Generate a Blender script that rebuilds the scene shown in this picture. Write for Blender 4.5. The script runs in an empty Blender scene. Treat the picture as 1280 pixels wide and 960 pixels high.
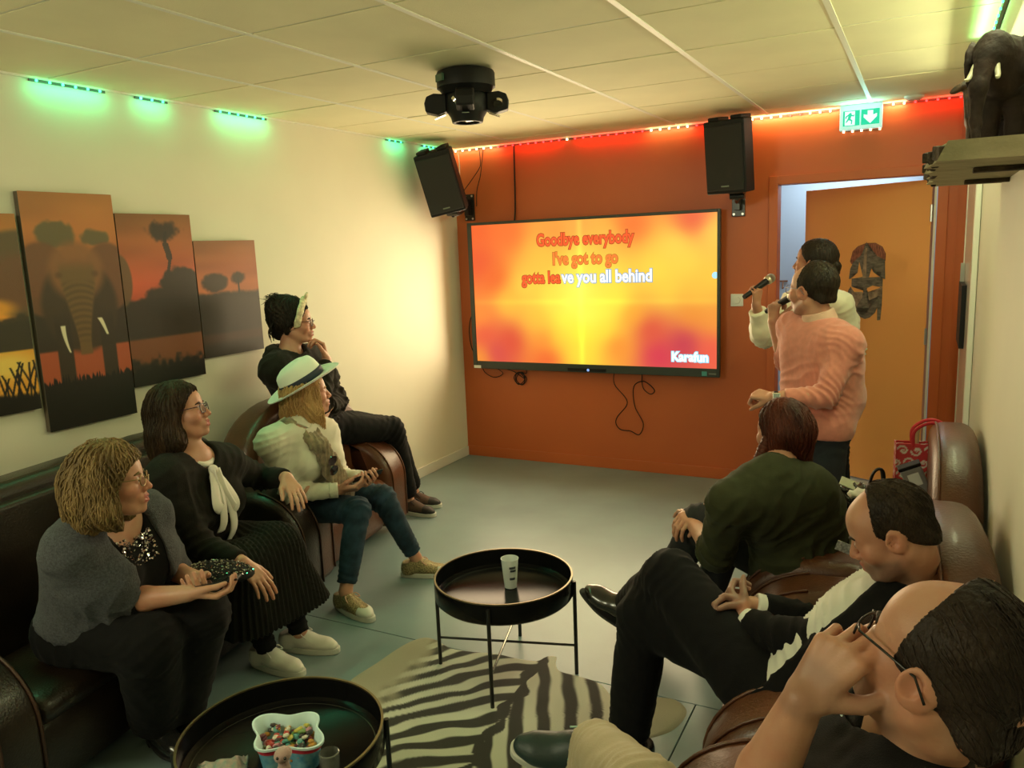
import bpy, bmesh, math, random
import numpy as np
from mathutils import Vector, Matrix

random.seed(7)
rng = np.random.default_rng(7)
SC = bpy.context.scene
COL = SC.collection
PI = math.pi

# ------------------------------------------------------------------ camera
cam_data = bpy.data.cameras.new('camera')
cam_data.sensor_width = 36.0
cam_data.lens = 27.78
cam_data.clip_start = 0.02
cam = bpy.data.objects.new('camera', cam_data)
COL.objects.link(cam)
cam.matrix_world = Matrix(((0.88717, -0.04311, 0.45943, 3.2753),
                           (0.45974, 0.16820, -0.87198, -5.4021),
                           (-0.03969, 0.98481, 0.16904, 1.6526),
                           (0, 0, 0, 1)))
SC.camera = cam

# ------------------------------------------------------------------ world, colour, large lights
SC.view_settings.view_transform = 'Standard'
SC.view_settings.look = 'None'
SC.view_settings.exposure = 0.22
SC.view_settings.gamma = 1.0
SC.view_settings.use_curve_mapping = False
world = bpy.data.worlds.new('world')
SC.world = world
world.use_nodes = True
world.node_tree.nodes['Background'].inputs[0].default_value = (0.5, 0.5, 0.45, 1)
world.node_tree.nodes['Background'].inputs[1].default_value = 0.03


def area_light(name, loc, target, size, size_y, power, col):
    l = bpy.data.lights.new(name, 'AREA')
    l.shape = 'RECTANGLE'
    l.size, l.size_y = size, size_y
    l.energy = power
    l.color = col
    o = bpy.data.objects.new(name, l)
    COL.objects.link(o)
    o.location = loc
    o.rotation_euler = (Vector(target) - Vector(loc)).to_track_quat('-Z', 'Y').to_euler()
    return o


SCREEN_POWER = 0.94
TV_LIGHT = area_light('television_light', (1.06, -0.16, 1.30), (1.06, -3.0, 1.30), 1.86, 1.04, 30.0, (1.0, 0.81, 0.50))
TV_LIGHT.data.spread = math.radians(150)
REAR_FILL = area_light('rear_fill_light', (0.9, -5.95, 2.2), (3.1, -0.9, 1.1), 0.9, 0.5, 22.0, (1.0, 0.98, 0.66))  # added unseen fill behind the camera, lifts the right wall and door end
STRIP_LIGHT = area_light('right_strip_light', (3.42, -2.2, 2.33), (1.4, -2.2, 0.2), 2.6, 0.05, 15.0, (0.97, 1.0, 0.56))
GREEN_LIGHT = area_light('green_led_light', (0.22, -3.0, 2.37), (0.8, -3.0, 0.2), 2.4, 0.04, 2.4, (0.08, 1.0, 0.42))
GREEN_LIGHT.data.spread = math.radians(85)
HALL_LIGHT = area_light('corridor_light', (2.7, 1.05, 2.3), (2.75, 0.7, 0.0), 0.9, 0.5, 12.0, (0.80, 0.92, 1.0))

# ------------------------------------------------------------------ helpers
def lin(c):
    return tuple((x / 12.92 if x <= 0.04045 else ((x + 0.055) / 1.055) ** 2.4) for x in c)


def rgb(r, g, b):
    return lin((r / 255, g / 255, b / 255))


MATS = {}


def mat(name, col, rough=0.6, metal=0.0, var=0.0, vscale=8.0, bump=0.0, bscale=60.0, emit=None, estr=0.0,
        sheen=0.0, coat=0.0, alpha=None, trans=0.0, spec=0.5, stretch=(1, 1, 1), col2=None, sub=0.0, attr=None):
    if name in MATS:
        return MATS[name]
    m = bpy.data.materials.new(name)
    m.use_nodes = True
    nt = m.node_tree
    b = nt.nodes['Principled BSDF']
    b.inputs['Base Color'].default_value = (*col, 1)
    b.inputs['Roughness'].default_value = rough
    b.inputs['Metallic'].default_value = metal
    b.inputs['Specular IOR Level'].default_value = spec
    if sheen:
        b.inputs['Sheen Weight'].default_value = sheen
        b.inputs['Sheen Roughness'].default_value = 0.5
    if coat:
        b.inputs['Coat Weight'].default_value = coat
        b.inputs['Coat Roughness'].default_value = 0.15
    if sub:
        b.inputs['Subsurface Weight'].default_value = sub
        b.inputs['Subsurface Radius'].default_value = (0.012, 0.005, 0.003)
        b.inputs['Subsurface Scale'].default_value = 1.0
    if trans:
        b.inputs['Transmission Weight'].default_value = trans
    if alpha is not None:
        b.inputs['Alpha'].default_value = alpha
    if emit is not None:
        b.inputs['Emission Color'].default_value = (*emit, 1)
        b.inputs['Emission Strength'].default_value = estr
    if attr:
        a = nt.nodes.new('ShaderNodeAttribute')
        a.attribute_name = attr
        nt.links.new(a.outputs['Color'], b.inputs['Base Color'])
        if emit == 'attr':
            pass
    tc = None
    if var or bump:
        tc = nt.nodes.new('ShaderNodeTexCoord')
        mp = nt.nodes.new('ShaderNodeMapping')
        mp.inputs['Scale'].default_value = stretch
        nt.links.new(tc.outputs['Object'], mp.inputs['Vector'])
    if var and not attr:
        n = nt.nodes.new('ShaderNodeTexNoise')
        n.inputs['Scale'].default_value = vscale
        n.inputs['Detail'].default_value = 5
        nt.links.new(mp.outputs[0], n.inputs['Vector'])
        mx = nt.nodes.new('ShaderNodeMix')
        mx.data_type = 'RGBA'
        c2 = col2 if col2 is not None else tuple(x * (1 - var) for x in col)
        c1 = col if col2 is not None else tuple(min(1, x * (1 + var)) for x in col)
        mx.inputs[6].default_value = (*c1, 1)
        mx.inputs[7].default_value = (*c2, 1)
        cr = nt.nodes.new('ShaderNodeMapRange')
        cr.inputs[1].default_value = 0.35
        cr.inputs[2].default_value = 0.65
        nt.links.new(n.outputs[0], cr.inputs[0])
        nt.links.new(cr.outputs[0], mx.inputs[0])
        nt.links.new(mx.outputs[2], b.inputs['Base Color'])
    if bump:
        n2 = nt.nodes.new('ShaderNodeTexNoise')
        n2.inputs['Scale'].default_value = bscale
        n2.inputs['Detail'].default_value = 4
        nt.links.new(mp.outputs[0], n2.inputs['Vector'])
        bp = nt.nodes.new('ShaderNodeBump')
        bp.inputs['Strength'].default_value = bump
        bp.inputs['Distance'].default_value = 0.01
        nt.links.new(n2.outputs[0], bp.inputs['Height'])
        nt.links.new(bp.outputs[0], b.inputs['Normal'])
    MATS[name] = m
    return m


def tag(o, label=None, cat=None, group=None, kind=None):
    if label:
        o['label'] = label
    if cat:
        o['category'] = cat
    if group:
        o['group'] = group
    if kind:
        o['kind'] = kind
    return o


def thing(name, label, cat, loc=(0, 0, 0), rz=0.0, group=None):
    o = bpy.data.objects.new(name, None)
    COL.objects.link(o)
    o.location = loc
    o.rotation_euler = (0, 0, rz)
    o.empty_display_size = 0.1
    return tag(o, label, cat, group)


def link(name, me, parent=None):
    o = bpy.data.objects.new(name, me)
    COL.objects.link(o)
    if parent is not None:
        o.parent = parent
    return o


def obj(name, bm, m, parent=None, smooth=False, loc=None, bev=0.0, seg=2, angle=0.6):
    bmesh.ops.recalc_face_normals(bm, faces=bm.faces)
    me = bpy.data.meshes.new(name)
    bm.to_mesh(me)
    bm.free()
    for mm in (m if isinstance(m, (list, tuple)) else [m]):
        me.materials.append(mm)
    o = link(name, me, parent)
    if loc is not None:
        o.location = loc
    if smooth:
        me.shade_smooth()
        if smooth == 'angle':
            me.set_sharp_from_angle(angle=angle)
    if bev:
        b = o.modifiers.new('bevel', 'BEVEL')
        b.width = bev
        b.segments = seg
        b.limit_method = 'ANGLE'
    return o


def meshdata(name, V, F, m, parent=None, smooth=True):
    me = bpy.data.meshes.new(name)
    V = np.asarray(V, dtype=np.float32)
    F = np.asarray(F, dtype=np.int32)
    n = F.shape[1]
    me.vertices.add(len(V))
    me.vertices.foreach_set('co', V.ravel())
    me.loops.add(F.size)
    me.loops.foreach_set('vertex_index', F.ravel())
    me.polygons.add(len(F))
    me.polygons.foreach_set('loop_start', np.arange(0, F.size, n, dtype=np.int32))
    me.update(calc_edges=True)
    me.validate()
    for mm in (m if isinstance(m, (list, tuple)) else [m]):
        me.materials.append(mm)
    if smooth:
        me.shade_smooth()
    return link(name, me, parent)


def BM():
    return bmesh.new()


def add_box(bm, c, s, rot=None):
    M = Matrix.Translation(Vector(c))
    if rot is not None:
        M = M @ (rot if isinstance(rot, Matrix) else Matrix.Rotation(rot, 4, 'Z'))
    M = M @ Matrix.Diagonal((*s, 1))
    return bmesh.ops.create_cube(bm, size=1.0, matrix=M)


def frame_from(d):
    d = Vector(d).normalized()
    return d.to_track_quat('Z', 'Y').to_matrix().to_4x4()


def add_cyl(bm, a, b, r, r2=None, seg=16, caps=True):
    a, b = Vector(a), Vector(b)
    M = Matrix.Translation((a + b) / 2) @ frame_from(b - a)
    return bmesh.ops.create_cone(bm, cap_ends=caps, segments=seg, radius1=r, radius2=r if r2 is None else r2,
                                 depth=(b - a).length, matrix=M)


def add_lathe(bm, prof, seg=32, M=None, closed=False):
    rings = []
    for r, z in prof:
        ring = []
        if r < 1e-6:
            v = bm.verts.new((0, 0, z))
            ring = [v] * seg
        else:
            for i in range(seg):
                a = 2 * PI * i / seg
                ring.append(bm.verts.new((r * math.cos(a), r * math.sin(a), z)))
        rings.append(ring)
    n = len(rings)
    for k in range(n if closed else n - 1):
        A, B = rings[k], rings[(k + 1) % n]
        for i in range(seg):
            vs = []
            for v in (A[i], A[(i + 1) % seg], B[(i + 1) % seg], B[i]):
                if v not in vs:
                    vs.append(v)
            if len(vs) >= 3:
                try:
                    bm.faces.new(vs)
                except ValueError:
                    pass
    if M is not None:
        vs = {v for r in rings for v in r}
        for v in vs:
            v.co = M @ v.co


def add_tube(bm, pts, r, seg=8, caps=True, closed=False, flat=None):
    """sweep a circle (or ellipse) along points; r may be a list"""
    P = [Vector(p) for p in pts]
    n = len(P)
    rr = r if isinstance(r, (list, tuple, np.ndarray)) else [r] * n
    rings = []
    prev = None
    for i in range(n):
        t = (P[(i + 1) % n] - P[i - 1]) if closed else (P[min(i + 1, n - 1)] - P[max(i - 1, 0)])
        t.normalize()
        if prev is None:
            x = t.orthogonal().normalized() if flat is None else (Vector(flat[2]) - t * Vector(flat[2]).dot(t)).normalized()
        else:
            x = (prev - t * prev.dot(t)).normalized()
        prev = x
        y = t.cross(x)
        fx, fy = (1, 1) if flat is None else flat[:2]
        rings.append([bm.verts.new(P[i] + (x * math.cos(2 * PI * k / seg) * fx + y * math.sin(2 * PI * k / seg) * fy) * rr[i])
                      for k in range(seg)])
    for i in range(n if closed else n - 1):
        A, B = rings[i], rings[(i + 1) % n]
        for k in range(seg):
            bm.faces.new((A[k], A[(k + 1) % seg], B[(k + 1) % seg], B[k]))
    if caps and not closed:
        bm.faces.new(rings[0][::-1])
        bm.faces.new(rings[-1])


def spline(pts, n=8, closed=False):
    P = [Vector(p) for p in pts]
    out = []
    m = len(P)
    rngi = range(m if closed else m - 1)
    for i in rngi:
        p0 = P[(i - 1) % m] if closed or i > 0 else P[0] * 2 - P[1]
        p1, p2 = P[i], P[(i + 1) % m]
        p3 = P[(i + 2) % m] if closed or i + 2 < m else P[-1] * 2 - P[-2]
        for k in range(n):
            t = k / n
            out.append(0.5 * ((2 * p1) + (p2 - p0) * t + (2 * p0 - 5 * p1 + 4 * p2 - p3) * t * t
                              + (3 * p1 - p0 - 3 * p2 + p3) * t ** 3))
    if not closed:
        out.append(P[-1].copy())
    return out


def add_prism(bm, poly, z0, z1, M=None):
    a = [bm.verts.new((p[0], p[1], z0)) for p in poly]
    b = [bm.verts.new((p[0], p[1], z1)) for p in poly]
    n = len(poly)
    bm.faces.new(a[::-1])
    bm.faces.new(b)
    for i in range(n):
        bm.faces.new((a[i], a[(i + 1) % n], b[(i + 1) % n], b[i]))
    if M is not None:
        for v in a + b:
            v.co = M @ v.co


def puff(bm, prof, w, r, M=None, n=5):
    """a slab with outline prof (list of (u,v)) and thickness w, edges rounded with radius r"""
    pr = [Vector((p[0], p[1])) for p in prof]
    m = len(pr)
    area = sum(pr[i].x * pr[(i + 1) % m].y - pr[(i + 1) % m].x * pr[i].y for i in range(m))
    if area < 0:
        pr.reverse()
    nor = []
    for i in range(m):
        t = (pr[(i + 1) % m] - pr[i - 1]).normalized()
        nor.append(Vector((t.y, -t.x)))
    rings = []
    for k in range(n + 1):
        a = PI / 2 * k / n
        rings.append((r * (1 - math.sin(a)), -w / 2 + r * (1 - math.cos(a))))
    for k in range(n + 1):
        a = PI / 2 * (1 - k / n)
        rings.append((r * (1 - math.sin(a)), w / 2 - r * (1 - math.cos(a))))
    R = []
    for ins, z in rings:
        ring = []
        for i in range(m):
            q = pr[i] - nor[i] * ins
            co = Vector((q.x, z, q.y))
            ring.append(bm.verts.new(M @ co if M is not None else co))
        R.append(ring)
    for k in range(len(R) - 1):
        for i in range(m):
            bm.faces.new((R[k][i], R[k][(i + 1) % m], R[k + 1][(i + 1) % m], R[k + 1][i]))
    bm.faces.new(R[0][::-1])
    bm.faces.new(R[-1])


def smoothstep(a, b, x):
    t = np.clip((x - a) / (b - a), 0, 1)
    return t * t * (3 - 2 * t)


def vnoise(P, scale=1.0, seed=0):
    """value noise on an (N,3) array, about -1..1"""
    Q = P * scale + seed * 17.31
    I = np.floor(Q).astype(np.int64)
    f = Q - I
    f = f * f * (3 - 2 * f)
    out = np.zeros(len(P))
    for dx in (0, 1):
        for dy in (0, 1):
            for dz in (0, 1):
                h = (I[:, 0] + dx) * 73856093 ^ (I[:, 1] + dy) * 19349663 ^ (I[:, 2] + dz) * 83492791
                h = (h ^ (h >> 13)) * 1274126177
                h = (h ^ (h >> 16)) & 0xffff
                w = (f[:, 0] if dx else 1 - f[:, 0]) * (f[:, 1] if dy else 1 - f[:, 1]) * (f[:, 2] if dz else 1 - f[:, 2])
                out += w * (h / 32767.5 - 1)
    return out


def color_grid(name, nu, nv, P0, U, V, fn, m, parent=None):
    """flat printed sheet: a grid from corner P0 spanned by U and V, colour fn(u,v)->(N,3) linear, in a colour attribute"""
    u, v = np.meshgrid(np.linspace(0, 1, nu + 1), np.linspace(0, 1, nv + 1))
    u, v = u.ravel(), v.ravel()
    Vt = np.array(P0)[None] + u[:, None] * np.array(U)[None] + v[:, None] * np.array(V)[None]
    i, j = np.meshgrid(np.arange(nu), np.arange(nv))
    a = (j * (nu + 1) + i).ravel()
    F = np.stack([a, a + 1, a + nu + 2, a + nu + 1], 1)
    o = meshdata(name, Vt, F, m, parent, smooth=False)
    c = np.ones((len(Vt), 4), dtype=np.float32)
    c[:, :3] = np.clip(fn(u, v), 0, 1)
    at = o.data.color_attributes.new('print', 'FLOAT_COLOR', 'POINT')
    at.data.foreach_set('color', c.ravel())
    return o


def text_mesh(body, size, depth, m, name, parent=None, offset=0.0, align='LEFT', M=None, spacing=1.0, res=3):
    cu = bpy.data.curves.new(name, 'FONT')
    cu.body = body
    cu.size = size
    cu.extrude = depth
    cu.offset = offset
    cu.align_x = align
    cu.resolution_u = res
    cu.space_character = spacing
    tmp = bpy.data.objects.new('tmp', cu)
    COL.objects.link(tmp)
    dg = bpy.context.evaluated_depsgraph_get()
    dg.update()
    me = bpy.data.meshes.new_from_object(tmp.evaluated_get(dg))
    bpy.data.objects.remove(tmp)
    me.materials.clear()
    me.materials.append(m)
    if M is not None:
        me.transform(M)
    return link(name, me, parent)


def inst(src, parent, M=None, name=None):
    c = src.copy()
    COL.objects.link(c)
    c.parent = parent
    if M is not None:
        c.matrix_local = M
    return c
# ------------------------------------------------------------------ materials of the room
M_WALL = mat('cream_paint', (0.79, 0.77, 0.63), 0.62, var=0.02, vscale=2.0, bump=0.08, bscale=220)
M_ORANGE = mat('orange_paint', (0.52, 0.118, 0.030), 0.42, var=0.05, vscale=1.2, bump=0.06, bscale=200)
M_DOORO = mat('door_orange_paint', (0.93, 0.40, 0.12), 0.36, var=0.03, vscale=1.0)
M_TILE = mat('ceiling_tile_board', (0.86, 0.82, 0.56), 0.85, var=0.03, vscale=3, bump=0.25, bscale=420)
M_RAIL = mat('ceiling_rail_enamel', (0.84, 0.84, 0.74), 0.45)
M_FLOOR = mat('grey_vinyl', (0.20, 0.275, 0.29), 0.36, var=0.09, vscale=2.2, bump=0.05, bscale=150)
M_JOINT = mat('dark_joint', (0.03, 0.035, 0.035), 0.8)
M_SKIRT = mat('white_skirting', (0.74, 0.74, 0.68), 0.4)
M_BLUEW = mat('pale_blue_paint', (0.50, 0.62, 0.72), 0.5)
M_BLACK = mat('black_plastic', (0.006, 0.006, 0.0065), 0.5, bump=0.1, bscale=400, spec=0.3)
M_BLACKM = mat('black_powder_coat', (0.012, 0.012, 0.012), 0.3)
M_WHITEP = mat('white_plastic', (0.8, 0.8, 0.76), 0.35)

H = 2.42
W = 3.48
YB = -6.4
GX, GY, GS = 0.557, -3.227, 0.596


def struct(name, bm, m, parent=None, **k):
    o = obj(name, bm, m, parent, **k)
    if parent is None:
        o['kind'] = 'structure'
    return o


# floor: base slab and separate vinyl sheets with open seams
bm = BM(); add_box(bm, ((W) / 2, YB / 2, -0.06), (W + 0.3, -YB + 0.3, 0.1))
floor = struct('floor', bm, M_JOINT)
xs = [0, 0.62, 2.62, W]
for (x0, x1, y0, y1) in [(0, W, -2.795, 0), (0, 2.60, YB, -2.799), (2.604, W, YB, -2.799)]:
    bm = BM(); add_box(bm, ((x0 + x1) / 2, (y0 + y1) / 2, -0.005), (x1 - x0, y1 - y0, 0.01))
    obj('floor_sheet', bm, M_FLOOR, floor, bev=0.0012, seg=1)

# left wall, right wall, rear wall
bm = BM(); add_box(bm, (-0.05, YB / 2, H / 2), (0.1, -YB + 0.2, H + 0.2))
wall_left = struct('wall_left', bm, M_WALL)
bm = BM(); add_box(bm, (W + 0.05, YB / 2 - 0.02, H / 2), (0.1, -YB + 0.16, H + 0.2))
wall_right = struct('wall_right', bm, M_WALL)
bm = BM(); add_box(bm, (W / 2, YB - 0.05, H / 2), (W + 0.2, 0.1, H + 0.2))
wall_rear = struct('wall_rear', bm, M_WALL)

# back wall (orange) with the door opening
DX0, DX1, DZ = 2.41, 3.315, 1.985
bm = BM()
add_box(bm, (DX0 / 2 - 0.05, 0.06, H / 2), (DX0 + 0.1, 0.12, H + 0.2))
add_box(bm, ((DX0 + DX1) / 2, 0.06, (DZ + H + 0.1) / 2), (DX1 - DX0, 0.12, H + 0.1 - DZ))
add_box(bm, ((DX1 + W + 0.1) / 2, 0.06, H / 2), (W + 0.1 - DX1, 0.12, H + 0.2))
wall_back = struct('wall_back', bm, M_ORANGE)

# door casing
bm = BM()
for (x0, x1, z0, z1) in [(DX0 - 0.055, DX0, 0, DZ + 0.055), (DX1, DX1 + 0.055, 0, DZ + 0.055), (DX0, DX1, DZ, DZ + 0.055)]:
    add_box(bm, ((x0 + x1) / 2, -0.007, (z0 + z1) / 2), (x1 - x0, 0.014, z1 - z0))
cas = struct('trim_1', bm, M_ORANGE, bev=0.003)
bm = BM()
add_box(bm, (DX1 - 0.011, 0.05, DZ / 2), (0.012, 0.10, DZ))
obj('hinge_gap_light', bm, mat('gap_light_paint', (0.75, 0.70, 0.58), 0.5), cas)  # pale strip, its colour stands for light coming through the hinge gap
# thin conduit on the wall by the right corner
bm = BM(); add_box(bm, (3.42, -0.004, H / 2), (0.006, 0.008, H - 0.04)); obj('conduit', bm, M_ORANGE, cas)

# skirtings
bm = BM(); add_box(bm, (0.006, YB / 2, 0.038), (0.012, -YB, 0.076)); struct('baseboard_left', bm, M_SKIRT, bev=0.003)
bm = BM(); add_box(bm, ((DX0 - 0.055) / 2, -0.006, 0.04), (DX0 - 0.055, 0.012, 0.08)); struct('baseboard_back', bm, M_ORANGE, bev=0.003)
bm = BM(); add_box(bm, (W - 0.006, YB / 2, 0.038), (0.012, -YB, 0.076)); struct('baseboard_right', bm, M_SKIRT, bev=0.003)

# corridor behind the door
bm = BM()
add_box(bm, (2.9, 1.45, 1.2), (2.6, 0.06, 2.6)); add_box(bm, (1.65, 0.75, 1.2), (0.06, 1.4, 2.6)); add_box(bm, (4.1, 0.75, 1.2), (0.06, 1.4, 2.6))
struct('wall_corridor', bm, M_BLUEW)
bm = BM(); add_box(bm, (2.9, 0.78, -0.05), (2.6, 1.36, 0.1)); struct('floor_corridor', bm, mat('pale_corridor_vinyl', (0.55, 0.6, 0.62), 0.4))
bm = BM(); add_box(bm, (2.9, 0.78, 2.5), (2.6, 1.4, 0.1)); struct('ceiling_corridor', bm, M_WALL)

# open door leaf with the mask sticker
th = math.radians(27.5)
leaf = thing('door_1', None, None, (DX1 - 0.02, 0.125, 0.012), PI - th)
leaf['kind'] = 'structure'
bm = BM(); add_box(bm, (0.435, 0.0, 0.975), (0.87, 0.042, 1.95))
obj('door_panel', bm, M_DOORO, leaf, bev=0.002)
for z in (0.25, 1.0, 1.75):
    bm = BM()
    add_cyl(bm, (-0.004, 0.026, z - 0.05), (-0.004, 0.026, z + 0.05), 0.008, seg=10)
    obj('hinge', bm, mat('steel', (0.6, 0.6, 0.58), 0.3, 1.0), leaf)
bm = BM(); add_box(bm, (0.80, 0.026, 1.02), (0.04, 0.01, 0.2)); add_cyl(bm, (0.80, 0.03, 1.06), (0.80, 0.075, 1.06), 0.009); add_cyl(bm, (0.81, 0.07, 1.06), (0.69, 0.07, 1.06), 0.009)
obj('door_handle', bm, mat('steel', (0.6, 0.6, 0.58), 0.3, 1.0), leaf, smooth='angle')

# ceiling: slab, panels recessed between rails
bm = BM(); add_box(bm, (W / 2, YB / 2, H + 0.07), (W + 0.2, -YB + 0.2, 0.08))
ceiling = struct('ceiling', bm, M_JOINT)
gxs = [0] + [GX + GS * i for i in range(0, 5)] + [W]
gys = [YB] + [GY + GS * j for j in range(-5, 6)] + [0]
tile_me = {}
for i in range(len(gxs) - 1):
    for j in range(len(gys) - 1):
        x0, x1, y0, y1 = gxs[i] + 0.009, gxs[i + 1] - 0.009, gys[j] + 0.007, gys[j + 1] - 0.007
        if x1 - x0 < 0.03 or y1 - y0 < 0.03:
            continue
        key = (round(x1 - x0, 3), round(y1 - y0, 3))
        zc = H + 0.006 + random.uniform(-0.001, 0.0015)
        if key not in tile_me:
            bm = BM(); add_box(bm, (0, 0, 0), (key[0], key[1], 0.012))
            o = obj('ceiling_tile', bm, M_TILE, ceiling)
            b = o.data
            tile_me[key] = b
        else:
            o = link('ceiling_tile', tile_me[key], ceiling)
        o.location = ((x0 + x1) / 2, (y0 + y1) / 2, zc)
for x in gxs[1:-1]:
    bm = BM(); add_box(bm, (x, YB / 2, H + 0.002), (0.022, -YB, 0.008)); obj('ceiling_rail', bm, M_RAIL, ceiling)
for y in gys[1:-1]:
    bm = BM(); add_box(bm, (W / 2, y, H + 0.006), (W, 0.012, 0.006)); obj('ceiling_rail', bm, M_JOINT if False else M_RAIL, ceiling)
bm = BM()
add_box(bm, (0.008, YB / 2, H - 0.003), (0.016, -YB, 0.012)); add_box(bm, (W / 2, -0.008, H - 0.003), (W, 0.016, 0.012)); add_box(bm, (W - 0.008, YB / 2, H - 0.003), (0.016, -YB, 0.012))
obj('edge_trim', bm, M_RAIL, ceiling)
# round vent in the ceiling near the back wall
v = thing('smoke_detector', 'flat round white detector on the ceiling right of the exit sign', 'detector', (3.17, -0.13, H - 0.0))
bm = BM(); add_lathe(bm, [(0.0, -0.022), (0.035, -0.022), (0.052, -0.012), (0.055, 0.0), (0, 0)], 28); obj('housing', bm, M_WHITEP, v, smooth='angle')
bm = BM(); add_lathe(bm, [(0.026, -0.024), (0.031, -0.024), (0.031, -0.020), (0.026, -0.020)], 28, closed=True); obj('ring', bm, mat('grey_plastic', (0.35, 0.35, 0.33), 0.5), v)
# ------------------------------------------------------------------ television
M_BEZEL = mat('dark_green_grey_bezel', (0.035, 0.045, 0.04), 0.4)
tv = thing('television', 'huge wall-mounted screen glowing orange and yellow with song lyrics', 'television', (1.1085, -0.02, 0.74))
ox, oy, oz = 1.1085, -0.02, 0.74


def L3(x, y, z):
    return (x - ox, y - oy, z - oz)


X0, X1, Z0, Z1 = 0.150, 2.067, 0.738, 1.855
SX0, SX1, SZ0, SZ1 = 0.186, 2.047, 0.797, 1.834
bm = BM(); add_box(bm, L3((X0 + X1) / 2, -0.052, (Z0 + Z1) / 2), (X1 - X0 - 0.02, 0.055, Z1 - Z0 - 0.02)); obj('casing', bm, M_BLACK, tv, bev=0.006)
bm = BM()
for (a0, a1, c0, c1) in [(X0, SX0, Z0, Z1), (SX1, X1, Z0, Z1), (SX0, SX1, SZ1, Z1), (SX0, SX1, Z0, SZ0)]:
    add_box(bm, L3((a0 + a1) / 2, -0.092, (c0 + c1) / 2), (a1 - a0, 0.03, c1 - c0))
obj('bezel', bm, M_BEZEL, tv, bev=0.003)
pts = [(600, 290, 238, 95, 40), (640, 290, 245, 110, 45), (735, 275, 250, 165, 70), (800, 280, 240, 110, 45), (870, 272, 225, 70, 40),
       (893, 290, 250, 200, 70), (850, 310, 252, 210, 75), (600, 330, 230, 80, 40), (620, 350, 235, 95, 35), (640, 380, 250, 190, 60),
       (690, 325, 250, 190, 65), (735, 335, 255, 225, 80), (725, 385, 240, 255, 90), (735, 420, 255, 242, 55), (780, 380, 255, 235, 70), (830, 340, 250, 215, 70),
       (840, 365, 245, 205, 65), (890, 350, 245, 195, 60), (600, 400, 245, 140, 50), (605, 420, 225, 75, 55), (640, 430, 215, 65, 50),
       (620, 445, 205, 60, 70), (597, 451, 240, 150, 50), (680, 400, 250, 190, 60), (690, 430, 245, 130, 50), (690, 455, 235, 90, 45),
       (735, 450, 252, 220, 60), (780, 440, 243, 135, 50), (800, 400, 245, 160, 50), (820, 420, 215, 70, 60), (860, 440, 190, 50, 80),
       (890, 450, 235, 90, 70), (870, 400, 235, 140, 50), (893, 410, 240, 150, 55), (830, 455, 210, 50, 80), (665, 360, 250, 205, 70), (705, 290, 245, 150, 60), (770, 300, 250, 180, 70), (700, 380, 252, 228, 75), (762, 392, 255, 244, 75), (735, 362, 255, 252, 100), (745, 400, 255, 252, 90), (715, 405, 254, 245, 70), (765, 350, 254, 225, 75), (860, 330, 250, 208, 68), (875, 370, 246, 190, 62), (765, 420, 254, 225, 60), (705, 425, 252, 215, 60)]
pa = np.array(pts, float)
pu = (pa[:, 0] - 592) / 304.0
pv = (pa[:, 1] - 283 + (pa[:, 0] - 592) * 0.06 * (1 - 2 * (pa[:, 1] - 275) / 180)) / 172.0


def screen_col(u, v):
    v = 1 - v
    acc = np.zeros((len(u), 3)); wsum = np.zeros(len(u))
    for k in range(len(pa)):
        d2 = ((u - pu[k]) * 1.75) ** 2 + (v - pv[k]) ** 2
        w = 1 / (d2 + 0.009) ** 1.7
        acc += w[:, None] * pa[k, 2:][None] / 255
        wsum += w
    c = acc / wsum[:, None]
    ray = np.exp(-((u - 0.475) / 0.012) ** 2) * 0.10 + np.exp(-((v - 0.56) / 0.02) ** 2) * 0.05
    c = np.clip(c + ray[:, None] * np.array([0.6, 1, 0.3]), 0, 1)
    return np.where(c <= 0.04045, c / 12.92, ((c + 0.055) / 1.055) ** 2.4)


msc = bpy.data.materials.new('screen_picture'); msc.use_nodes = True
nt = msc.node_tree; b = nt.nodes['Principled BSDF']; at = nt.nodes.new('ShaderNodeAttribute'); at.attribute_name = 'print'
b.inputs['Base Color'].default_value = (0.01, 0.01, 0.01, 1); b.inputs['Roughness'].default_value = 0.3
nt.links.new(at.outputs['Color'], b.inputs['Emission Color']); b.inputs['Emission Strength'].default_value = SCREEN_POWER
color_grid('screen', 150, 86, L3(SX0, -0.1, SZ0), (SX1 - SX0, 0, 0), (0, 0, SZ1 - SZ0), screen_col, msc, tv)


def emat(name, c, s=1.0):
    return mat(name, (0.01, 0.01, 0.01), 0.5, emit=c, estr=s)


E_RED = emat('lyric_red', rgb(240, 88, 40)); E_BROWN = emat('lyric_outline_brown', rgb(165, 60, 20)); E_OR2 = emat('lyric_orange', rgb(245, 125, 50))
E_OUT2 = emat('lyric_outline_olive', rgb(190, 110, 30)); E_WHITE = emat('lyric_white', (1, 1, 1), 1.0); E_BLUE = emat('lyric_outline_blue', rgb(110, 150, 190)); E_CY = emat('logo_glow', rgb(120, 225, 250))


def lyric(body, xc0, xc1, zbase, size, mi, mo, name='lyrics_text'):
    """line fitted between xc0 and xc1"""
    for dy, off, m in ((0.0, 0.0036, mi), (0.0006, 0.0082, mo)):
        o = text_mesh(body, size, 0.0003, m, name, tv, offset=off)
        xs_ = [v.co.x for v in o.data.vertices]
        w = max(xs_) - min(xs_); s = (xc1 - xc0 + (0.010 if dy else 0)) / w
        o.data.transform(Matrix.Translation(L3(xc0 - (0.005 if dy else 0), -0.1022 + dy, zbase)) @ Matrix.Diagonal((s, 1, 1, 1)) @ Matrix.Translation((-min(xs_), 0, 0)) @ Matrix.Rotation(PI / 2, 4, 'X'))


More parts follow.
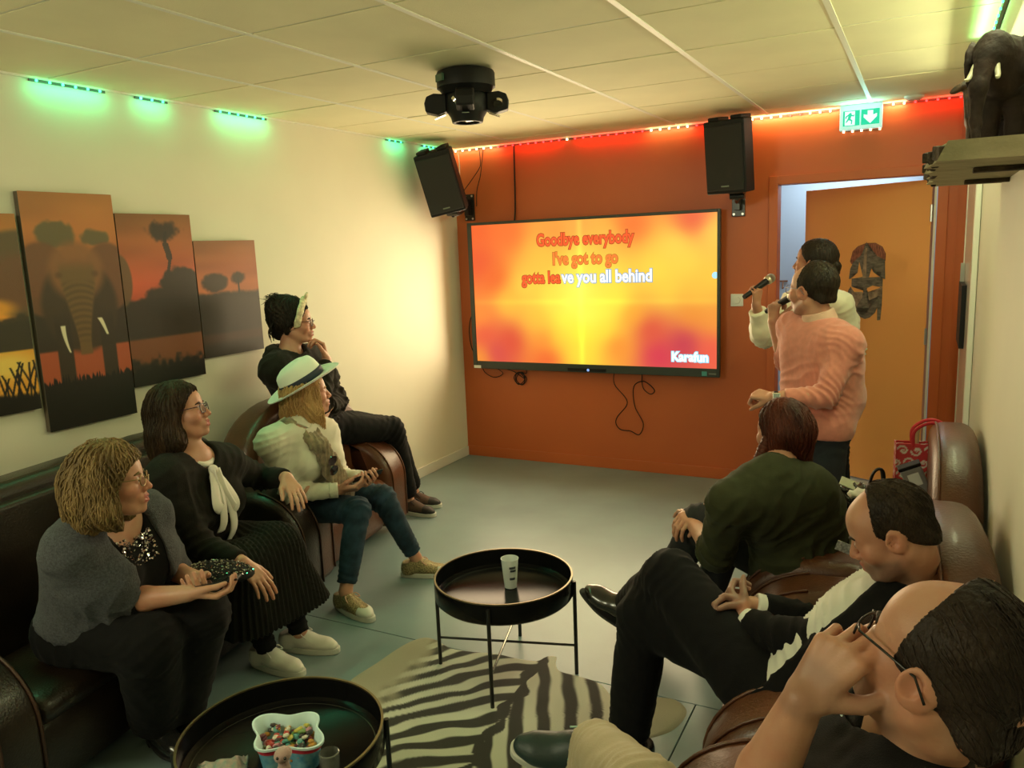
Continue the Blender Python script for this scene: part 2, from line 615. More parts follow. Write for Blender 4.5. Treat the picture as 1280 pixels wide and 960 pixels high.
lyric('Goodbye everybody', 0.734, 1.478, 1.662, 0.122, E_RED, E_BROWN)
lyric("I've got to go", 0.860, 1.357, 1.524, 0.122, E_OR2, E_OUT2)
lyric('gotta lea', 0.600, 0.915, 1.392, 0.122, E_RED, E_BROWN)
lyric('ve you all behind', 0.922, 1.602, 1.392, 0.122, E_WHITE, E_BLUE)
lyric('Karafun', 1.738, 1.99, 0.843, 0.090, E_WHITE, E_CY, 'logo_text')
bm = BM(); add_cyl(bm, L3(2.035, -0.101, 1.424), L3(2.035, -0.1025, 1.424), 0.022, seg=24); obj('menu_button', bm, emat('pale_blue_button', rgb(170, 225, 255)), tv)
bm = BM(); add_box(bm, L3(1.105, -0.108, 0.757), (0.30, 0.006, 0.022)); obj('control_strip', bm, M_BLACK, tv, bev=0.002)
bm = BM(); add_cyl(bm, L3(1.118, -0.1105, 0.757), L3(1.118, -0.1125, 0.757), 0.010, seg=20); obj('power_button', bm, emat('button_glow', rgb(150, 190, 255), 0.8), tv)
bm = BM(); add_box(bm, L3(0.188, -0.1085, 0.752), (0.062, 0.002, 0.022)); obj('sticker', bm, M_WHITEP, tv)
bm = BM(); add_box(bm, L3(1.965, -0.1085, 0.762), (0.035, 0.002, 0.03)); obj('badge', bm, mat('teal_badge', rgb(70, 150, 150), 0.5), tv)
bm = BM(); add_box(bm, L3(2.02, -0.1085, 0.762), (0.05, 0.002, 0.007)); obj('maker_mark', bm, mat('grey_mark', rgb(120, 130, 120), 0.5), tv)
bm = BM(); add_box(bm, L3(1.1, -0.012, 1.3), (0.7, 0.025, 0.5)); obj('wall_mount', bm, M_BLACKM, tv)


# ------------------------------------------------------------------ cables on the back wall
def cable(name, label, pts, r=0.0035, group=None, m=None):
    bm = BM(); add_tube(bm, spline(pts, 8), r, 6)
    o = obj(name, bm, m or M_BLACK, None, smooth=True)
    return tag(o, label, 'cable', group)


cable('power_cable', 'black cable drooping in a long loop below the big screen', [(1.29, -0.02, 0.76), (1.289, -0.03, 0.648), (1.379, -0.012, 0.516), (1.30, -0.012, 0.40), (1.29, -0.012, 0.345), (1.326, -0.012, 0.305), (1.40, -0.012, 0.30), (1.466, -0.012, 0.278), (1.498, -0.012, 0.363), (1.439, -0.012, 0.478), (1.425, -0.012, 0.60), (1.447, -0.012, 0.655), (1.513, -0.012, 0.672), (1.584, -0.014, 0.615), (1.554, -0.016, 0.584), (1.50, -0.02, 0.634), (1.496, -0.02, 0.76)])
cp = [(0.17, -0.02, 0.76), (0.20, -0.014, 0.69), (0.283, -0.014, 0.655), (0.36, -0.014, 0.69), (0.30, -0.018, 0.74), (0.45, -0.014, 0.71)]
for k in range(3):
    a0 = k * 0.9
    cp += [(0.50 + 0.045 * math.cos(a0 + t) + 0.012 * k, -0.012 - 0.004 * k, 0.655 + 0.05 * math.sin(a0 + t)) for t in (0, 1.5, 3.0, 4.5, 6.0)]
cp += [(0.57, -0.02, 0.70), (0.56, -0.02, 0.76)]
cable('coiled_cable', 'tangle of thin black cable bunched under the left of the big screen', cp, 0.003)
cable('side_cable', 'thin black cable bowing out past the left edge of the big screen', [(0.17, -0.05, 1.2), (0.10, -0.03, 1.12), (0.075, -0.02, 1.0), (0.10, -0.03, 0.88), (0.17, -0.05, 0.80)], 0.004)
cable('ceiling_cable', 'black cable pair dropping straight from the ceiling to the screen top', [(0.530, -0.012, 2.41), (0.528, -0.012, 2.2), (0.522, -0.012, 1.95), (0.52, -0.03, 1.84)], 0.006)
cable('speaker_cable', 'thin cable curving from ceiling to the left speaker arm', [(0.235, -0.014, 2.41), (0.245, -0.02, 2.33), (0.24, -0.02, 2.27), (0.17, -0.03, 2.18), (0.10, -0.04, 2.10), (0.06, -0.05, 2.02)], 0.003)
cable('speaker_cable', 'thin cable hanging beside the curving one onto the left bracket plate', [(0.275, -0.014, 2.41), (0.255, -0.014, 2.3), (0.235, -0.014, 2.2), (0.20, -0.012, 2.10), (0.19, -0.012, 1.98)], 0.003)


# ------------------------------------------------------------------ speakers
M_GRILL = mat('speaker_grille', (0.010, 0.010, 0.011), 0.55, bump=0.5, bscale=700)


def speaker(label, c, yaw, tilt, plate, sz=(0.26, 0.21, 0.43), roll=0.0):
    w, d, h = sz
    t = thing('loudspeaker', label, 'speaker', (c[0], c[1], c[2]), 0.0, 'wall loudspeakers beside the screen')
    Rm = Matrix.Rotation(yaw, 4, 'Z') @ Matrix.Rotation(tilt, 4, 'X') @ Matrix.Rotation(roll, 4, 'Y')
    bm = BM()
    poly = [(-w / 2, -d / 2), (w / 2, -d / 2), (w / 2, d * 0.05), (w * 0.30, d / 2), (-w * 0.30, d / 2), (-w / 2, d * 0.05)]
    add_prism(bm, poly, -h / 2, h / 2)
    bmesh.ops.transform(bm, matrix=Rm, verts=bm.verts)
    obj('cabinet', bm, M_BLACK, t, bev=0.008)
    bm = BM(); add_box(bm, (0, -d / 2 - 0.004, -0.005), (w - 0.022, 0.012, h - 0.05)); bmesh.ops.transform(bm, matrix=Rm, verts=bm.verts)
    obj('grille', bm, M_GRILL, t, bev=0.004)
    bm = BM()
    for s in (-1, 1):
        add_prism(bm, [(s * w * 0.28 - 0.035, -d * 0.42), (s * w * 0.28 + 0.035, -d * 0.42), (s * w * 0.28 + 0.03, d * 0.3), (s * w * 0.28 - 0.03, d * 0.3)], h / 2 - 0.002, h / 2 + 0.022)
    bmesh.ops.transform(bm, matrix=Rm, verts=bm.verts)
    obj('top_lug', bm, M_BLACK, t, bev=0.006)
    bm = BM(); add_box(bm, (0, -d / 2 - 0.012, -h / 2 + 0.045), (0.05, 0.003, 0.008)); bmesh.ops.transform(bm, matrix=Rm, verts=bm.verts)
    obj('badge', bm, mat('grey_mark', rgb(120, 130, 120), 0.5), t)
    bm = BM()
    px, pz = plate
    P = Vector((px - c[0], -0.006 - c[1], pz - c[2]))
    add_box(bm, P, (0.085, 0.012, 0.2))
    pl = obj('wall_plate', bm, M_BLACKM, t, bev=0.003)
    for sx in (-1, 1):
        for z in (-0.085, 0.085):
            bm = BM()
            add_cyl(bm, P + Vector((sx * 0.028, -0.006, z)), P + Vector((sx * 0.028, -0.011, z)), 0.0075, seg=12)
            obj('bolt', bm, mat('steel', (0.6, 0.6, 0.58), 0.3, 1.0), pl)
    bm = BM()
    tgt = Rm @ Vector((0, d * 0.2, -h / 2 - 0.01))
    a = P + Vector((0, -0.05, 0.0))
    add_box(bm, P + Vector((0, -0.03, 0)), (0.035, 0.05, 0.12))
    add_tube(bm, [a, (a + tgt) / 2 + Vector((0, 0, -0.03)), tgt + Vector((0, 0, -0.035)), tgt], 0.014, 8)
    add_cyl(bm, tgt + Vector((-0.045, 0, -0.02)), tgt + Vector((0.045, 0, -0.02)), 0.018, seg=12)
    add_box(bm, tgt, (0.09, 0.09, 0.012))
    obj('swivel_arm', bm, M_BLACKM, t, bev=0.002)
    return t


speaker('black tilted loudspeaker on a swivel arm in the left corner', (0.215, -0.52, 2.140), math.radians(20), math.radians(15), (0.125, 1.975), roll=math.radians(-11))
speaker('black loudspeaker on bracket between the screen and the door, close under ceiling', (2.19, -0.33, 2.155), math.radians(-14), math.radians(7), (2.163, 1.90))

# ------------------------------------------------------------------ disco light on the ceiling
d = thing('disco_light', 'black round party light with mirrored side heads hanging from ceiling', 'light', (1.475, -2.30, H))
bm = BM(); add_lathe(bm, [(0, 0.0), (0.085, 0.0), (0.122, -0.012), (0.126, -0.02), (0.126, -0.078), (0.118, -0.083), (0.10, -0.105), (0, -0.105)], 40); obj('base', bm, M_BLACK, d, smooth='angle')
bm = BM(); add_box(bm, (-0.06, -0.115, -0.045), (0.055, 0.012, 0.03), Matrix.Rotation(-0.48, 4, 'Z')); obj('display', bm, mat('dull_display', rgb(60, 90, 70), 0.2), d, bev=0.002)
bm = BM(); add_lathe(bm, [(0, -0.10), (0.085, -0.10), (0.092, -0.12), (0.092, -0.17), (0.072, -0.20), (0.066, -0.222), (0.052, -0.222), (0.050, -0.205), (0, -0.205)], 36); obj('body', bm, M_BLACK, d, smooth='angle')
bm = BM(); add_lathe(bm, [(0, -0.2055), (0.048, -0.2055), (0.03, -0.215), (0, -0.217)], 24); obj('lens', bm, mat('dark_glass', (0.02, 0.02, 0.025), 0.05, coat=1.0), d, smooth=True)
camr = Vector((0.887, 0.46, 0)).normalized()
for k, ang in enumerate((0, 90, 180, 270)):
    Rz = Matrix.Rotation(math.radians(27.4 + ang), 4, 'Z')
    bm = BM()
    add_prism(bm, [(0.085, -0.145), (0.085, -0.105), (0.14, -0.10), (0.172, -0.112), (0.182, -0.14), (0.178, -0.175), (0.12, -0.19), (0.085, -0.175)], -0.038, 0.038, Rz @ Matrix.Rotation(PI / 2, 4, 'X'))
    hd = obj('side_head', bm, M_BLACK, d, bev=0.006)
    bm = BM()
    add_cyl(bm, Rz @ Vector((0.135, -0.036, -0.150)), Rz @ Vector((0.135, -0.046, -0.158)), 0.024, 0.02, seg=18)
    obj('mirror_lens', bm, mat('mirror_chrome', (0.85, 0.82, 0.75), 0.12, 1.0), hd, smooth='angle')
    bm = BM()
    add_box(bm, (0, 0, 0), (0.05, 0.03, 0.004), Rz @ Matrix.Translation((0.118, 0, -0.192)) @ Matrix.Rotation(0.35, 4, 'Y'))
    obj('mirror_flap', bm, mat('mirror_chrome', (0.85, 0.82, 0.75), 0.12, 1.0), hd)

# ------------------------------------------------------------------ LED strips
E_G = emat('led_green', (0.05, 1.0, 0.40), 6.0)
E_C = emat('led_cyan', (0.1, 0.75, 1.0), 6.0)
E_R = emat('led_red', (1.0, 0.02, 0.02), 7.0)
E_W = emat('led_warm', (1.0, 0.62, 0.30), 9.0)
M_STRIP = mat('clear_led_tape', (0.10, 0.09, 0.07), 0.6)
led_me = {}


def led(parent, loc, m, s=0.011):
    if m.name not in led_me:
        bm = BM(); add_box(bm, (0, 0, 0), (s, s * 0.8, s))
        o = obj('led', bm, m, parent); led_me[m.name] = o.data
    else:
        o = link('led', led_me[m.name], parent)
    o.location = loc


def strip_light(name, x, y, z, sx, sy, power, col, parent=None, aim=(0.5, 0.5, -1)):
    o = area_light(name, (x, y, z), (x + aim[0], y + aim[1], z + aim[2]), sx, sy, power, col)
    return o


segs = [(-3.30, -2.96, 0, 'bright green LED section above the elephant canvas'),
        (-2.81, -2.63, 1, 'short green LED section with a blue end, above the canvas with the lone tall tree'),
        (-2.34, -1.98, 0, 'bright green LED section above the smallest canvas'),
        (-0.88, -0.68, 0, 'short green LED section left of the corner speaker'),
        (-0.45, -0.22, 1, 'green-blue LED section behind the top of the corner speaker')]
for (y0, y1, cy, lab) in segs:
    t = thing('led_strip', lab, 'led strip', (0.02, (y0 + y1) / 2, H - 0.014), 0, 'green LED sections on left wall')
    bm = BM(); add_box(bm, (-0.012, 0, 0), (0.006, y1 - y0, 0.010)); obj('tape', bm, M_STRIP, t)
    n = max(3, int((y1 - y0) / 0.052))
    for k in range(n):
        led(t, (-0.006, (k + 0.5) / n * (y1 - y0) - (y1 - y0) / 2, -0.001), E_C if (cy and k == 0) else E_G, 0.008)
    strip_light('green_led_light', 0.055, (y0 + y1) / 2, H - 0.022, 0.02, y1 - y0, 0.28 * (y1 - y0) / 0.3, (0.03, 1.0, 0.38), aim=(-0.6, 0.0001, -0.8)).rotation_euler = (0, math.radians(38), 0)
t = thing('led_strip', 'string of warm white and red LEDs along the top of the orange wall', 'led strip', (0.0, -0.016, H - 0.016))
bm = BM(); add_box(bm, (1.38, 0.006, 0), (2.74, 0.006, 0.008)); obj('tape', bm, M_STRIP, t)
bm = BM(); add_box(bm, (3.24, 0.006, 0), (0.46, 0.006, 0.008)); obj('tape', bm, M_STRIP, t)
warm = [(0.0, 0.40), (0.92, 1.01), (1.55, 1.85), (2.24, 2.42), (2.55, 2.76), (3.01, 3.12)]
x = 0.03
while x < 3.45:
    if not 2.77 < x < 3.0:
        isw = any(a <= x <= b_ for a, b_ in warm)
        led(t, (x, 0, -0.002), E_W if isw else E_R)
    x += 0.062 if x < 2.0 else 0.058
for k in range(5):
    led(t, (2.79 + k * 0.05, -0.006, -0.135), E_W)
bm = BM(); add_tube(bm, [(2.765, 0.006, 0), (2.77, 0.004, -0.13), (3.0, 0.004, -0.138), (3.005, 0.006, 0)], 0.003, 6); obj('tape', bm, M_STRIP, t)
for (a, b_, w) in [(0.0, 0.40, 1), (0.40, 0.92, 0), (1.01, 1.55, 0), (1.55, 1.85, 1), (1.85, 2.24, 0), (2.24, 2.76, 1), (3.01, 3.12, 1), (3.12, 3.46, 0)]:
    o = strip_light('warm_led_light' if w else 'red_led_light', (a + b_) / 2, -0.05, H - 0.018, b_ - a, 0.02, (1.2 if w else 1.0) * (b_ - a) * (2.0 if w and a > 2 else 1.0), (1.0, 0.60, 0.28) if w else (1.0, 0.02, 0.015))
    o.rotation_euler = (math.radians(38), 0, 0)
t = thing('led_strip', 'white plastic LED tape running along the right-hand ceiling edge', 'led strip', (W - 0.01, -2.1, H - 0.02))
bm = BM(); add_box(bm, (0, 0, 0), (0.012, 2.4, 0.02)); obj('tape', bm, M_STRIP, t)
for k in range(24):
    led(t, (-0.008, -1.15 + k * 0.1, -0.004), E_G, 0.007)
o = strip_light('green_led_light', W - 0.06, -2.3, H - 0.03, 0.02, 1.6, 1.6, (0.25, 1.0, 0.3)); o.rotation_euler = (0, math.radians(-150), 0)
# cable hanging by the left speaker, lit green
cable('led_lead', 'pale wire hanging beside the corner speaker', [(0.075, -0.06, 2.40), (0.09, -0.07, 2.30), (0.10, -0.09, 2.2), (0.115, -0.10, 2.12)], 0.004, m=M_WHITEP)

# ------------------------------------------------------------------ exit sign
ex = thing('exit_sign', 'lit green emergency exit sign with running figure and down arrow', 'sign', (2.886, -0.045, 2.347))
bm = BM(); add_box(bm, (0, 0.008, 0), (0.235, 0.035, 0.145)); obj('housing', bm, mat('pale_sign_case', (0.7, 0.9, 0.9), 0.4, emit=(0.4, 0.95, 1.0), estr=0.35), ex, bev=0.003)
E_SG = emat('sign_green', (0.0, 0.62, 0.32), 1.0)
for sx, wd in ((-0.052, 0.092), (0.052, 0.10)):
    bm = BM(); add_box(bm, (sx, -0.0105, -0.006), (wd, 0.002, 0.088)); obj('green_panel', bm, E_SG, ex)
E_SW = emat('sign_white', (0.75, 1.0, 0.95), 1.1)


def flatpoly(name, poly, m, parent, y, th=0.0012):
    bm = BM(); add_prism(bm, poly, 0, th, Matrix.Translation((0, y, 0)) @ Matrix.Rotation(PI / 2, 4, 'X'))
    return obj(name, bm, m, parent)


flatpoly('arrow', [(0.037, 0.030), (0.067, 0.030), (0.067, 0.004), (0.088, 0.010), (0.088, -0.008), (0.052, -0.044), (0.016, -0.008), (0.016, 0.010), (0.037, 0.004)], E_SW, ex, -0.0118)
flatpoly('doorway', [(-0.088, 0.034), (-0.032, 0.034), (-0.032, -0.046), (-0.088, -0.046)], E_SW, ex, -0.0118)
flatpoly('running_figure', [(-0.062, 0.024), (-0.052, 0.026), (-0.05, 0.014), (-0.040, 0.010), (-0.037, 0.016), (-0.034, 0.014), (-0.037, 0.003), (-0.052, 0.006), (-0.056, -0.010), (-0.045, -0.018), (-0.048, -0.040), (-0.054, -0.040), (-0.053, -0.022), (-0.066, -0.016), (-0.078, -0.030), (-0.084, -0.028), (-0.072, -0.008), (-0.068, 0.008), (-0.078, 0.002), (-0.080, -0.008), (-0.085, -0.006), (-0.084, 0.006), (-0.070, 0.016)], E_SG, ex, -0.0132)
area_light('exit_sign_light', (2.886, -0.075, 2.35), (2.886, -1.0, 2.55), 0.2, 0.1, 0.8, (0.35, 1.0, 0.8))

# ------------------------------------------------------------------ dimmer, socket, wall things
t = thing('dimmer_switch', 'white square dimmer with round knob on the orange wall left of the door', 'switch', (2.158, -0.006, 1.252))
bm = BM(); add_box(bm, (0, 0, 0), (0.082, 0.012, 0.082)); obj('plate', bm, M_WHITEP, t, bev=0.003)
bm = BM(); add_cyl(bm, (0, -0.006, 0), (0, -0.018, 0), 0.024, 0.022, seg=24); obj('knob', bm, M_WHITEP, t, smooth='angle')
t = thing('wall_socket', 'white wall socket low on the cream wall behind the armchair', 'socket', (0.006, -0.93, 0.275))
bm = BM(); add_box(bm, (0, 0, 0), (0.012, 0.15, 0.08)); obj('plate', bm, M_WHITEP, t, bev=0.003)
for s in (-1, 1):
    bm = BM(); add_cyl(bm, (0.0065, s * 0.036, 0), (0.0075, s * 0.036, 0), 0.021, seg=20); obj('outlet', bm, mat('grey_plastic', (0.35, 0.35, 0.33), 0.5), t)
# glossy white door on the right wall near the corner
M_GLOSSW = mat('glossy_white_lacquer', (0.74, 0.73, 0.64), 0.16, bump=0.02, bscale=14)
d2 = thing('door_2', None, None, (W - 0.012, -0.77, 0.0)); d2['kind'] = 'structure'
bm = BM(); add_box(bm, (0, 0, 1.01), (0.02, 0.86, 2.0)); obj('door_panel', bm, M_GLOSSW, d2, bev=0.002)
bm = BM()
for yy in (-0.455, 0.455):
    add_box(bm, (-0.002, yy, 1.03), (0.024, 0.05, 2.06))
add_box(bm, (-0.002, 0, 2.035), (0.024, 0.96, 0.05)); obj('door_frame', bm, mat('white_gloss_trim', (0.80, 0.79, 0.72), 0.3), d2, bev=0.003)
t = thing('wall_board', 'thin black board mounted on the white right-hand wall by the corner', 'board', (W - 0.034, -0.62, 1.06))
bm = BM(); add_box(bm, (0, 0, 0.16), (0.022, 0.42, 0.32)); obj('panel', bm, M_BLACK, t, bev=0.002)
bm = BM(); add_box(bm, (0, 0.12, 0.37), (0.02, 0.03, 0.10)); obj('latch', bm, mat('grey_plastic', (0.35, 0.35, 0.33), 0.5), t, bev=0.002)
t = thing('coat_hook', 'small brown hook on the pale blue corridor wall', 'hook', (2.235, 1.41, 1.27))
bm = BM(); add_box(bm, (0, 0, 0.03), (0.07, 0.012, 0.012)); add_tube(bm, [(0, 0, 0.03), (0, -0.02, 0.0), (0, -0.035, -0.03), (0.012, -0.045, -0.02)], 0.005, 8)
obj('hook_arm', bm, mat('brown_plastic', (0.25, 0.10, 0.03), 0.5), t)

# ------------------------------------------------------------------ mask sticker on the open door (flat, cut out)
mk = thing('wall_mask', 'large carved African style mask sticker on the open orange door', 'mask', (0, 0, 0))
mk.parent = None
MASKM = leaf.matrix_basis if False else Matrix.Translation((DX1 - 0.02, 0.125, 0.012)) @ Matrix.Rotation(PI - th, 4, 'Z')
mk.matrix_world = MASKM @ Matrix.Translation((0.0, 0.0215, 0.0)) @ Matrix.Translation((0.40, 0, 1.345))
# local x runs from the hinge to the free edge (right to left in the picture)


def mp_(pts):
    return [(-(x - 305) / 490 * 0.335, -(y - 490) / 800 * 0.515) for x, y in pts]


mdark = mat('mask_dark_wood', (0.15, 0.125, 0.10), 0.45, var=0.45, vscale=25, stretch=(1, 1, 3))
mred = mat('mask_red_wood', (0.26, 0.085, 0.05), 0.5, var=0.5, vscale=30, stretch=(4, 1, 1))
mlight = mat('mask_worn_wood', (0.32, 0.22, 0.15), 0.4, var=0.5, vscale=20)


def mpoly(name, pts, m, y=0.0, th=0.0015):
    bm = BM()
    add_prism(bm, mp_(pts), 0, th, Matrix.Translation((0, y, 0)) @ Matrix.Rotation(-PI / 2, 4, 'X') @ Matrix.Diagonal((1, -1, 1, 1)))
    bmesh.ops.triangulate(bm, faces=bm.faces)
    return obj(name, bm, m, mk)


mpoly('crown', [(125, 300), (150, 200), (200, 150), (285, 120), (380, 120), (450, 160), (485, 230), (485, 300), (420, 270), (340, 210), (290, 160), (250, 220), (180, 290), (140, 330)], mred)
mpoly('helmet_left', [(290, 110), (300, 470), (270, 470), (255, 420), (222, 300), (240, 240), (275, 190)], mdark, 0.0012)
mpoly('helmet_left', [(240, 240), (222, 300), (206, 420), (150, 428), (135, 480), (120, 480), (130, 380), (160, 310)], mdark, 0.0012)
mpoly('helmet_right', [(290, 110), (320, 190), (400, 250), (480, 290), (488, 480), (455, 470), (445, 410), (370, 412), (378, 340), (350, 370), (325, 465), (290, 470)], mdark, 0.0012)
mpoly('ridge', [(285, 170), (300, 170), (300, 470), (262, 470), (270, 240)], mlight, 0.003)
mpoly('brow', [(150, 480), (260, 460), (320, 465), (440, 458), (465, 480), (465, 556), (425, 556), (365, 545), (312, 572), (305, 600), (280, 600), (275, 572), (220, 540), (165, 565), (150, 556)], mdark, 0.001)
mpoly('cheek_left', [(152, 578), (178, 614), (262, 612), (275, 650), (240, 720), (200, 780), (160, 740)], mlight, 0.001)
mpoly('cheek_right', [(465, 560), (420, 575), (390, 612), (325, 610), (300, 650), (340, 700), (350, 760), (400, 700), (440, 660)], mlight, 0.001)
mpoly('nose', [(275, 590), (318, 595), (310, 660), (345, 730), (345, 775), (235, 775), (200, 785), (215, 755), (265, 670)], mdark, 0.0022)
mpoly('jaw', [(200, 770), (225, 800), (262, 850), (290, 850), (330, 820), (345, 770), (400, 700), (445, 640), (430, 740), (400, 820), (350, 870), (300, 887), (255, 870), (215, 830)], mdark, 0.002)
mpoly('side_braid', [(140, 560), (160, 600), (155, 740), (110, 740), (115, 600)], mdark, 0.0005)
mpoly('side_braid', [(440, 560), (465, 560), (465, 740), (455, 890), (425, 895), (420, 760), (430, 640)], mdark, 0.0005)

# ------------------------------------------------------------------ canvases on the left wall
M_PRINT = mat('canvas_print', (0.5, 0.5, 0.5), 0.38, bump=0.12, bscale=300, attr='print')
M_CEDGE = mat('canvas_edge', (0.10, 0.075, 0.05), 0.6)


def s2l(c):
    c = np.clip(c, 0, 1)
    return np.where(c <= 0.04045, c / 12.92, ((c + 0.055) / 1.055) ** 2.4)


def mixc(c, col, w):
    return c * (1 - w[:, None]) + np.array(col)[None] / 255.0 * w[:, None]


def blob(u, v, cu, cv, ru, rv, soft=0.25, n=None, na=0.0):
    r = np.sqrt(((u - cu) / ru) ** 2 + ((v - cv) / rv) ** 2)
    if n is not None:
        r = r + n * na
    return 1 - smoothstep(1 - soft, 1 + soft, r)


def paint(k):
    def fn(u, v):
        v = 1 - v
        asp = (0.41 / 1.0, 0.41 / 0.8, 0.41 / 0.6, 0.41 / 0.8)[k]
        P = np.stack([u * asp + k * 3.1, v, np.zeros_like(u)], 1)
        n1 = vnoise(P, 9, k) * 0.5 + vnoise(P, 22, k) * 0.3 + vnoise(P, 55, k) * 0.2
        n2 = vnoise(P, 40, 5)
        ramp = [[(0, (178, 118, 62)), (0.25, (190, 110, 55)), (0.42, (205, 90, 50)), (0.6, (190, 80, 45))],
                [(0, (140, 92, 48)), (0.2, (175, 95, 50)), (0.4, (205, 88, 55)), (0.6, (180, 75, 45))],
                [(0, (150, 95, 52)), (0.25, (175, 95, 55)), (0.45, (190, 105, 60)), (0.6, (150, 80, 45))],
                [(0, (170, 110, 50)), (0.3, (200, 120, 45)), (0.5, (235, 150, 50)), (0.62, (230, 140, 50))]][k]
        c = np.zeros((len(u), 3))
        for ch in range(3):
            c[:, ch] = np.interp(v, [r[0] for r in ramp], [r[1][ch] / 255 for r in ramp])
        c *= (1 + 0.07 * vnoise(np.stack([u * 1.5, v * 14, 0 * u], 1), 1.0, 3))[:, None]
        dark = (38, 34, 24)
        if k == 0:
            tre = np.maximum(blob(u, v, 0.30, 0.175, 0.20, 0.05, 0.2, n1, .5), blob(u, v, 0.76, 0.19, 0.15, 0.035, 0.2, n1, .5))
            c = mixc(c, (86, 84, 56), tre * 0.85)
            c = mixc(c, dark, smoothstep(0.42, 0.47, v + 0.03 * n1) * 0.95)
            wat = smoothstep(0.655, 0.67, v) * (1 - smoothstep(0.80, 0.82, v + 0.02 * n2))
            c = mixc(c, (190, 88, 52), wat * 0.9)
            ear = np.maximum(blob(u, v, 0.14, 0.36, 0.30, 0.155, 0.08), blob(u, v, 0.86, 0.36, 0.28, 0.15, 0.08))
            c = mixc(c, (112, 72, 46), ear * 0.95)
            body = np.maximum(blob(u, v, 0.5, 0.48, 0.42, 0.20, 0.1), ear * 0)
            c = mixc(c, (58, 44, 28), body * 0.95)
            hd = blob(u, v, 0.5, 0.33, 0.30, 0.125, 0.2)
            c = mixc(c, (140, 92, 55), hd * 0.9)
            for cu, w_ in ((0.27, 0.085), (0.76, 0.085)):
                lg = (1 - smoothstep(w_ * 0.85, w_ * 1.1, np.abs(u - cu + 0.02 * (v - 0.7)))) * smoothstep(0.5, 0.56, v)
                c = mixc(c, (48, 38, 24), lg * 0.97)
            tw = 0.20 - 0.13 * smoothstep(0.33, 0.66, v)
            tr = (1 - smoothstep(tw * 0.8, tw * 1.1, np.abs(u - 0.50))) * smoothstep(0.28, 0.34, v) * (1 - smoothstep(0.685, 0.70, v))
            c = mixc(c, (112, 84, 48), tr)
            rg = tr * (0.5 + 0.5 * np.sin(v * 230 - 3 * (u - 0.5) ** 2 * 60)) * smoothstep(0.36, 0.40, v) * (1 - smoothstep(0.60, 0.66, v))
            c = mixc(c, (75, 58, 34), rg * 0.5)
            c = mixc(c, (84, 58, 36), np.maximum(blob(u, v, 0.30, 0.345, 0.035, 0.012, .8), blob(u, v, 0.70, 0.345, 0.035, 0.012, .8)) * 0.6)
            q1 = np.clip((v - 0.56) / 0.12, 0, 1); q2 = np.clip((v - 0.54) / 0.08, 0, 1)
            w1 = 0.026 * (1 - 0.75 * q1) + 0.002; w2 = 0.026 * (1 - 0.6 * q2) + 0.002
            t1 = (1 - smoothstep(w1 * 0.7, w1 * 1.2, np.abs(u - (0.275 + 0.05 * q1 ** 2)))) * smoothstep(0.555, 0.563, v) * (1 - smoothstep(0.672, 0.682, v))
            t2 = (1 - smoothstep(w2 * 0.7, w2 * 1.2, np.abs(u - (0.69 + 0.075 * q2 ** 0.8)))) * smoothstep(0.535, 0.543, v) * (1 - smoothstep(0.612, 0.622, v))
            c = mixc(c, (225, 215, 185), np.maximum(t1, t2))
            gr = smoothstep(0.80, 0.815, v + 0.05 * np.abs(vnoise(np.stack([u * 40, v * 3, 0 * u], 1), 1, 2)))
            c = mixc(c, (18, 17, 12), gr)
        elif k == 1:
            pc = blob(u, v, 0.60, 0.10, 0.20, 0.055, 0.35, n1, 1.0)
            c = mixc(c, dark, pc * 0.9)
            tk = (np.abs(u - 0.63 - 0.02 * np.sin(v * 30)) < 0.022 + 0.02 * (np.abs(v - 0.22) < 0.05)) & (v > 0.1) & (v < 0.35)
            c = mixc(c, dark, tk * 0.9)
            big = np.maximum(blob(u, v, 0.80, 0.44, 0.28, 0.14, 0.12, n1, .35), blob(u, v, 0.5, 0.52, 0.3, 0.08, 0.15, n1, .4))
            c = mixc(c, dark, big * 0.97)
            c = mixc(c, dark, smoothstep(0.485, 0.51, v + 0.02 * n1) * 0.97)
            wat = smoothstep(0.715, 0.735, v) * (1 - smoothstep(0.84, 0.90, v + 0.04 * n2))
            c = mixc(c, (140, 78, 44), wat * 0.85)
            c = mixc(c, (22, 19, 14), smoothstep(0.84, 0.92, v + 0.05 * n2))
            el = blob(u, v, -0.02, 0.38, 0.14, 0.15, 0.08)
            c = mixc(c, (100, 76, 48), el * 0.9)
        elif k == 2:
            tre = np.maximum(blob(u, v, 0.28, 0.36, 0.2, 0.08, 0.2, n1, .4), blob(u, v, 0.66, 0.33, 0.13, 0.055, 0.3, n1, .6))
            c = mixc(c, dark, tre * 0.9)
            tk = (np.abs(u - 0.66) < 0.015) & (v > 0.32) & (v < 0.5)
            c = mixc(c, dark, tk * 0.9)
            c = mixc(c, (40, 36, 26), smoothstep(0.43, 0.47, v + 0.03 * n1) * 0.97)
            wat = smoothstep(0.78, 0.82, v) * (1 - smoothstep(0.85, 0.92, v))
            c = mixc(c, (72, 46, 30), wat * 0.8)
        else:
            c = mixc(c, (90, 74, 48), blob(u, v, 1.0, 0.30, 0.55, 0.22, 0.08) * 0.95)
            c = mixc(c, (120, 70, 45), blob(u, v, 0.95, 0.34, 0.3, 0.14, 0.3) * 0.6)
            c = mixc(c, (50, 44, 28), smoothstep(0.50, 0.53, v + 0.03 * n1) * (u > 0.55) * 0.95)
            c = mixc(c, (240, 160, 50), blob(u, v, 0.62, 0.47, 0.25, 0.05, 0.4) * 0.9)
            c = mixc(c, (50, 44, 28), smoothstep(0.53, 0.55, v + 0.02 * n1) * 0.95)
            wat = smoothstep(0.68, 0.69, v)
            c = mixc(c, (235, 165, 60), wat)
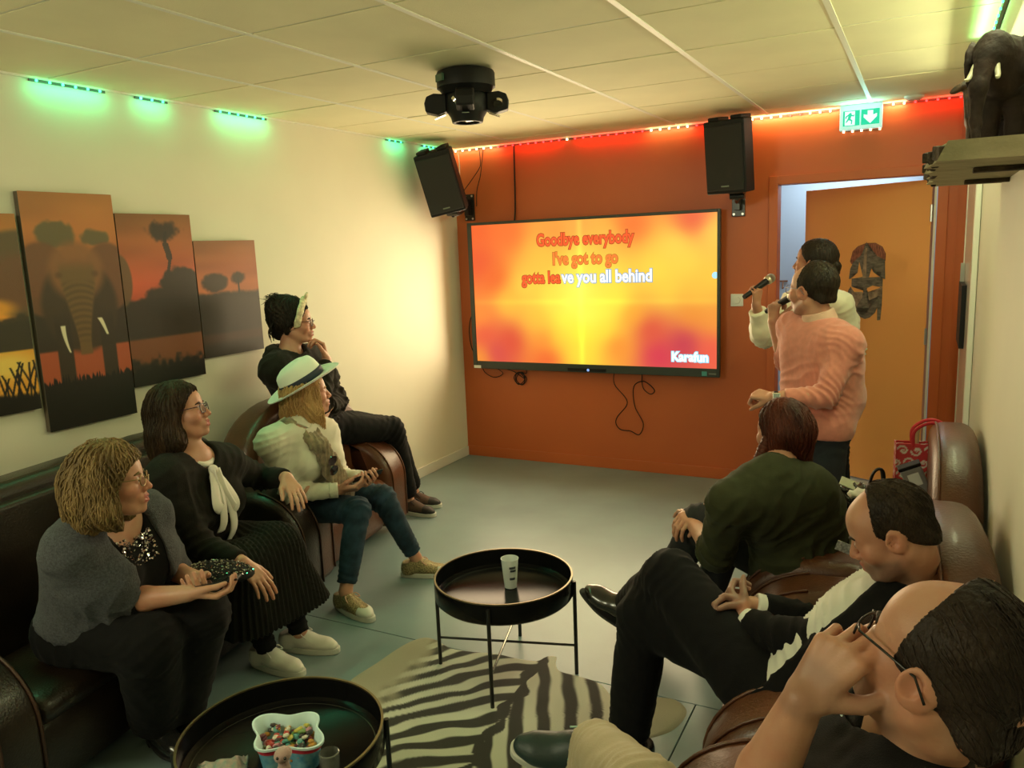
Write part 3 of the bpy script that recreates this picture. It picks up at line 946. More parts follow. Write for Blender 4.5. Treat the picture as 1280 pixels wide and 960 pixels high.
            c = mixc(c, (245, 215, 110), blob(u, v, 0.72, 0.76, 0.25, 0.06, 0.6) * 0.8 * wat)
            gl = np.zeros_like(u)
            for q in range(26):
                b0 = 0.35 + q * 0.027; lean = 0.5 * math.sin(q * 2.4)
                hgt = 0.10 + 0.09 * abs(math.sin(q * 1.7))
                x_ = b0 + lean * (0.93 - v) * 1.2 + lean * 2.2 * (0.93 - v) ** 2
                gl = np.maximum(gl, (1 - smoothstep(0.006, 0.014, np.abs(u - x_))) * (v > 0.93 - hgt))
            c = mixc(c, (20, 18, 12), gl)
            c = mixc(c, (20, 18, 12), smoothstep(0.90, 0.93, v + 0.02 * n1))
        return s2l(c)
    return fn


canv = [(0, -3.427, -3.010, 0.966, 1.959, 'tallest savanna canvas, elephant facing out with white tusks'),
        (1, -3.004, -2.592, 1.083, 1.879, 'savanna canvas with one tall tree above dark bushes, second from right'),
        (2, -2.586, -2.178, 1.160, 1.752, 'smallest savanna canvas at the right end, dark bushes at dusk'),
        (3, -3.862, -3.450, 1.075, 1.868, 'savanna canvas cut by the photo edge, yellow water behind dark grass')]
for k, y0, y1, z0, z1, lab in canv:
    t = thing('canvas_picture', lab, 'picture', (0.003, (y0 + y1) / 2, z0), 0, 'savanna canvases on left wall')
    wv, hv = y1 - y0, z1 - z0
    bm = BM(); add_box(bm, (0.014, 0, hv / 2), (0.028, wv - 0.001, hv - 0.001)); obj('stretcher', bm, M_CEDGE, t, bev=0.002)
    nu = 190 if k == 0 else 130
    color_grid('print', nu, int(nu * hv / wv), (0.0295, -wv / 2, 0), (0, wv, 0), (0, 0, hv), paint(k), M_PRINT, t)
# ------------------------------------------------------------------ club chairs and sofa
M_LEATH = mat('cognac_leather', (0.100, 0.034, 0.014), 0.36, var=0.30, vscale=5, bump=0.22, bscale=130, coat=0.12)
M_LEATHD = mat('dark_brown_leather', (0.016, 0.009, 0.005), 0.36, var=0.35, vscale=5, bump=0.22, bscale=130, coat=0.15)
M_SEAM = mat('brown_piping', (0.05, 0.02, 0.01), 0.5)


def arc(cx, cy, rx, ry, a0, a1, n=8):
    return [(cx + rx * math.cos(math.radians(a0 + (a1 - a0) * k / n)), cy + ry * math.sin(math.radians(a0 + (a1 - a0) * k / n))) for k in range(n + 1)]


def club(label, loc, rz, width, m, seats=1, depth=0.86, armw=0.21, armh=0.60, backh=0.90, seath=0.40, group=None, name='leather_armchair', cat='armchair', thin=False):
    """x forward, y sideways, origin on the floor under the back"""
    t = thing(name, label, cat, loc, rz, group)
    D, a = depth, armw
    prof = [(0.05, 0.05), (D - 0.03, 0.05), (D, 0.09)] + arc(D - 0.27, armh - 0.25, 0.27, 0.25, 0, 82, 9) + [(D - 0.38, armh + 0.002), (0.30, armh - 0.03), (0.10, armh - 0.07), (0.04, armh - 0.12)]
    for s in (-1, 1):
        yc = s * (width / 2 - a / 2)
        bm = BM(); puff(bm, prof, a, 0.05, Matrix.Translation((0, yc, 0)), 5)
        arm = obj('arm', bm, m, t, smooth='angle', angle=1.2)
        for q in (-1, 1):
            ins = 0.006
            pth = [Vector((x - 0.0, yc + q * (a / 2 - 0.040), z)) for x, z in prof[2:13]]
            pth = [p + Vector((0.001, q * 0.006, 0.001)) for p in pth]
            bm = BM(); add_tube(bm, pth, 0.0048, 6); obj('piping', bm, M_SEAM if m is M_LEATHD else m, arm, smooth=True)
    iw = width - 2 * a
    bm = BM()
    puff(bm, [(0.12, 0.06), (D - 0.07, 0.06), (D - 0.05, 0.1), (D - 0.05, 0.26), (D - 0.07, 0.29), (0.12, 0.29)], iw, 0.02, None, 3)
    obj('base', bm, m, t, smooth='angle')
    for k in range(seats):
        w_ = iw / seats
        yc = -iw / 2 + w_ * (k + 0.5)
        bm = BM(); puff(bm, [(0.16, 0.27)] + [(D - 0.08, 0.27), (D - 0.03, 0.30), (D - 0.02, 0.34), (D - 0.05, seath - 0.01), (D - 0.12, seath)] + [(0.30, seath - 0.015), (0.16, seath - 0.02)], w_ - 0.008, 0.035, Matrix.Translation((0, yc, 0)), 4)
        obj('seat_cushion', bm, m, t, smooth='angle', angle=1.2)
    # arched back
    hw = width / 2 - (0.0 if seats == 1 else 0.03)
    R = min(hw * 0.95, 0.42)
    bp = [(-hw + 0.03, 0.06), (hw - 0.03, 0.06), (hw, 0.40)] + arc(hw - R, backh - R * 0.62, R, R * 0.62, 0, 90, 9) + arc(-hw + R, backh - R * 0.62, R, R * 0.62, 90, 180, 9) + [(-hw, 0.40)]
    tilt = Matrix.Translation((0.16, 0, 0.05)) @ Matrix.Rotation(-0.07, 4, 'Y') @ Matrix.Rotation(PI / 2, 4, 'Z')
    if thin:
        tilt = Matrix.Translation((0.085, 0, 0.05)) @ Matrix.Rotation(-0.01, 4, 'Y') @ Matrix.Rotation(PI / 2, 4, 'Z')
    bm = BM(); puff(bm, bp, 0.15 if thin else 0.20, 0.05, tilt, 5)
    bk = obj('backrest', bm, m, t, smooth='angle', angle=1.2)
    bm = BM(); add_tube(bm, [tilt @ Vector((x * 0.985, -0.055, z * 0.995 if z > 0.4 else z)) for x, z in bp[2:]], 0.005, 6); obj('piping', bm, M_SEAM if m is M_LEATHD else m, bk, smooth=True)
    ip = [(x * 0.90, 0.30 if z < 0.3 else z * 0.94) for x, z in bp]
    bm = BM(); puff(bm, ip, 0.04 if thin else 0.10, 0.019, Matrix.Translation((0.030 if thin else 0.10, 0, 0)) @ tilt, 4)
    obj('back_cushion', bm, m, t, smooth='angle', angle=1.2)
    for sx in (0.10, D - 0.08):
        for s in (-1, 1):
            bm = BM(); add_cyl(bm, (sx, s * (width / 2 - 0.07), 0.0), (sx, s * (width / 2 - 0.07), 0.06), 0.018, 0.026, seg=12)
            obj('foot', bm, M_BLACK, t, smooth='angle')
    return t


club('brown leather armchair by the cream wall, woman in white hat seated in it', (0.085, -2.20, 0), math.radians(9), 1.06, M_LEATH, group=None, depth=0.53, armw=0.22, backh=0.86, seath=0.37, armh=0.58)
club('dark brown leather two-seat sofa under the savanna canvases', (0.205, -3.60, 0), math.radians(10.5), 1.78, M_LEATHD, seats=2, depth=0.70, armw=0.20, name='leather_sofa', cat='sofa', backh=0.86, seath=0.38, armh=0.57)
club('brown leather armchair by the white wall holding the pile of bags', (3.465, -2.22, 0), PI + math.radians(1), 0.93, M_LEATH, depth=0.76, backh=0.90, thin=True, seath=0.37, armh=0.56)
club('brown leather armchair under the man in the dark suit', (3.44, -3.17, 0), PI + math.radians(5), 0.92, M_LEATH, depth=0.66, backh=0.88, thin=True, seath=0.37, armh=0.56)
club('brown leather armchair under the nearest man with hand on face', (3.42, -4.13, 0), PI + math.radians(7), 0.92, M_LEATH, depth=0.60, backh=0.76, thin=True, seath=0.37, armh=0.56)

# ------------------------------------------------------------------ tray tables
M_TRAY = mat('black_tray_enamel', (0.006, 0.006, 0.006), 0.20, spec=0.12)
M_RIM = mat('worn_brass_rim', (0.22, 0.17, 0.09), 0.3, 0.8)


def tray_table(label, x, y, r, z0, z1, rot, legr, leglen):
    t = thing('tray_table', label, 'table', (x, y, 0), rot, 'round black tray tables')
    bm = BM(); add_lathe(bm, [(0, z0), (r - 0.012, z0), (r, z0 + 0.012), (r, z1 - 0.002), (r - 0.001, z1), (r - 0.005, z1), (r - 0.006, z0 + 0.022), (r - 0.022, z0 + 0.012), (0, z0 + 0.011)], 72)
    tr = obj('tray', bm, M_TRAY, t, smooth='angle', angle=0.9)
    bm = BM(); add_lathe(bm, [(r + 0.0005, z1 - 0.003), (r + 0.0005, z1 + 0.002), (r - 0.006, z1 + 0.002), (r - 0.006, z1 - 0.003)], 72, closed=True); obj('rim', bm, M_RIM, tr, smooth='angle')
    bm = BM(); add_lathe(bm, [(r - 0.027, z0 + 0.0118), (r - 0.024, z0 + 0.0125), (r - 0.022, z0 + 0.0118)], 72); obj('inner_ring', bm, mat('pale_ring_metal', (0.12, 0.12, 0.10), 0.2, 0.7), tr)  # thin paler metal ring on the tray floor, just inside the wall
    for k in range(4):
        a = PI / 2 * k
        c, s = math.cos(a), math.sin(a)
        bm = BM(); add_cyl(bm, (c * legr, s * legr, 0), (c * legr, s * legr, leglen), 0.0075, seg=10); add_cyl(bm, (c * legr, s * legr, leglen - 0.06), (c * (r - 0.002), s * (r - 0.002), leglen - 0.06), 0.005, seg=8); add_cyl(bm, (c * legr, s * legr, leglen - 0.004), (c * (r - 0.002), s * (r - 0.002), leglen - 0.004), 0.005, seg=8)
        obj('leg', bm, M_BLACKM, t, smooth='angle')
    for k in range(2):
        a = PI / 2 * k
        c, s = math.cos(a), math.sin(a)
        zb = 0.12 + 0.011 * k
        bm = BM(); add_cyl(bm, (-c * legr, -s * legr, zb), (c * legr, s * legr, zb), 0.005, seg=8)
        obj('cross_bar', bm, M_BLACKM if k == 0 else mat('shiny_black_bar', (0.25, 0.25, 0.22), 0.25, 0.9), t, smooth='angle')
    return t


TT = tray_table('round black tray table in mid-room on the zebra rug, plastic cup on it', 1.86, -2.852, 0.27, 0.315, 0.40, math.atan2(-2.774 + 2.852, 2.126 - 1.86), 0.277, 0.385)
TT2 = tray_table('round black tray table nearest the viewer, with the sweets tub', 1.79, -3.99, 0.27, 0.315, 0.40, 0.7, 0.277, 0.385)

# plastic cup
cpx, cpy, cz = 1.862, -2.80, 0.3265
t = thing('plastic_cup', 'frosted plastic cup standing on the mid-room tray table', 'cup', (cpx, cpy, cz))
M_CUP = mat('frosted_cup', (0.80, 0.86, 0.84), 0.35, alpha=0.62)
bm = BM(); add_lathe(bm, [(0, 0.002), (0.024, 0.002), (0.034, 0.118), (0.0355, 0.119), (0.0355, 0.1215), (0.033, 0.1205), (0.0228, 0.006), (0, 0.006)], 32); cup = obj('cup_wall', bm, M_CUP, t, smooth='angle')
bm = BM(); add_lathe(bm, [(0.0252, 0.02), (0.0305, 0.080)], 32)
obj('printed_band', bm, mat('cup_print_band', (0.75, 0.74, 0.60), 0.5, alpha=0.75), t)
bm = BM(); add_lathe(bm, [(0, 0.007), (0.0225, 0.007), (0.0238, 0.022), (0, 0.022)], 24); obj('drink', bm, mat('pale_drink', (0.55, 0.42, 0.2), 0.1, alpha=0.85), t)
M_INK = mat('dark_cup_print', (0.05, 0.06, 0.07), 0.5)
cd = Vector((3.275 - cpx, -5.40 - cpy, 0)).normalized()
ang = math.atan2(cd.y, cd.x)
def ringpatch(bm, z0, z1, r0, r1, a0, a1, n=8):
    A = [bm.verts.new((r0 * math.cos(a0 + (a1 - a0) * k / n), r0 * math.sin(a0 + (a1 - a0) * k / n), z0)) for k in range(n + 1)]
    B = [bm.verts.new((r1 * math.cos(a0 + (a1 - a0) * k / n), r1 * math.sin(a0 + (a1 - a0) * k / n), z1)) for k in range(n + 1)]
    for k in range(n):
        bm.faces.new((A[k], A[k + 1], B[k + 1], B[k]))
bm = BM()
ringpatch(bm, 0.086, 0.096, 0.0318, 0.0327, ang - 0.1, ang + 0.75); ringpatch(bm, 0.074, 0.083, 0.0308, 0.0316, ang + 0.0, ang + 0.8); ringpatch(bm, 0.040, 0.050, 0.0278, 0.0287, ang - 0.1, ang + 0.7)
obj('print_marks', bm, M_INK, t)

# ------------------------------------------------------------------ zebra hide rug
rug_out = [(1.36, -3.30), (1.33, -3.17), (1.345, -3.02), (1.36, -2.86), (1.40, -2.77), (1.47, -2.765), (1.56, -2.80), (1.66, -2.79), (1.76, -2.765), (1.86, -2.765), (1.94, -2.75), (1.965, -2.70), (2.00, -2.69), (2.02, -2.74), (2.06, -2.785), (2.15, -2.79), (2.24, -2.81),
           (2.32, -2.88), (2.37, -2.86), (2.46, -2.81), (2.53, -2.80), (2.585, -2.86), (2.57, -2.98), (2.50, -3.07), (2.42, -3.16), (2.42, -3.32), (2.47, -3.50), (2.55, -3.64), (2.48, -3.74), (2.36, -3.74), (2.22, -3.66), (2.05, -3.66), (1.96, -3.72), (1.90, -3.68), (1.76, -3.64), (1.62, -3.62), (1.46, -3.70), (1.36, -3.64), (1.36, -3.50)]
ro = spline([(x, y, 0) for x, y in rug_out], 9, True)
NA = len(ro); NR = 90
cxr, cyr = 1.94, -3.20
V = []
for k in range(NR + 1):
    f = k / NR
    for p in ro:
        V.append((cxr + (p.x - cxr) * f, cyr + (p.y - cyr) * f, 0.0045 - 0.004 * max(0, (f - 0.97) / 0.03)))
F = []
for k in range(NR):
    for i in range(NA):
        F.append((k * NA + i, (k + 1) * NA + i, (k + 1) * NA + (i + 1) % NA, k * NA + (i + 1) % NA))
M_RUG = mat('hide_print', (0.5, 0.5, 0.5), 0.8, bump=0.4, bscale=500, attr='print', sheen=0.0)
rug = meshdata('zebra_rug', V, F, M_RUG, None)
Va = np.array(V)
px_, py_ = Va[:, 0] - 1.955 + 0.10 * (Va[:, 1] + 2.75), Va[:, 1]
N1 = vnoise(Va, 5, 1) * 0.6 + vnoise(Va, 12, 2) * 0.4
N2 = vnoise(Va, 30, 3)
left = px_ < 0
phL = (py_ - px_ * 0.62 + 0.55 * px_ ** 2) / 0.118 + N1 * 0.50
phR = (px_ * 1.0 + 0.36 * (py_ + 2.75)) / 0.104 + N1 * 0.34 + 0.15
wS = smoothstep(-0.03, 0.03, px_)
sL = np.sin(2 * PI * phL); sR = np.sin(2 * PI * phR)
s_ = np.where(left, sL + 0.05, sR)
spine = np.abs(px_ + 0.015 * np.sin(py_ * 30)) < 0.020 + 0.008 * np.sin(py_ * 50)
s_ = np.where(spine, 1.0, s_)
dark = smoothstep(-0.25, 0.25, s_ + 0.05 * N2 + 0.02)
fade = np.maximum(smoothstep(-0.36, -0.52, px_) if False else 1 - smoothstep(-0.52, -0.40, px_ + 0.03 * N2), smoothstep(0.42, 0.50, px_ + 0.03 * N2))
lightc = np.array([0.62, 0.60, 0.50]); darkc = np.array([0.030, 0.027, 0.022]); hide = np.array([0.36, 0.32, 0.23])
lc = lightc[None] * (1 + 0.12 * N1[:, None])
c = lc * (1 - dark[:, None]) + darkc * dark[:, None]
c = c * (1 - fade[:, None]) + (hide[None] * (1 + 0.2 * N1[:, None])) * fade[:, None]
c4 = np.ones((len(V), 4), dtype=np.float32); c4[:, :3] = np.clip(c, 0, 1)
at = rug.data.color_attributes.new('print', 'FLOAT_COLOR', 'POINT'); at.data.foreach_set('color', c4.ravel())
tag(rug, 'zebra-striped hide rug with tan edges on the grey floor under the tables', 'rug')

# ------------------------------------------------------------------ sweets tub, toy and wrapper on the near table
tx, ty, tz = 1.805, -3.985, 0.3265
t = thing('sweets_tub', 'wavy blue and white plastic tub full of sweets on nearest table', 'tub', (tx, ty, tz))
tub = []
for k in range(72):
    a = 2 * PI * k / 72
    r = 0.086 + 0.015 * math.cos(4 * a + 0.5) + 0.008 * math.cos(2 * a)
    tub.append((r * math.cos(a) * 1.1, r * math.sin(a)))
M_TUBW = mat('tub_pale_inside', (0.62, 0.82, 0.84), 0.3)
M_TUBB = mat('tub_blue_outside', (0.05, 0.28, 0.50), 0.35, var=0.3, vscale=40, col2=(0.25, 0.55, 0.65))
def ringset(bm, levels):
    R = []
    for s, z in levels:
        R.append([bm.verts.new((x * s, y * s, z)) for x, y in tub])
    n = len(tub)
    for A, B in zip(R, R[1:]):
        for i in range(n):
            bm.faces.new((A[i], A[(i + 1) % n], B[(i + 1) % n], B[i]))
    return R
bm = BM(); R = ringset(bm, [(0.84, 0.0), (0.97, 0.070)]); bm.faces.new(R[0]); obj('tub_outside', bm, M_TUBB, t, smooth='angle')
bm = BM(); R = ringset(bm, [(0.97, 0.068), (1.04, 0.069), (1.04, 0.075), (0.985, 0.075), (0.93, 0.066), (0.80, 0.004)]); bm.faces.new(R[-1][::-1]); obj('tub_inside', bm, M_TUBW, t, smooth='angle')
bm = BM(); R = ringset(bm, [(0.955, 0.055), (0.958, 0.066)]); o = obj('red_band', bm, mat('red_band_print', (0.5, 0.03, 0.06), 0.4), t)
for v_ in o.data.vertices: v_.co.x *= 1.004; v_.co.y *= 1.004
sweet_cols = [(0.45, 0.05, 0.04), (0.60, 0.28, 0.05), (0.60, 0.52, 0.10), (0.10, 0.32, 0.28), (0.66, 0.62, 0.50), (0.22, 0.06, 0.08), (0.20, 0.34, 0.10), (0.55, 0.25, 0.30), (0.05, 0.04, 0.04)]
sm = {}
srr = random.Random(4)
nsw = 0
for k in range(1000):
    a, q = srr.uniform(0, 2 * PI), srr.random() ** 0.5
    lim = (0.086 + 0.015 * math.cos(4 * a + 0.5) + 0.008 * math.cos(2 * a)) * 0.78
    x, y = q * lim * math.cos(a) * 1.1, q * lim * math.sin(a)
    ci = srr.randrange(len(sweet_cols)); sh = srr.randrange(3)
    if (ci, sh) not in sm:
        bm = BM()
        if sh == 0:
            bmesh.ops.create_icosphere(bm, subdivisions=2, radius=0.0085); bmesh.ops.scale(bm, vec=(1.2, 0.9, 0.7), verts=bm.verts)
        elif sh == 1:
            add_box(bm, (0, 0, 0), (0.018, 0.013, 0.009)); bmesh.ops.bevel(bm, geom=bm.edges, offset=0.003, segments=2, affect='EDGES')
        else:
            add_tube(bm, [(-0.011, 0, 0), (-0.004, 0.004, 0), (0.004, 0.004, 0), (0.011, -0.001, 0)], [0.004, 0.006, 0.006, 0.004], 8)
        o = obj('sweet', bm, mat('sweet_colour_%s' % 'abcdefghi'[ci], sweet_cols[ci], 0.35), None, smooth=True)
        sm[(ci, sh)] = o.data
    else:
        o = link('sweet', sm[(ci, sh)])
    nsw += 1
    o.location = (tx + x, ty + y, tz + 0.014 + 0.048 * (nsw / 150) * (1 - 0.35 * q) + 0.004)
    o.rotation_euler = (srr.uniform(-.5, .5), srr.uniform(-.5, .5), srr.uniform(0, 6))
    tag(o, '%s %s sweet among the sweets in the wavy tub' % (('dark red', 'orange', 'yellow', 'teal', 'cream', 'maroon', 'green', 'pink', 'black')[ci], ('rounded', 'square', 'curved')[sh]), 'sweet', '%s %s sweets in the wavy tub' % (('dark red', 'orange', 'yellow', 'teal', 'cream', 'maroon', 'green', 'pink', 'black')[ci], ('rounded', 'square', 'curved')[sh]))
    if nsw >= 150:
        break
# ------------------------------------------------------------------ small plush toy, glass, wrapper
M_PLUSH = mat('pink_plush', (0.50, 0.33, 0.30), 0.9, sheen=0.5, bump=0.5, bscale=300)
t = thing('soft_toy', 'small pinkish toy animal with black eyes standing against the sweets tub', 'toy', (1.885, -4.085, 0.3265))
bm = BM()
bmesh.ops.create_uvsphere(bm, u_segments=24, v_segments=16, radius=0.020, matrix=Matrix.Translation((0, 0, 0.090)) @ Matrix.Diagonal((1.0, 1.25, 0.95, 1)))
obj('head', bm, M_PLUSH, t, smooth=True)
bm = BM(); add_tube(bm, spline([(0, 0.0, 0.0), (0.002, -0.004, 0.03), (0, 0, 0.06), (0, 0, 0.085)], 6), [0.020] * 6 + [0.017] * 6 + [0.014] * 7, 14); obj('body', bm, M_PLUSH, t, smooth=True)
for s in (-1, 1):
    bm = BM(); bmesh.ops.create_uvsphere(bm, u_segments=12, v_segments=8, radius=0.0042, matrix=Matrix.Translation((0.012 + s * 0.0095 * 0.9, -0.018 + 0.004 * s, 0.094)))
    obj('eye', bm, mat('toy_eye_black', (0.004, 0.004, 0.004), 0.1, coat=1), t, smooth=True)
t = thing('glass_jar', 'small smoky glass behind the sweets tub, right side', 'glass', (1.945, -3.985, 0.3265))
bm = BM(); add_lathe(bm, [(0, 0), (0.024, 0), (0.026, 0.01), (0.027, 0.05), (0.024, 0.052), (0.023, 0.008), (0, 0.006)], 28)
obj('glass_wall', bm, mat('smoky_glass', (0.25, 0.27, 0.24), 0.08, alpha=0.45, coat=1), t, smooth='angle')
# crumpled sweet bag
Vv, Ff = [], []
n = 22
for i in range(n + 1):
    for j in range(n + 1):
        u, v = i / n, j / n
        Vv.append(((u - .5) * 0.13, (v - .5) * 0.10, 0.0))
Vv = np.array(Vv)
edge = np.minimum(np.minimum(Vv[:, 0] + .065, .065 - Vv[:, 0]), np.minimum(Vv[:, 1] + .05, .05 - Vv[:, 1]))
top = 0.004 + 0.028 * np.clip(edge / 0.03, 0, 1) ** 0.6 + 0.008 * np.abs(vnoise(Vv, 45, 1)) + 0.005 * vnoise(Vv, 90, 2)
zz = np.where(edge < 0.004, 0.012 + 0.004 * np.sin(Vv[:, 0] * 500), top)
Vv[:, 2] = zz
for i in range(n):
    for j in range(n):
        a = i * (n + 1) + j
        Ff.append((a, a + 1, a + n + 2, a + n + 1))
Vb = Vv.copy(); Vb[:, 2] = 0.001
nV = len(Vv)
Fa = Ff + [tuple(x + nV for x in f[::-1]) for f in Ff]
for i in range(n):
    for (a, b_) in ((i, i + 1), ((i + 1) * (n + 1) + n, i * (n + 1) + n)):
        pass
for i in range(n):
    e = [(i, i + 1), (n * (n + 1) + i + 1, n * (n + 1) + i), ((i + 1) * (n + 1), i * (n + 1)), (i * (n + 1) + n, (i + 1) * (n + 1) + n)]
    for a, b_ in e:
        Fa.append((b_, a, a + nV, b_ + nV))
w = meshdata('sweet_bag', np.vstack([Vv, Vb]), Fa, mat('crumpled_foil_print', (0.42, 0.30, 0.26), 0.35, var=0.6, vscale=55, col2=(0.20, 0.30, 0.26), bump=0.2, bscale=90), None)
w.location = (1.70, -4.125, 0.3265); w.rotation_euler = (0, 0, 0.75)
tag(w, 'crumpled opened sweet packet beside the wavy tub on the near table', 'packet')
# ------------------------------------------------------------------ implicit-surface modelling (numpy), for bodies, hair and clothes
def A3(p):
    return np.array([float(p[0]), float(p[1]), float(p[2])])


def nrm(v):
    v = A3(v)
    return v / (np.linalg.norm(v) + 1e-9)


def cap(a, b, r1, r2=None, k=0.02, n=None, f=1.0, cut=None):
    """tapered capsule; n,f flatten it along n by factor f; cut='b' flat end at b ('ab' both)"""
    return dict(t='c', a=A3(a), b=A3(b), r1=r1, r2=r1 if r2 is None else r2, k=k, n=None if n is None else nrm(n), f=f, cut=cut)


def ell(c, M, rad, k=0.02, sub=False):
    return dict(t='e', c=A3(c), M=np.array(M, float), rad=np.array(rad, float), k=k, sub=sub)


def sph(c, r, k=0.02, sub=False):
    return dict(t='e', c=A3(c), M=np.eye(3), rad=np.array([r, r, r], float), k=k, sub=sub)


class Group:
    def __init__(self, prims, cuts=(), k=0.02, off=0.0):
        self.prims, self.cuts, self.k, self.off = prims, cuts, k, off


def bounds(p, off):
    if p['t'] == 'c':
        r = max(p['r1'], p['r2']) + off
        lo = np.minimum(p['a'], p['b']) - r; hi = np.maximum(p['a'], p['b']) + r
    else:
        e = np.abs(p['M'].T) @ (p['rad'] + off)
        lo, hi = p['c'] - e, p['c'] + e
    return lo, hi


def sdf_eval(p, X, Y, Z, off):
    if p['t'] == 'c':
        a, b = p['a'], p['b']
        d = b - a
        L2 = float(d @ d)
        x, y, z = X - np.float32(a[0]), Y - np.float32(a[1]), Z - np.float32(a[2])
        if L2 < 1e-10:
            t = np.float32(0)
        else:
            tr = (x * np.float32(d[0]) + y * np.float32(d[1]) + z * np.float32(d[2])) / np.float32(L2)
            t = np.clip(tr, 0, 1)
        qx, qy, qz = x - t * np.float32(d[0]), y - t * np.float32(d[1]), z - t * np.float32(d[2])
        q2 = qx * qx + qy * qy + qz * qz
        if p['n'] is not None:
            n = p['n'].astype(np.float32)
            qn = qx * n[0] + qy * n[1] + qz * n[2]
            q2 = q2 + qn * qn * np.float32(1 / p['f'] ** 2 - 1)
        r = np.float32(p['r1'] + off) + t * np.float32(p['r2'] - p['r1'])
        D = np.sqrt(q2) - r
        if p['cut']:
            L = math.sqrt(L2)
            if 'b' in p['cut']:
                D = np.maximum(D, (tr - 1) * np.float32(L))
            if 'a' in p['cut']:
                D = np.maximum(D, -tr * np.float32(L))
        return D
    M = p['M'].astype(np.float32)
    c = p['c']
    x, y, z = X - np.float32(c[0]), Y - np.float32(c[1]), Z - np.float32(c[2])
    R = (p['rad'] + off).astype(np.float32)
    k0 = 0; k1 = 0
    for i in range(3):
        q = x * M[i, 0] + y * M[i, 1] + z * M[i, 2]
        k0 = k0 + (q / R[i]) ** 2
        k1 = k1 + (q / R[i] ** 2) ** 2
    k0 = np.sqrt(k0); k1 = np.sqrt(k1) + np.float32(1e-6)
    return k0 * (k0 - 1) / k1


def smin(a, b, k):
    h = np.clip(0.5 + 0.5 * (b - a) / k, 0, 1)
    return b + (a - b) * h - k * h * (1 - h)


def axes_for(lo, hi, h, zones):
    ax = []
    for i in range(3):
        xs = [lo[i]]
        while xs[-1] < hi[i]:
            x = xs[-1]
            st = h
            for zl, zh, zf in zones:
                if zl[i] - h <= x <= zh[i]:
                    st = min(st, zf)
            xs.append(x + st)
        ax.append(np.array(xs, dtype=np.float32))
    return ax


def make_field(groups, h, zones=(), pad=0.02):
    los, his = [], []
    for g in groups:
        for p in g.prims:
            if p.get('sub'):
                continue
            l, u = bounds(p, g.off); los.append(l); his.append(u)
    lo, hi = np.min(los, 0) - pad, np.max(his, 0) + pad
    ax = axes_for(lo, hi, h, zones)
    F = np.full([len(a) for a in ax], 1.0, dtype=np.float32)

    def region(l, u):
        return tuple(slice(max(0, int(np.searchsorted(ax[i], l[i])) - 3), min(len(ax[i]), int(np.searchsorted(ax[i], u[i])) + 3)) for i in range(3))

    def sub(s):
        return ax[0][s[0]][:, None, None], ax[1][s[1]][None, :, None], ax[2][s[2]][None, None, :]

    for g in groups:
        single = len(g.cuts) == 0
        if single:
            T = F
            off0 = (0, 0, 0)
        else:
            gl = np.min([bounds(p, g.off)[0] for p in g.prims if not p.get('sub')], 0) - 0.02 - g.k
            gu = np.max([bounds(p, g.off)[1] for p in g.prims if not p.get('sub')], 0) + 0.02 + g.k
            gs = region(gl, gu)
            T = np.full([s.stop - s.start for s in gs], 1.0, dtype=np.float32)
            off0 = tuple(s.start for s in gs)
        for p in g.prims:
            l, u = bounds(p, g.off)
            m = p['k'] + 0.004
            s = region(l - m, u + m)
            D = sdf_eval(p, *sub(s), g.off)
            q = tuple(slice(max(0, a.start - o), max(0, a.stop - o)) for a, o in zip(s, off0))
            cur = T[q]
            if cur.shape != D.shape:
                D = D[:cur.shape[0], :cur.shape[1], :cur.shape[2]]
            if p.get('sub'):
                T[q] = -smin(-cur, D, np.float32(p['k']))
            else:
                T[q] = smin(cur, D, np.float32(p['k'])) if p['k'] > 0 else np.minimum(cur, D)
        if not single:
            X, Y, Z = sub(gs)
            for c in g.cuts:
                if callable(c):
                    T = np.maximum(T, c(X, Y, Z).astype(np.float32))
                else:
                    pt, n = A3(c[0]), nrm(c[1])
                    T = np.maximum(T, (X - np.float32(pt[0])) * np.float32(n[0]) + (Y - np.float32(pt[1])) * np.float32(n[1]) + (Z - np.float32(pt[2])) * np.float32(n[2]))
            F[gs] = smin(F[gs], T, np.float32(g.k)) if g.k > 0 else np.minimum(F[gs], T)
    return ax, F


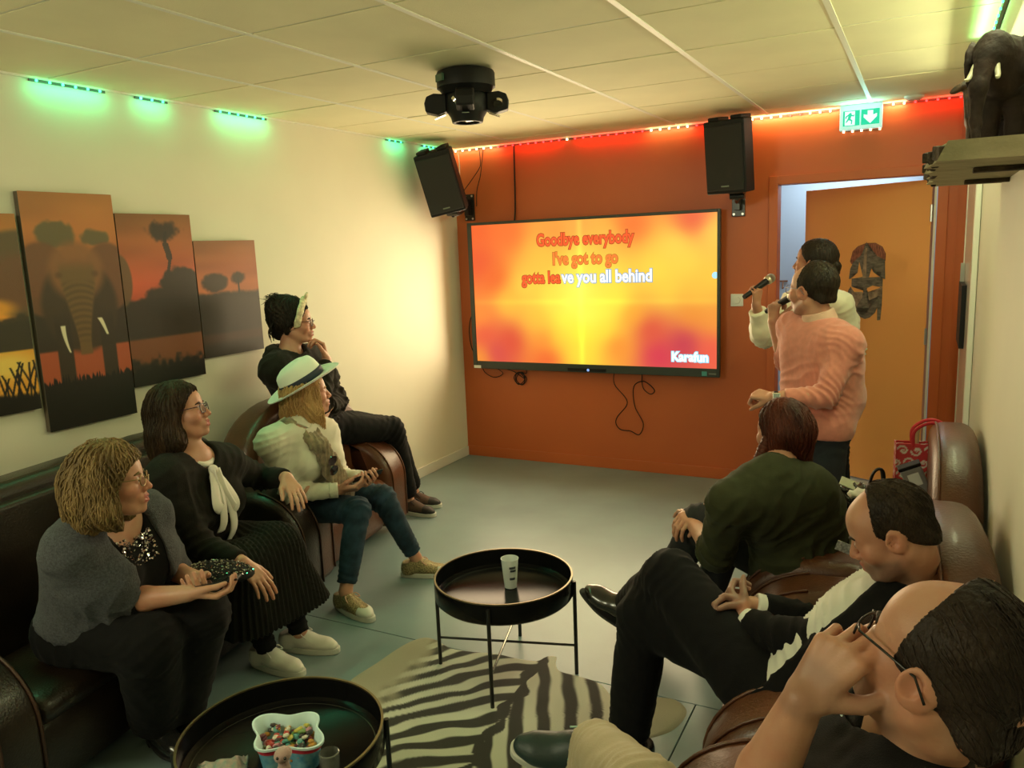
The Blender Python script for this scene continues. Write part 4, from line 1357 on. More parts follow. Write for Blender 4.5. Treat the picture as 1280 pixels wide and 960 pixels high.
def surface(ax, F):
    """surface nets on a rectilinear grid"""
    ins = F < 0
    nx, ny, nz = F.shape
    cnt = np.zeros((nx - 1, ny - 1, nz - 1), np.uint8)
    for a in (0, 1):
        for b in (0, 1):
            for c in (0, 1):
                cnt += ins[a:nx - 1 + a, b:ny - 1 + b, c:nz - 1 + c]
    act = (cnt > 0) & (cnt < 8)
    I, J, K = np.nonzero(act)
    idx = np.full(act.shape, -1, np.int32)
    idx[I, J, K] = np.arange(len(I))
    acc = np.zeros((len(I), 3)); n = np.zeros(len(I))
    corners = [(a, b, c) for a in (0, 1) for b in (0, 1) for c in (0, 1)]
    fv = {c: F[I + c[0], J + c[1], K + c[2]] for c in corners}
    for c in corners:
        for d in range(3):
            if c[d] == 0:
                e = list(c); e[d] = 1; e = tuple(e)
                f0, f1 = fv[c], fv[e]
                m = (f0 < 0) != (f1 < 0)
                t = np.where(m, f0 / np.where(m, f0 - f1, 1), 0)
                P = np.zeros((len(I), 3))
                for i, (ii, ) in enumerate(((I,), (J,), (K,))):
                    base = ax[i][ii + c[i]]
                    if i == d:
                        base = base + t * (ax[i][ii + 1] - ax[i][ii])
                    P[:, i] = base
                acc += P * m[:, None]; n += m
    V = acc / np.maximum(n, 1)[:, None]
    quads = []
    for d in range(3):
        o = [(1, 0, 0), (0, 1, 0), (0, 0, 1)][d]
        A = ins[:nx - o[0], :ny - o[1], :nz - o[2]]
        B = ins[o[0]:, o[1]:, o[2]:]
        m = A != B
        e1, e2 = [i for i in range(3) if i != d]
        sl = [slice(None)] * 3
        sl[e1] = slice(1, -1); sl[e2] = slice(1, -1)
        mm = np.zeros_like(m); mm[tuple(sl)] = m[tuple(sl)]
        P = list(np.nonzero(mm))
        flip = A[tuple(P)]

        def cell(d1, d2):
            q = [P[0].copy(), P[1].copy(), P[2].copy()]
            q[e1] = q[e1] - d1; q[e2] = q[e2] - d2
            return idx[q[0], q[1], q[2]]
        q = np.stack([cell(1, 1), cell(0, 1), cell(0, 0), cell(1, 0)], 1)
        if d == 1:
            flip = ~flip
        q[~flip] = q[~flip][:, ::-1]
        quads.append(q)
    Q = np.vstack(quads)
    Q = Q[(Q >= 0).all(1)]
    return V, Q


def normals(V, Q):
    a = V[Q[:, 2]] - V[Q[:, 0]]; b = V[Q[:, 3]] - V[Q[:, 1]]
    fn = np.cross(a, b)
    N = np.zeros_like(V)
    for k in range(4):
        np.add.at(N, Q[:, k], fn)
    return N / (np.linalg.norm(N, axis=1)[:, None] + 1e-12)


def relax(V, Q, it=1, lam=0.5):
    n = len(V)
    for _ in range(it):
        S = np.zeros_like(V); C = np.zeros(n)
        for k in range(4):
            a, b = Q[:, k], Q[:, (k + 1) % 4]
            for i in range(3):
                S[:, i] += np.bincount(a, V[b, i], n) + np.bincount(b, V[a, i], n)
            C += np.bincount(a, minlength=n) + np.bincount(b, minlength=n)
        V = V * (1 - lam) + lam * S / np.maximum(C, 1)[:, None]
    return V


def sculpt(name, groups, h, m, parent, zones=(), disp=None, smooth_it=1, base=None, slots=None):
    ax, F = make_field(groups, h, zones)
    V, Q = surface(ax, F)
    if smooth_it:
        V = relax(V, Q, smooth_it)
    if disp is not None:
        N = normals(V, Q)
        V = V + N * disp(V, N)[:, None]
    if base is not None:
        V = V - np.array(base)[None]
    o = meshdata(name, V, Q, m, parent)
    if slots is not None:
        fc = V[Q].mean(1) + (0 if base is None else np.array(base)[None])
        o.data.polygons.foreach_set('material_index', slots(fc).astype(np.int32))
    return o


def wrinkles(folds, amp=0.0015, scale=18, seed=0):
    """folds: (centre, direction, wavelength, amplitude, radius)"""
    def f(V, N):
        d = amp * vnoise(V, scale, seed) + amp * 0.7 * vnoise(V, scale * 2.3, seed + 1)
        for i, (c, dr, wl, am, rad) in enumerate(folds):
            r = V - A3(c)[None]
            w = np.exp(-(r ** 2).sum(1) / rad ** 2)
            ph = (r @ nrm(dr)) / wl + 0.9 * vnoise(V, 9, seed + 5 + i)
            d = d + am * w * (1 - 2 * np.abs(np.sin(PI * ph)) ** 0.7)
        return d
    return f
# ------------------------------------------------------------------ figures
def skin_mat(name, c):
    if name in MATS:
        return MATS[name]
    m = mat(name, c, 0.48, var=0.10, vscale=14, bump=0.06, bscale=260, sub=0.25, col2=(c[0] * 0.93, c[1] * 0.78, c[2] * 0.74))
    nt = m.node_tree
    b = nt.nodes['Principled BSDF']
    src = b.inputs['Base Color'].links[0].from_socket
    at = nt.nodes.new('ShaderNodeAttribute'); at.attribute_name = 'tint'
    sp = nt.nodes.new('ShaderNodeSeparateColor')
    nt.links.new(at.outputs['Color'], sp.inputs[0])
    for ch, cc in ((1, (c[0] * 0.98, c[1] * 0.55, c[2] * 0.50)), (2, (c[0] * 0.72, c[1] * 0.32, c[2] * 0.36)), (0, (c[0] * 0.42, c[1] * 0.42, c[2] * 0.46))):
        mx = nt.nodes.new('ShaderNodeMix'); mx.data_type = 'RGBA'
        mx.inputs[7].default_value = (*cc, 1)
        nt.links.new(sp.outputs[ch], mx.inputs[0]); nt.links.new(src, mx.inputs[6])
        src = mx.outputs[2]
    nt.links.new(src, b.inputs['Base Color'])
    return m


SK = skin_mat('skin_light', (0.54, 0.30, 0.20))
SK2 = skin_mat('skin_warm', (0.42, 0.21, 0.13))
M_EYE = mat('eye_white', (0.75, 0.72, 0.68), 0.15, coat=1.0)
M_IRIS = mat('eye_dark', (0.03, 0.02, 0.015), 0.1, coat=1.0)
M_LIP = mat('lips', (0.42, 0.13, 0.10), 0.4)


class Head:
    def __init__(s, c, fwd, up, sc=1.0):
        s.c = A3(c); s.f = nrm(fwd)
        u = A3(up); u = u - s.f * (u @ s.f); s.u = nrm(u)
        s.r = np.cross(s.f, s.u); s.s = sc
        s.M = np.array([s.f, s.r, s.u])

    def P(s, f, r, u):
        return s.c + s.s * (f * s.f + r * s.r + u * s.u)

    def mtx(s, f=0, r=0, u=0):
        """local x forward, y left, z up"""
        p = s.P(f, r, u)
        l = -s.r
        return Matrix(((s.f[0], l[0], s.u[0], p[0]), (s.f[1], l[1], s.u[1], p[1]), (s.f[2], l[2], s.u[2], p[2]), (0, 0, 0, 1))) @ Matrix.Scale(s.s, 4)


def head_prims(H_, female=True, mouth=0.0, jaw=1.0):
    P, M, s = H_.P, H_.M, H_.s
    R = lambda *a: [x * s for x in a]
    o = [ell(P(-0.012, 0, 0.030), M, R(0.094, 0.074, 0.086), 0.02),
         ell(P(0.030, 0, -0.035), M, R(0.054, 0.056 * jaw, 0.074), 0.03 * s),
         ell(P(0.045, 0, 0.035), M, R(0.042, 0.058, 0.050), 0.02 * s)]
    for q in (-1, 1):
        o.append(cap(P(-0.018, q * 0.052 * jaw, -0.045), P(0.052, q * 0.020 * jaw, -0.092), 0.020 * s, 0.017 * s, 0.02 * s))
    o.append(sph(P(0.070, 0, -0.094), 0.0175 * s * (1.1 if not female else 1.0), 0.014 * s))
    for q in (-1, 1):
        o.append(sph(P(0.054, q * 0.040, -0.026), 0.027 * s, 0.018 * s))
        o.append(cap(P(0.077, q * 0.012, 0.018), P(0.066, q * 0.046, 0.014), 0.0095 * s, 0.008 * s, 0.012 * s))
    for q in (-1, 1):
        d = sph(P(0.0935, q * 0.032, 0.001), 0.0165 * s, 0.010 * s, sub=True); o.append(d)
        o.append(ell(P(0.0735, q * 0.0315, 0.0), M, R(0.0125, 0.0155, 0.0120), 0.004 * s))
    o.append(cap(P(0.082, 0, 0.008), P(0.103, 0, -0.030), 0.0080 * s, 0.0110 * s, 0.009 * s))
    for q in (-1, 1):
        o.append(sph(P(0.093, q * 0.0125, -0.035), 0.0085 * s, 0.006 * s))
        o.append(sph(P(0.099, q * 0.0065, -0.0445), 0.0035 * s, 0.003 * s, sub=True))
    # mouth
    o.append(ell(P(0.078, 0, -0.064), M, R(0.018, 0.028, 0.022), 0.012 * s))
    g = 0.004 + mouth * 0.010
    o.append(cap(P(0.089, -0.016, -0.060 + g * .4), P(0.094, 0, -0.058 + g * .5), 0.0042 * s, 0.0055 * s, 0.004 * s))
    o.append(cap(P(0.089, 0.016, -0.060 + g * .4), P(0.094, 0, -0.058 + g * .5), 0.0042 * s, 0.0055 * s, 0.004 * s))
    o.append(cap(P(0.087, -0.014, -0.066 - g * .8), P(0.092, 0, -0.067 - g), 0.0045 * s, 0.0062 * s, 0.004 * s))
    o.append(cap(P(0.087, 0.014, -0.066 - g * .8), P(0.092, 0, -0.067 - g), 0.0045 * s, 0.0062 * s, 0.004 * s))
    o.append(ell(P(0.096, 0, -0.063 - g * .3), M, R(0.010, 0.020, 0.0016 + mouth * 0.009), 0.003 * s, sub=True))
    # ears
    for q in (-1, 1):
        Me = np.array([nrm(H_.f * 0.93 + H_.r * q * -0.36), nrm(H_.r * q + H_.f * -0.3), H_.u])
        o.append(ell(P(-0.012, q * 0.0765, -0.006), Me, R(0.0195, 0.0075, 0.031), 0.005 * s))
        o.append(ell(P(-0.006, q * 0.0830, -0.002), Me, R(0.0095, 0.006, 0.017), 0.004 * s, sub=True))
    return o


def hand_prims(w, d, n, side, curl=(20, 25, 15), s=1.0, spread=4, thumb=(35, 10), curls=None, tn=0.35):
    """w wrist, d towards the fingers, n out of the palm, side=+1 if the thumb is on +d x n side"""
    w = A3(w); d = nrm(d); n = A3(n); n = nrm(n - d * (n @ d)); t = np.cross(d, n) * side

    def rot(v, ax, deg):
        a = math.radians(deg); ax = nrm(ax)
        return v * math.cos(a) + np.cross(ax, v) * math.sin(a) + ax * (ax @ v) * (1 - math.cos(a))
    o = []
    lat = [0.027, 0.009, -0.009, -0.026]
    ln = [0.084, 0.087, 0.083, 0.075]
    ph = [(0.041, 0.025, 0.020), (0.045, 0.029, 0.021), (0.041, 0.027, 0.020), (0.032, 0.021, 0.018)]
    rr = [0.0088, 0.0090, 0.0086, 0.0077]
    tips = []
    for i in range(4):
        mc = w + s * (d * ln[i] + t * lat[i])
        o.append(cap(w + s * (d * 0.012 + t * lat[i] * 0.55), mc, 0.0135 * s, 0.0108 * s, 0.010 * s, n=n, f=0.92))
        cv = curls[i] if curls is not None else curl
        ax = np.cross(d, n)
        dd = rot(d, n, 0) + t * math.tan(math.radians(spread * (1.5 - i)))
        dd = nrm(dd)
        p = mc
        a = 0
        for j in range(3):
            a = cv[j]
            dd = rot(dd, ax, a)
            q = p + dd * ph[i][j] * s
            o.append(cap(p, q, rr[i] * s * (1 - 0.07 * j), rr[i] * s * (0.93 - 0.09 * j), 0.0025))
            p = q
        tips.append((p, dd))
    b = w + s * (d * 0.018 + t * 0.018 + n * 0.006)
    m1 = b + s * 0.044 * nrm(d * math.cos(math.radians(thumb[0])) + t * math.sin(math.radians(thumb[0])) + n * tn)
    d2 = nrm(d * math.cos(math.radians(thumb[1])) + t * math.sin(math.radians(thumb[1])) + n * tn)
    m2 = m1 + s * 0.032 * d2
    m3 = m2 + s * 0.025 * nrm(d2 + n * 0.25)
    o += [cap(b, m1, 0.0155 * s, 0.0115 * s, 0.008 * s), cap(m1, m2, 0.0108 * s, 0.0098 * s, 0.003), cap(m2, m3, 0.0098 * s, 0.0075 * s, 0.002)]
    return o, tips


def shoe_mesh(name, style, m_up, m_sole, m_lace, m_toe=None):
    """prototype made once per style; local x toes, z up, origin under the ankle at the sole"""
    root = bpy.data.objects.new('proto', None)
    out = []
    g = [cap((-0.045, 0, 0.050), (0.05, 0, 0.052), 0.034, 0.034, 0.02, n=(0, 0, 1), f=1.05),
         cap((0.05, 0, 0.048), (0.125, 0.004, 0.036), 0.036, 0.038, 0.03, n=(0, 0, 1), f=0.72),
         cap((0.10, 0.004, 0.034), (0.158, 0.0, 0.030), 0.036, 0.026 if style != 'derby' else 0.019, 0.02, n=(0, 0, 1), f=0.72),
         cap((-0.040, 0, 0.03), (-0.035, 0, 0.085), 0.034, 0.031, 0.02),
         cap((-0.03, 0, 0.085), (0.015, 0, 0.078), 0.032, 0.030, 0.02)]
    cuts = [((0, 0, 0.018), (0, 0, -1)), ((-0.01, 0, 0.092 if style != 'derby' else 0.080), (-0.18, 0, 1))]
    return g, cuts


SHOE = {}


def make_shoe(style, parent, p, toe, up=(0, 0, 1), mats=None, sc=1.0, tong=True, label=None):
    """p sole point under ankle, toe direction"""
    if style not in SHOE:
        g, cuts = shoe_mesh('shoe', style, *mats[:3])
        ax, F = make_field([Group(g, cuts, k=0)], 0.0045)
        V, Q = surface(ax, F); V = relax(V, Q, 1)
        up_o = meshdata('shoe', V, Q, mats[0])
        if len(mats) > 3 and mats[3] is not None:
            up_o.data.materials.append(mats[3])
            fc = V[Q].mean(1)
            if style == 'glitter':
                mi = ((fc[:, 0] > 0.115) & (fc[:, 2] < 0.06)).astype(np.int32)
            else:
                mi = ((fc[:, 0] > 0.11) | (fc[:, 2] < 0.034) | (fc[:, 0] < -0.055)).astype(np.int32)
            up_o.data.polygons.foreach_set('material_index', mi)
        ol = []
        for k in range(48):
            a = 2 * PI * k / 48
            x = 0.052 + 0.138 * math.cos(a)
            wv = 0.046 * (0.78 + 0.22 * smoothstep(-0.05, 0.10, x)) * (0.92 if style != 'derby' or x < 0.1 else 0.92 - 0.25 * (x - 0.1) / 0.09)
            ol.append((x, wv * math.copysign(abs(math.sin(a)) ** 0.75, math.sin(a)) + 0.003))
        bm = BM()
        hs = 0.026 if style != 'derby' else 0.010
        add_prism(bm, ol, 0.0, hs)
        if style == 'derby':
            add_prism(bm, [(x, y) for x, y in ol if x < -0.01], -0.016, 0.002)
        sole = obj('sole', bm, mats[1], None, bev=0.004)
        bm = BM()
        for k in range(6 if style != 'derby' else 4):
            x = 0.030 + k * 0.014; z = 0.088 - k * 0.0075 if style != 'derby' else 0.084 - k * 0.008
            add_tube(bm, [(x, -0.022, z - 0.010), (x + 0.003, 0, z + 0.001), (x, 0.022, z - 0.010)], 0.0028, 6)
        if style != 'derby':
            add_tube(bm, spline([(0.03, 0, 0.090), (0.035, 0.03, 0.094), (0.055, 0.038, 0.078), (0.04, 0.012, 0.088), (0.03, 0, 0.090), (0.035, -0.03, 0.092), (0.06, -0.038, 0.075)], 5), 0.0024, 6)
        lace = obj('laces', bm, mats[2], None, smooth=True)
        SHOE[style] = (up_o.data, sole.data, lace.data)
        for o in (up_o, sole, lace):
            bpy.data.objects.remove(o)
    u, so, la = SHOE[style]
    t = nrm(toe); z = A3(up); z = nrm(z - t * (z @ t)); y = np.cross(z, t)
    Mx = Matrix(((t[0], y[0], z[0], p[0]), (t[1], y[1], z[1], p[1]), (t[2], y[2], z[2], p[2]), (0, 0, 0, 1))) @ Matrix.Scale(sc, 4)
    Mx = parent.matrix_basis.inverted() @ Mx
    o = link('shoe', u, parent); o.matrix_local = Mx
    s = link('sole', so, o); b = s.modifiers.new('bevel', 'BEVEL'); b.width = 0.004; b.segments = 2
    link('laces', la, o)
    return o


def torso(pel, neck, shL, shR, hl, lat, fwd, b=1.0, bust=0.0, belly=0.0):
    pel, neck = A3(pel), A3(neck)
    ax = neck - pel
    g = [cap(pel - hl * 0.085, pel + hl * 0.085, 0.105 * b, k=0.05)]
    w = pel + ax * 0.34 + fwd * 0.005
    g.append(cap(w - lat * 0.065 * b, w + lat * 0.065 * b, 0.102 * b, k=0.08, n=fwd, f=0.95))
    if belly:
        g.append(ell(pel + ax * 0.27 + fwd * (0.05 + belly * 0.5), np.array([fwd, lat, nrm(ax)]), (0.11 * b + belly * 0.4, 0.14 * b, 0.15), k=0.06))
    c = pel + ax * 0.68 + fwd * 0.01
    g.append(cap(c - lat * 0.080 * b, c + lat * 0.080 * b, 0.108 * b, k=0.07, n=fwd, f=0.95))
    u = pel + ax * 0.86
    g.append(cap(u - lat * 0.09, u + lat * 0.09, 0.078 * b, k=0.06))
    for q in (-1, 1):
        if bust:
            g.append(sph(c + fwd * (0.075 + bust * 0.3) * b + lat * q * 0.075 * b - nrm(ax) * 0.01, 0.062 + bust, k=0.045))
    g.append(cap(A3(shL) - lat * 0.0, u, 0.056, 0.075, k=0.04))
    g.append(cap(A3(shR), u, 0.056, 0.075, k=0.04))
    g.append(cap(shL, neck, 0.047, 0.050, k=0.05))
    g.append(cap(shR, neck, 0.047, 0.050, k=0.05))
    return g


def limb_arm(sh, el, wr, s=1.0):
    el, wr, sh = A3(el), A3(wr), A3(sh)
    return [cap(sh, el, 0.050 * s, 0.038 * s, 0.03), cap(el, el + (wr - el) * 0.35, 0.038 * s, 0.038 * s, 0.012),
            cap(el + (wr - el) * 0.35, wr, 0.038 * s, 0.0255 * s, 0.012, )]


def limb_leg(hp, kn, an, s=1.0):
    hp, kn, an = A3(hp), A3(kn), A3(an)
    return [cap(hp, kn, 0.084 * s, 0.056 * s, 0.04), cap(kn, kn + (an - kn) * 0.35, 0.056 * s, 0.055 * s, 0.02), cap(kn + (an - kn) * 0.35, an, 0.055 * s, 0.038 * s, 0.02)]


def foot_prims(an, toe):
    an = A3(an); t = nrm(toe)
    return [cap(an, an + t * 0.02 - np.array([0, 0, 0.035]), 0.026, 0.022, 0.02), cap(an + t * 0.0 - np.array([0, 0, 0.045]), an + t * 0.10 - np.array([0, 0, 0.055]), 0.018, 0.014, 0.02)]


def zone(c, r, h):
    c = A3(c)
    return (c - r, c + r, h)


def face_extras(H_, root, inv, hairm, female=True, brow=True):
    for q in (-1, 1):
        bm = BM(); bmesh.ops.create_uvsphere(bm, u_segments=16, v_segments=12, radius=0.0118)
        for f in bm.faces:
            f.material_index = 0
        o = obj('eye', bm, [M_EYE, M_IRIS], root, smooth=True)
        for p in o.data.polygons:
            if p.center.x > 0.0092:
                p.material_index = 1
        o.matrix_local = inv @ H_.mtx(0.0745, q * 0.0315, 0.0)
        if brow:
            bm = BM()
            add_tube(bm, [H_.P(0.0865, q * 0.014, 0.0165), H_.P(0.0875, q * 0.028, 0.0215), H_.P(0.0765, q * 0.047, 0.0175)], [0.0034, 0.004, 0.002], 8)
            o = obj('eyebrow', bm, hairm, root, smooth=True)
            o.data.transform(inv)


def glasses(H_, root, inv, m, rnd=False, lens=True):
    bm = BM()
    rims = []
    for q in (-1, 1):
        pts = []
        for k in range(20):
            a = 2 * PI * k / 20
            e = 1.0 if rnd else 0.7
            cx_, sz_ = math.copysign(abs(math.cos(a)) ** e, math.cos(a)), math.copysign(abs(math.sin(a)) ** e, math.sin(a))
            pts.append(Vector(H_.P(0.100 - abs(0.033 + 0.023 * cx_) * 0.12, q * (0.033 + 0.023 * cx_), -0.003 + 0.018 * sz_)))
        add_tube(bm, pts, 0.0019, 6, closed=True)
        rims.append(pts)
        add_tube(bm, [Vector(H_.P(0.092, q * 0.057, 0.006)), Vector(H_.P(0.080, q * 0.074, 0.008)), Vector(H_.P(-0.005, q * 0.083, 0.010)), Vector(H_.P(-0.028, q * 0.083, -0.012))], 0.0018, 6)
    add_tube(bm, [Vector(H_.P(0.100, -0.010, 0.002)), Vector(H_.P(0.108, 0, 0.005)), Vector(H_.P(0.100, 0.010, 0.002))], 0.0018, 6)
    o = obj('glasses', bm, m, root, smooth=True); o.data.transform(inv)
    bm = BM()
    for pts in rims:
        vs = [bm.verts.new(p) for p in pts]
        bm.faces.new(vs)
    l = obj('lenses', bm, mat('spectacle_lens', (0.7, 0.75, 0.7), 0.05, alpha=0.10, coat=1.0), o); l.data.transform(inv)
    return o


def hair_mat(name, c, c2=None):
    return mat(name, c, 0.5, var=0.35, vscale=14, bump=0.5, bscale=130, stretch=(1, 1, 0.25), col2=c2, spec=0.22)


def strands(H_, freq=95, amp=0.0022, twist=0.0, seed=0):
    def f(V, N):
        L = (V - H_.c[None]) @ H_.M.T
        a = np.arctan2(L[:, 1], -L[:, 0] + 0.02)
        ph = a * freq * 0.16 + L[:, 2] * twist + 1.6 * vnoise(V, 14, seed)
        d = amp * np.sin(2 * PI * ph) + 0.6 * amp * np.sin(2 * PI * (a * freq * 0.41 + 1.2 * vnoise(V, 30, seed + 2)))
        return d + 0.0025 * vnoise(V, 26, seed + 1)
    return f


def new_person(label, base, group=None):
    t = thing('person', label, 'person', base, 0, group)
    return t, Matrix.Translation(-Vector(base))
JO = {
    'gray': {'anL': [1.006, -3.699, 0.091], 'anR': [0.987, -3.788, 0.095], 'elL': [0.918, -3.612, 0.555], 'elR': [1.021, -3.88, 0.583], 'head': [1.067, -3.89, 0.989], 'hipL': [0.693, -3.775, 0.47], 'hipR': [0.673, -3.951, 0.47], 'knL': [1.077, -3.697, 0.468], 'knR': [1.061, -3.896, 0.456], 'neck': [0.959, -3.869, 0.839], 'pel': [0.684, -3.863, 0.47], 'shL': [0.937, -3.702, 0.803], 'shR': [1.019, -4.025, 0.804], 'wrL': [1.132, -3.683, 0.603], 'wrR': [1.231, -3.79, 0.609]},
    'black': {'anL': [0.985, -3.074, 0.09], 'anR': [0.96, -3.237, 0.091], 'elL': [0.662, -2.899, 0.684], 'elR': [0.854, -3.425, 0.592], 'head': [0.686, -3.304, 1.066], 'hipL': [0.519, -3.189, 0.45], 'hipR': [0.523, -3.369, 0.45], 'knL': [0.913, -3.121, 0.47], 'knR': [0.922, -3.347, 0.464], 'neck': [0.714, -3.296, 0.878], 'pel': [0.521, -3.279, 0.45], 'shL': [0.706, -3.129, 0.818], 'shR': [0.761, -3.462, 0.844], 'wrL': [0.884, -2.965, 0.725], 'wrR': [1.086, -3.431, 0.552]},
    'hat': {'anL': [1.002, -2.228, 0.1], 'anR': [0.925, -2.696, 0.1], 'elL': [0.656, -2.358, 0.537], 'elR': [0.652, -2.715, 0.553], 'head': [0.612, -2.494, 0.991], 'hipL': [0.523, -2.358, 0.429], 'hipR': [0.514, -2.533, 0.428], 'knL': [0.911, -2.347, 0.448], 'knR': [0.903, -2.539, 0.444], 'neck': [0.629, -2.6, 0.841], 'pel': [0.517, -2.445, 0.428], 'shL': [0.642, -2.439, 0.785], 'shR': [0.616, -2.766, 0.807], 'wrL': [0.864, -2.445, 0.573], 'wrR': [0.828, -2.569, 0.548]},
    'hb': {'anL': [0.456, -1.604, 0.111], 'anR': [0.576, -1.788, 0.106], 'elL': [0.351, -1.983, 0.846], 'elR': [0.516, -2.302, 0.91], 'head': [0.307, -2.22, 1.309], 'hipL': [0.231, -1.948, 0.698], 'hipR': [0.254, -2.126, 0.697], 'knL': [0.428, -1.658, 0.502], 'knR': [0.511, -1.915, 0.473], 'neck': [0.276, -2.241, 1.122], 'pel': [0.242, -2.037, 0.699], 'shL': [0.254, -2.071, 1.081], 'shR': [0.331, -2.402, 1.082], 'wrL': [0.465, -2.188, 0.86], 'wrR': [0.448, -2.144, 1.069]},
    'pink': {'anL': [2.819, -0.98, 0.097], 'anR': [2.953, -1.396, 0.09], 'elL': [2.633, -1.026, 1.001], 'elR': [2.887, -1.554, 0.917], 'head': [2.787, -1.316, 1.395], 'hipL': [2.823, -1.251, 0.73], 'hipR': [2.934, -1.387, 0.747], 'knL': [2.84, -1.103, 0.402], 'knR': [2.888, -1.479, 0.403], 'neck': [2.833, -1.315, 1.211], 'pel': [2.878, -1.32, 0.738], 'shL': [2.688, -1.194, 1.197], 'shR': [2.955, -1.448, 1.152], 'wrL': [2.568, -1.077, 1.217], 'wrR': [2.659, -1.602, 0.912]},
    'woman': {'anL': [2.769, -0.61, 0.092], 'anR': [2.897, -0.753, 0.09], 'elL': [2.475, -0.765, 1.098], 'elR': [2.945, -0.753, 1.052], 'head': [2.727, -0.739, 1.508], 'hipL': [2.713, -0.665, 0.861], 'hipR': [2.843, -0.785, 0.862], 'knL': [2.731, -0.658, 0.469], 'knR': [2.865, -0.784, 0.47], 'neck': [2.738, -0.738, 1.321], 'pel': [2.778, -0.725, 0.862], 'shL': [2.612, -0.629, 1.278], 'shR': [2.859, -0.853, 1.281], 'wrL': [2.445, -0.891, 1.288], 'wrR': [2.901, -0.651, 0.85]},
    'green': {'anL': [2.358, -2.403, 0.235], 'anR': [2.496, -2.264, 0.093], 'elL': [2.651, -2.703, 0.552], 'elR': [2.745, -2.443, 0.665], 'head': [2.845, -2.539, 0.971], 'hipL': [2.899, -2.534, 0.458], 'hipR': [2.977, -2.378, 0.454], 'knL': [2.533, -2.462, 0.565], 'knR': [2.597, -2.299, 0.457], 'neck': [2.835, -2.671, 0.841], 'pel': [2.94, -2.457, 0.455], 'shL': [2.714, -2.784, 0.793], 'shR': [2.95, -2.558, 0.782], 'wrL': [2.519, -2.519, 0.579], 'wrR': [2.524, -2.448, 0.608]},
    'suit': {'anL': [2.376, -2.95, 0.427], 'anR': [2.492, -3.215, 0.101], 'elL': [2.999, -3.411, 0.63], 'elR': [3.064, -3.16, 0.69], 'head': [3.226, -3.533, 1.015], 'hipL': [2.931, -3.423, 0.478], 'hipR': [2.96, -3.236, 0.47], 'knL': [2.626, -3.187, 0.649], 'knR': [2.543, -3.193, 0.507], 'neck': [3.255, -3.424, 0.85], 'pel': [2.948, -3.33, 0.474], 'shL': [3.171, -3.578, 0.781], 'shR': [3.305, -3.251, 0.81], 'wrL': [2.851, -3.221, 0.578], 'wrR': [2.847, -3.255, 0.622]},
    'fg': {'anL': [2.555, -4.305, 0.101], 'anR': [2.595, -3.74, 0.439], 'elL': [3.082, -4.498, 0.755], 'elR': [3.048, -4.249, 0.809], 'head': [3.318, -4.301, 1.088], 'hipL': [3.008, -4.381, 0.489], 'hipR': [3.057, -4.198, 0.488], 'knL': [2.59, -4.344, 0.507], 'knR': [2.649, -4.128, 0.557], 'neck': [3.278, -4.211, 0.914], 'pel': [3.032, -4.29, 0.491], 'shL': [3.305, -4.39, 0.892], 'shR': [3.233, -4.041, 0.864], 'wrL': [2.875, -4.426, 0.641], 'wrR': [3.144, -4.327, 1.023]},
}
JO['fg'].update({'knL': [2.84, -4.10, 0.60], 'anL': [2.605, -3.80, 0.475], 'knR': [2.66, -3.90, 0.42], 'anR': [2.62, -3.95, 0.10], 'hipL': [3.06, -4.33, 0.47], 'hipR': [3.06, -4.15, 0.47], 'pel': [3.08, -4.24, 0.47]})
JO['hb'].update({'knR': [0.44, -1.60, 0.60], 'knL': [0.36, -1.50, 0.58], 'anR': [0.40, -1.42, 0.10], 'anL': [0.34, -1.28, 0.11], 'hipR': [0.25, -2.06, 0.69], 'hipL': [0.22, -1.92, 0.69]})
JO['green'].update({'shL': [2.714, -2.784, 0.768], 'shR': [2.948, -2.558, 0.768]})
JO['gray'].update({'pel': [0.82, -3.83, 0.465], 'hipL': [0.82, -3.74, 0.465], 'hipR': [0.81, -3.92, 0.465], 'knL': [1.14, -3.69, 0.47], 'knR': [1.13, -3.88, 0.46], 'neck': [0.955, -3.855, 0.838], 'shR': [1.005, -4.005, 0.80]})
_u = JO['suit']
for _k, _w in (('head', 1), ('neck', 1), ('shL', 1), ('shR', 1), ('elL', 0.35)):
    _u[_k] = [_u[_k][0], _u[_k][1] + 0.10 * _w, _u[_k][2] - 0.052 * _w]
_u.update({'neck': [3.285, -3.33, 0.775], 'shL': [3.245, -3.500, 0.725], 'shR': [3.295, -3.18, 0.665], 'pel': [3.00, -3.35, 0.430], 'hipL': [2.985, -3.44, 0.44], 'hipR': [2.995, -3.26, 0.44], 'anL': [2.43, -2.985, 0.43]})
for _k in ('pel', 'hipL', 'hipR'):
    JO['pink'][_k] = [JO['pink'][_k][0] - 0.065, JO['pink'][_k][1] - 0.01, JO['pink'][_k][2]]
JO['fg'].update({'wrL': [3.150, -4.345, 1.025], 'elL': [3.075, -4.320, 0.815], 'wrR': [2.99, -4.20, 0.55], 'elR': [3.19, -4.05, 0.60]})
M_DARKHAIR = hair_mat('dark_hair', (0.010, 0.007, 0.005), (0.022, 0.014, 0.008))
ZUP = np.array([0, 0, 1.0])


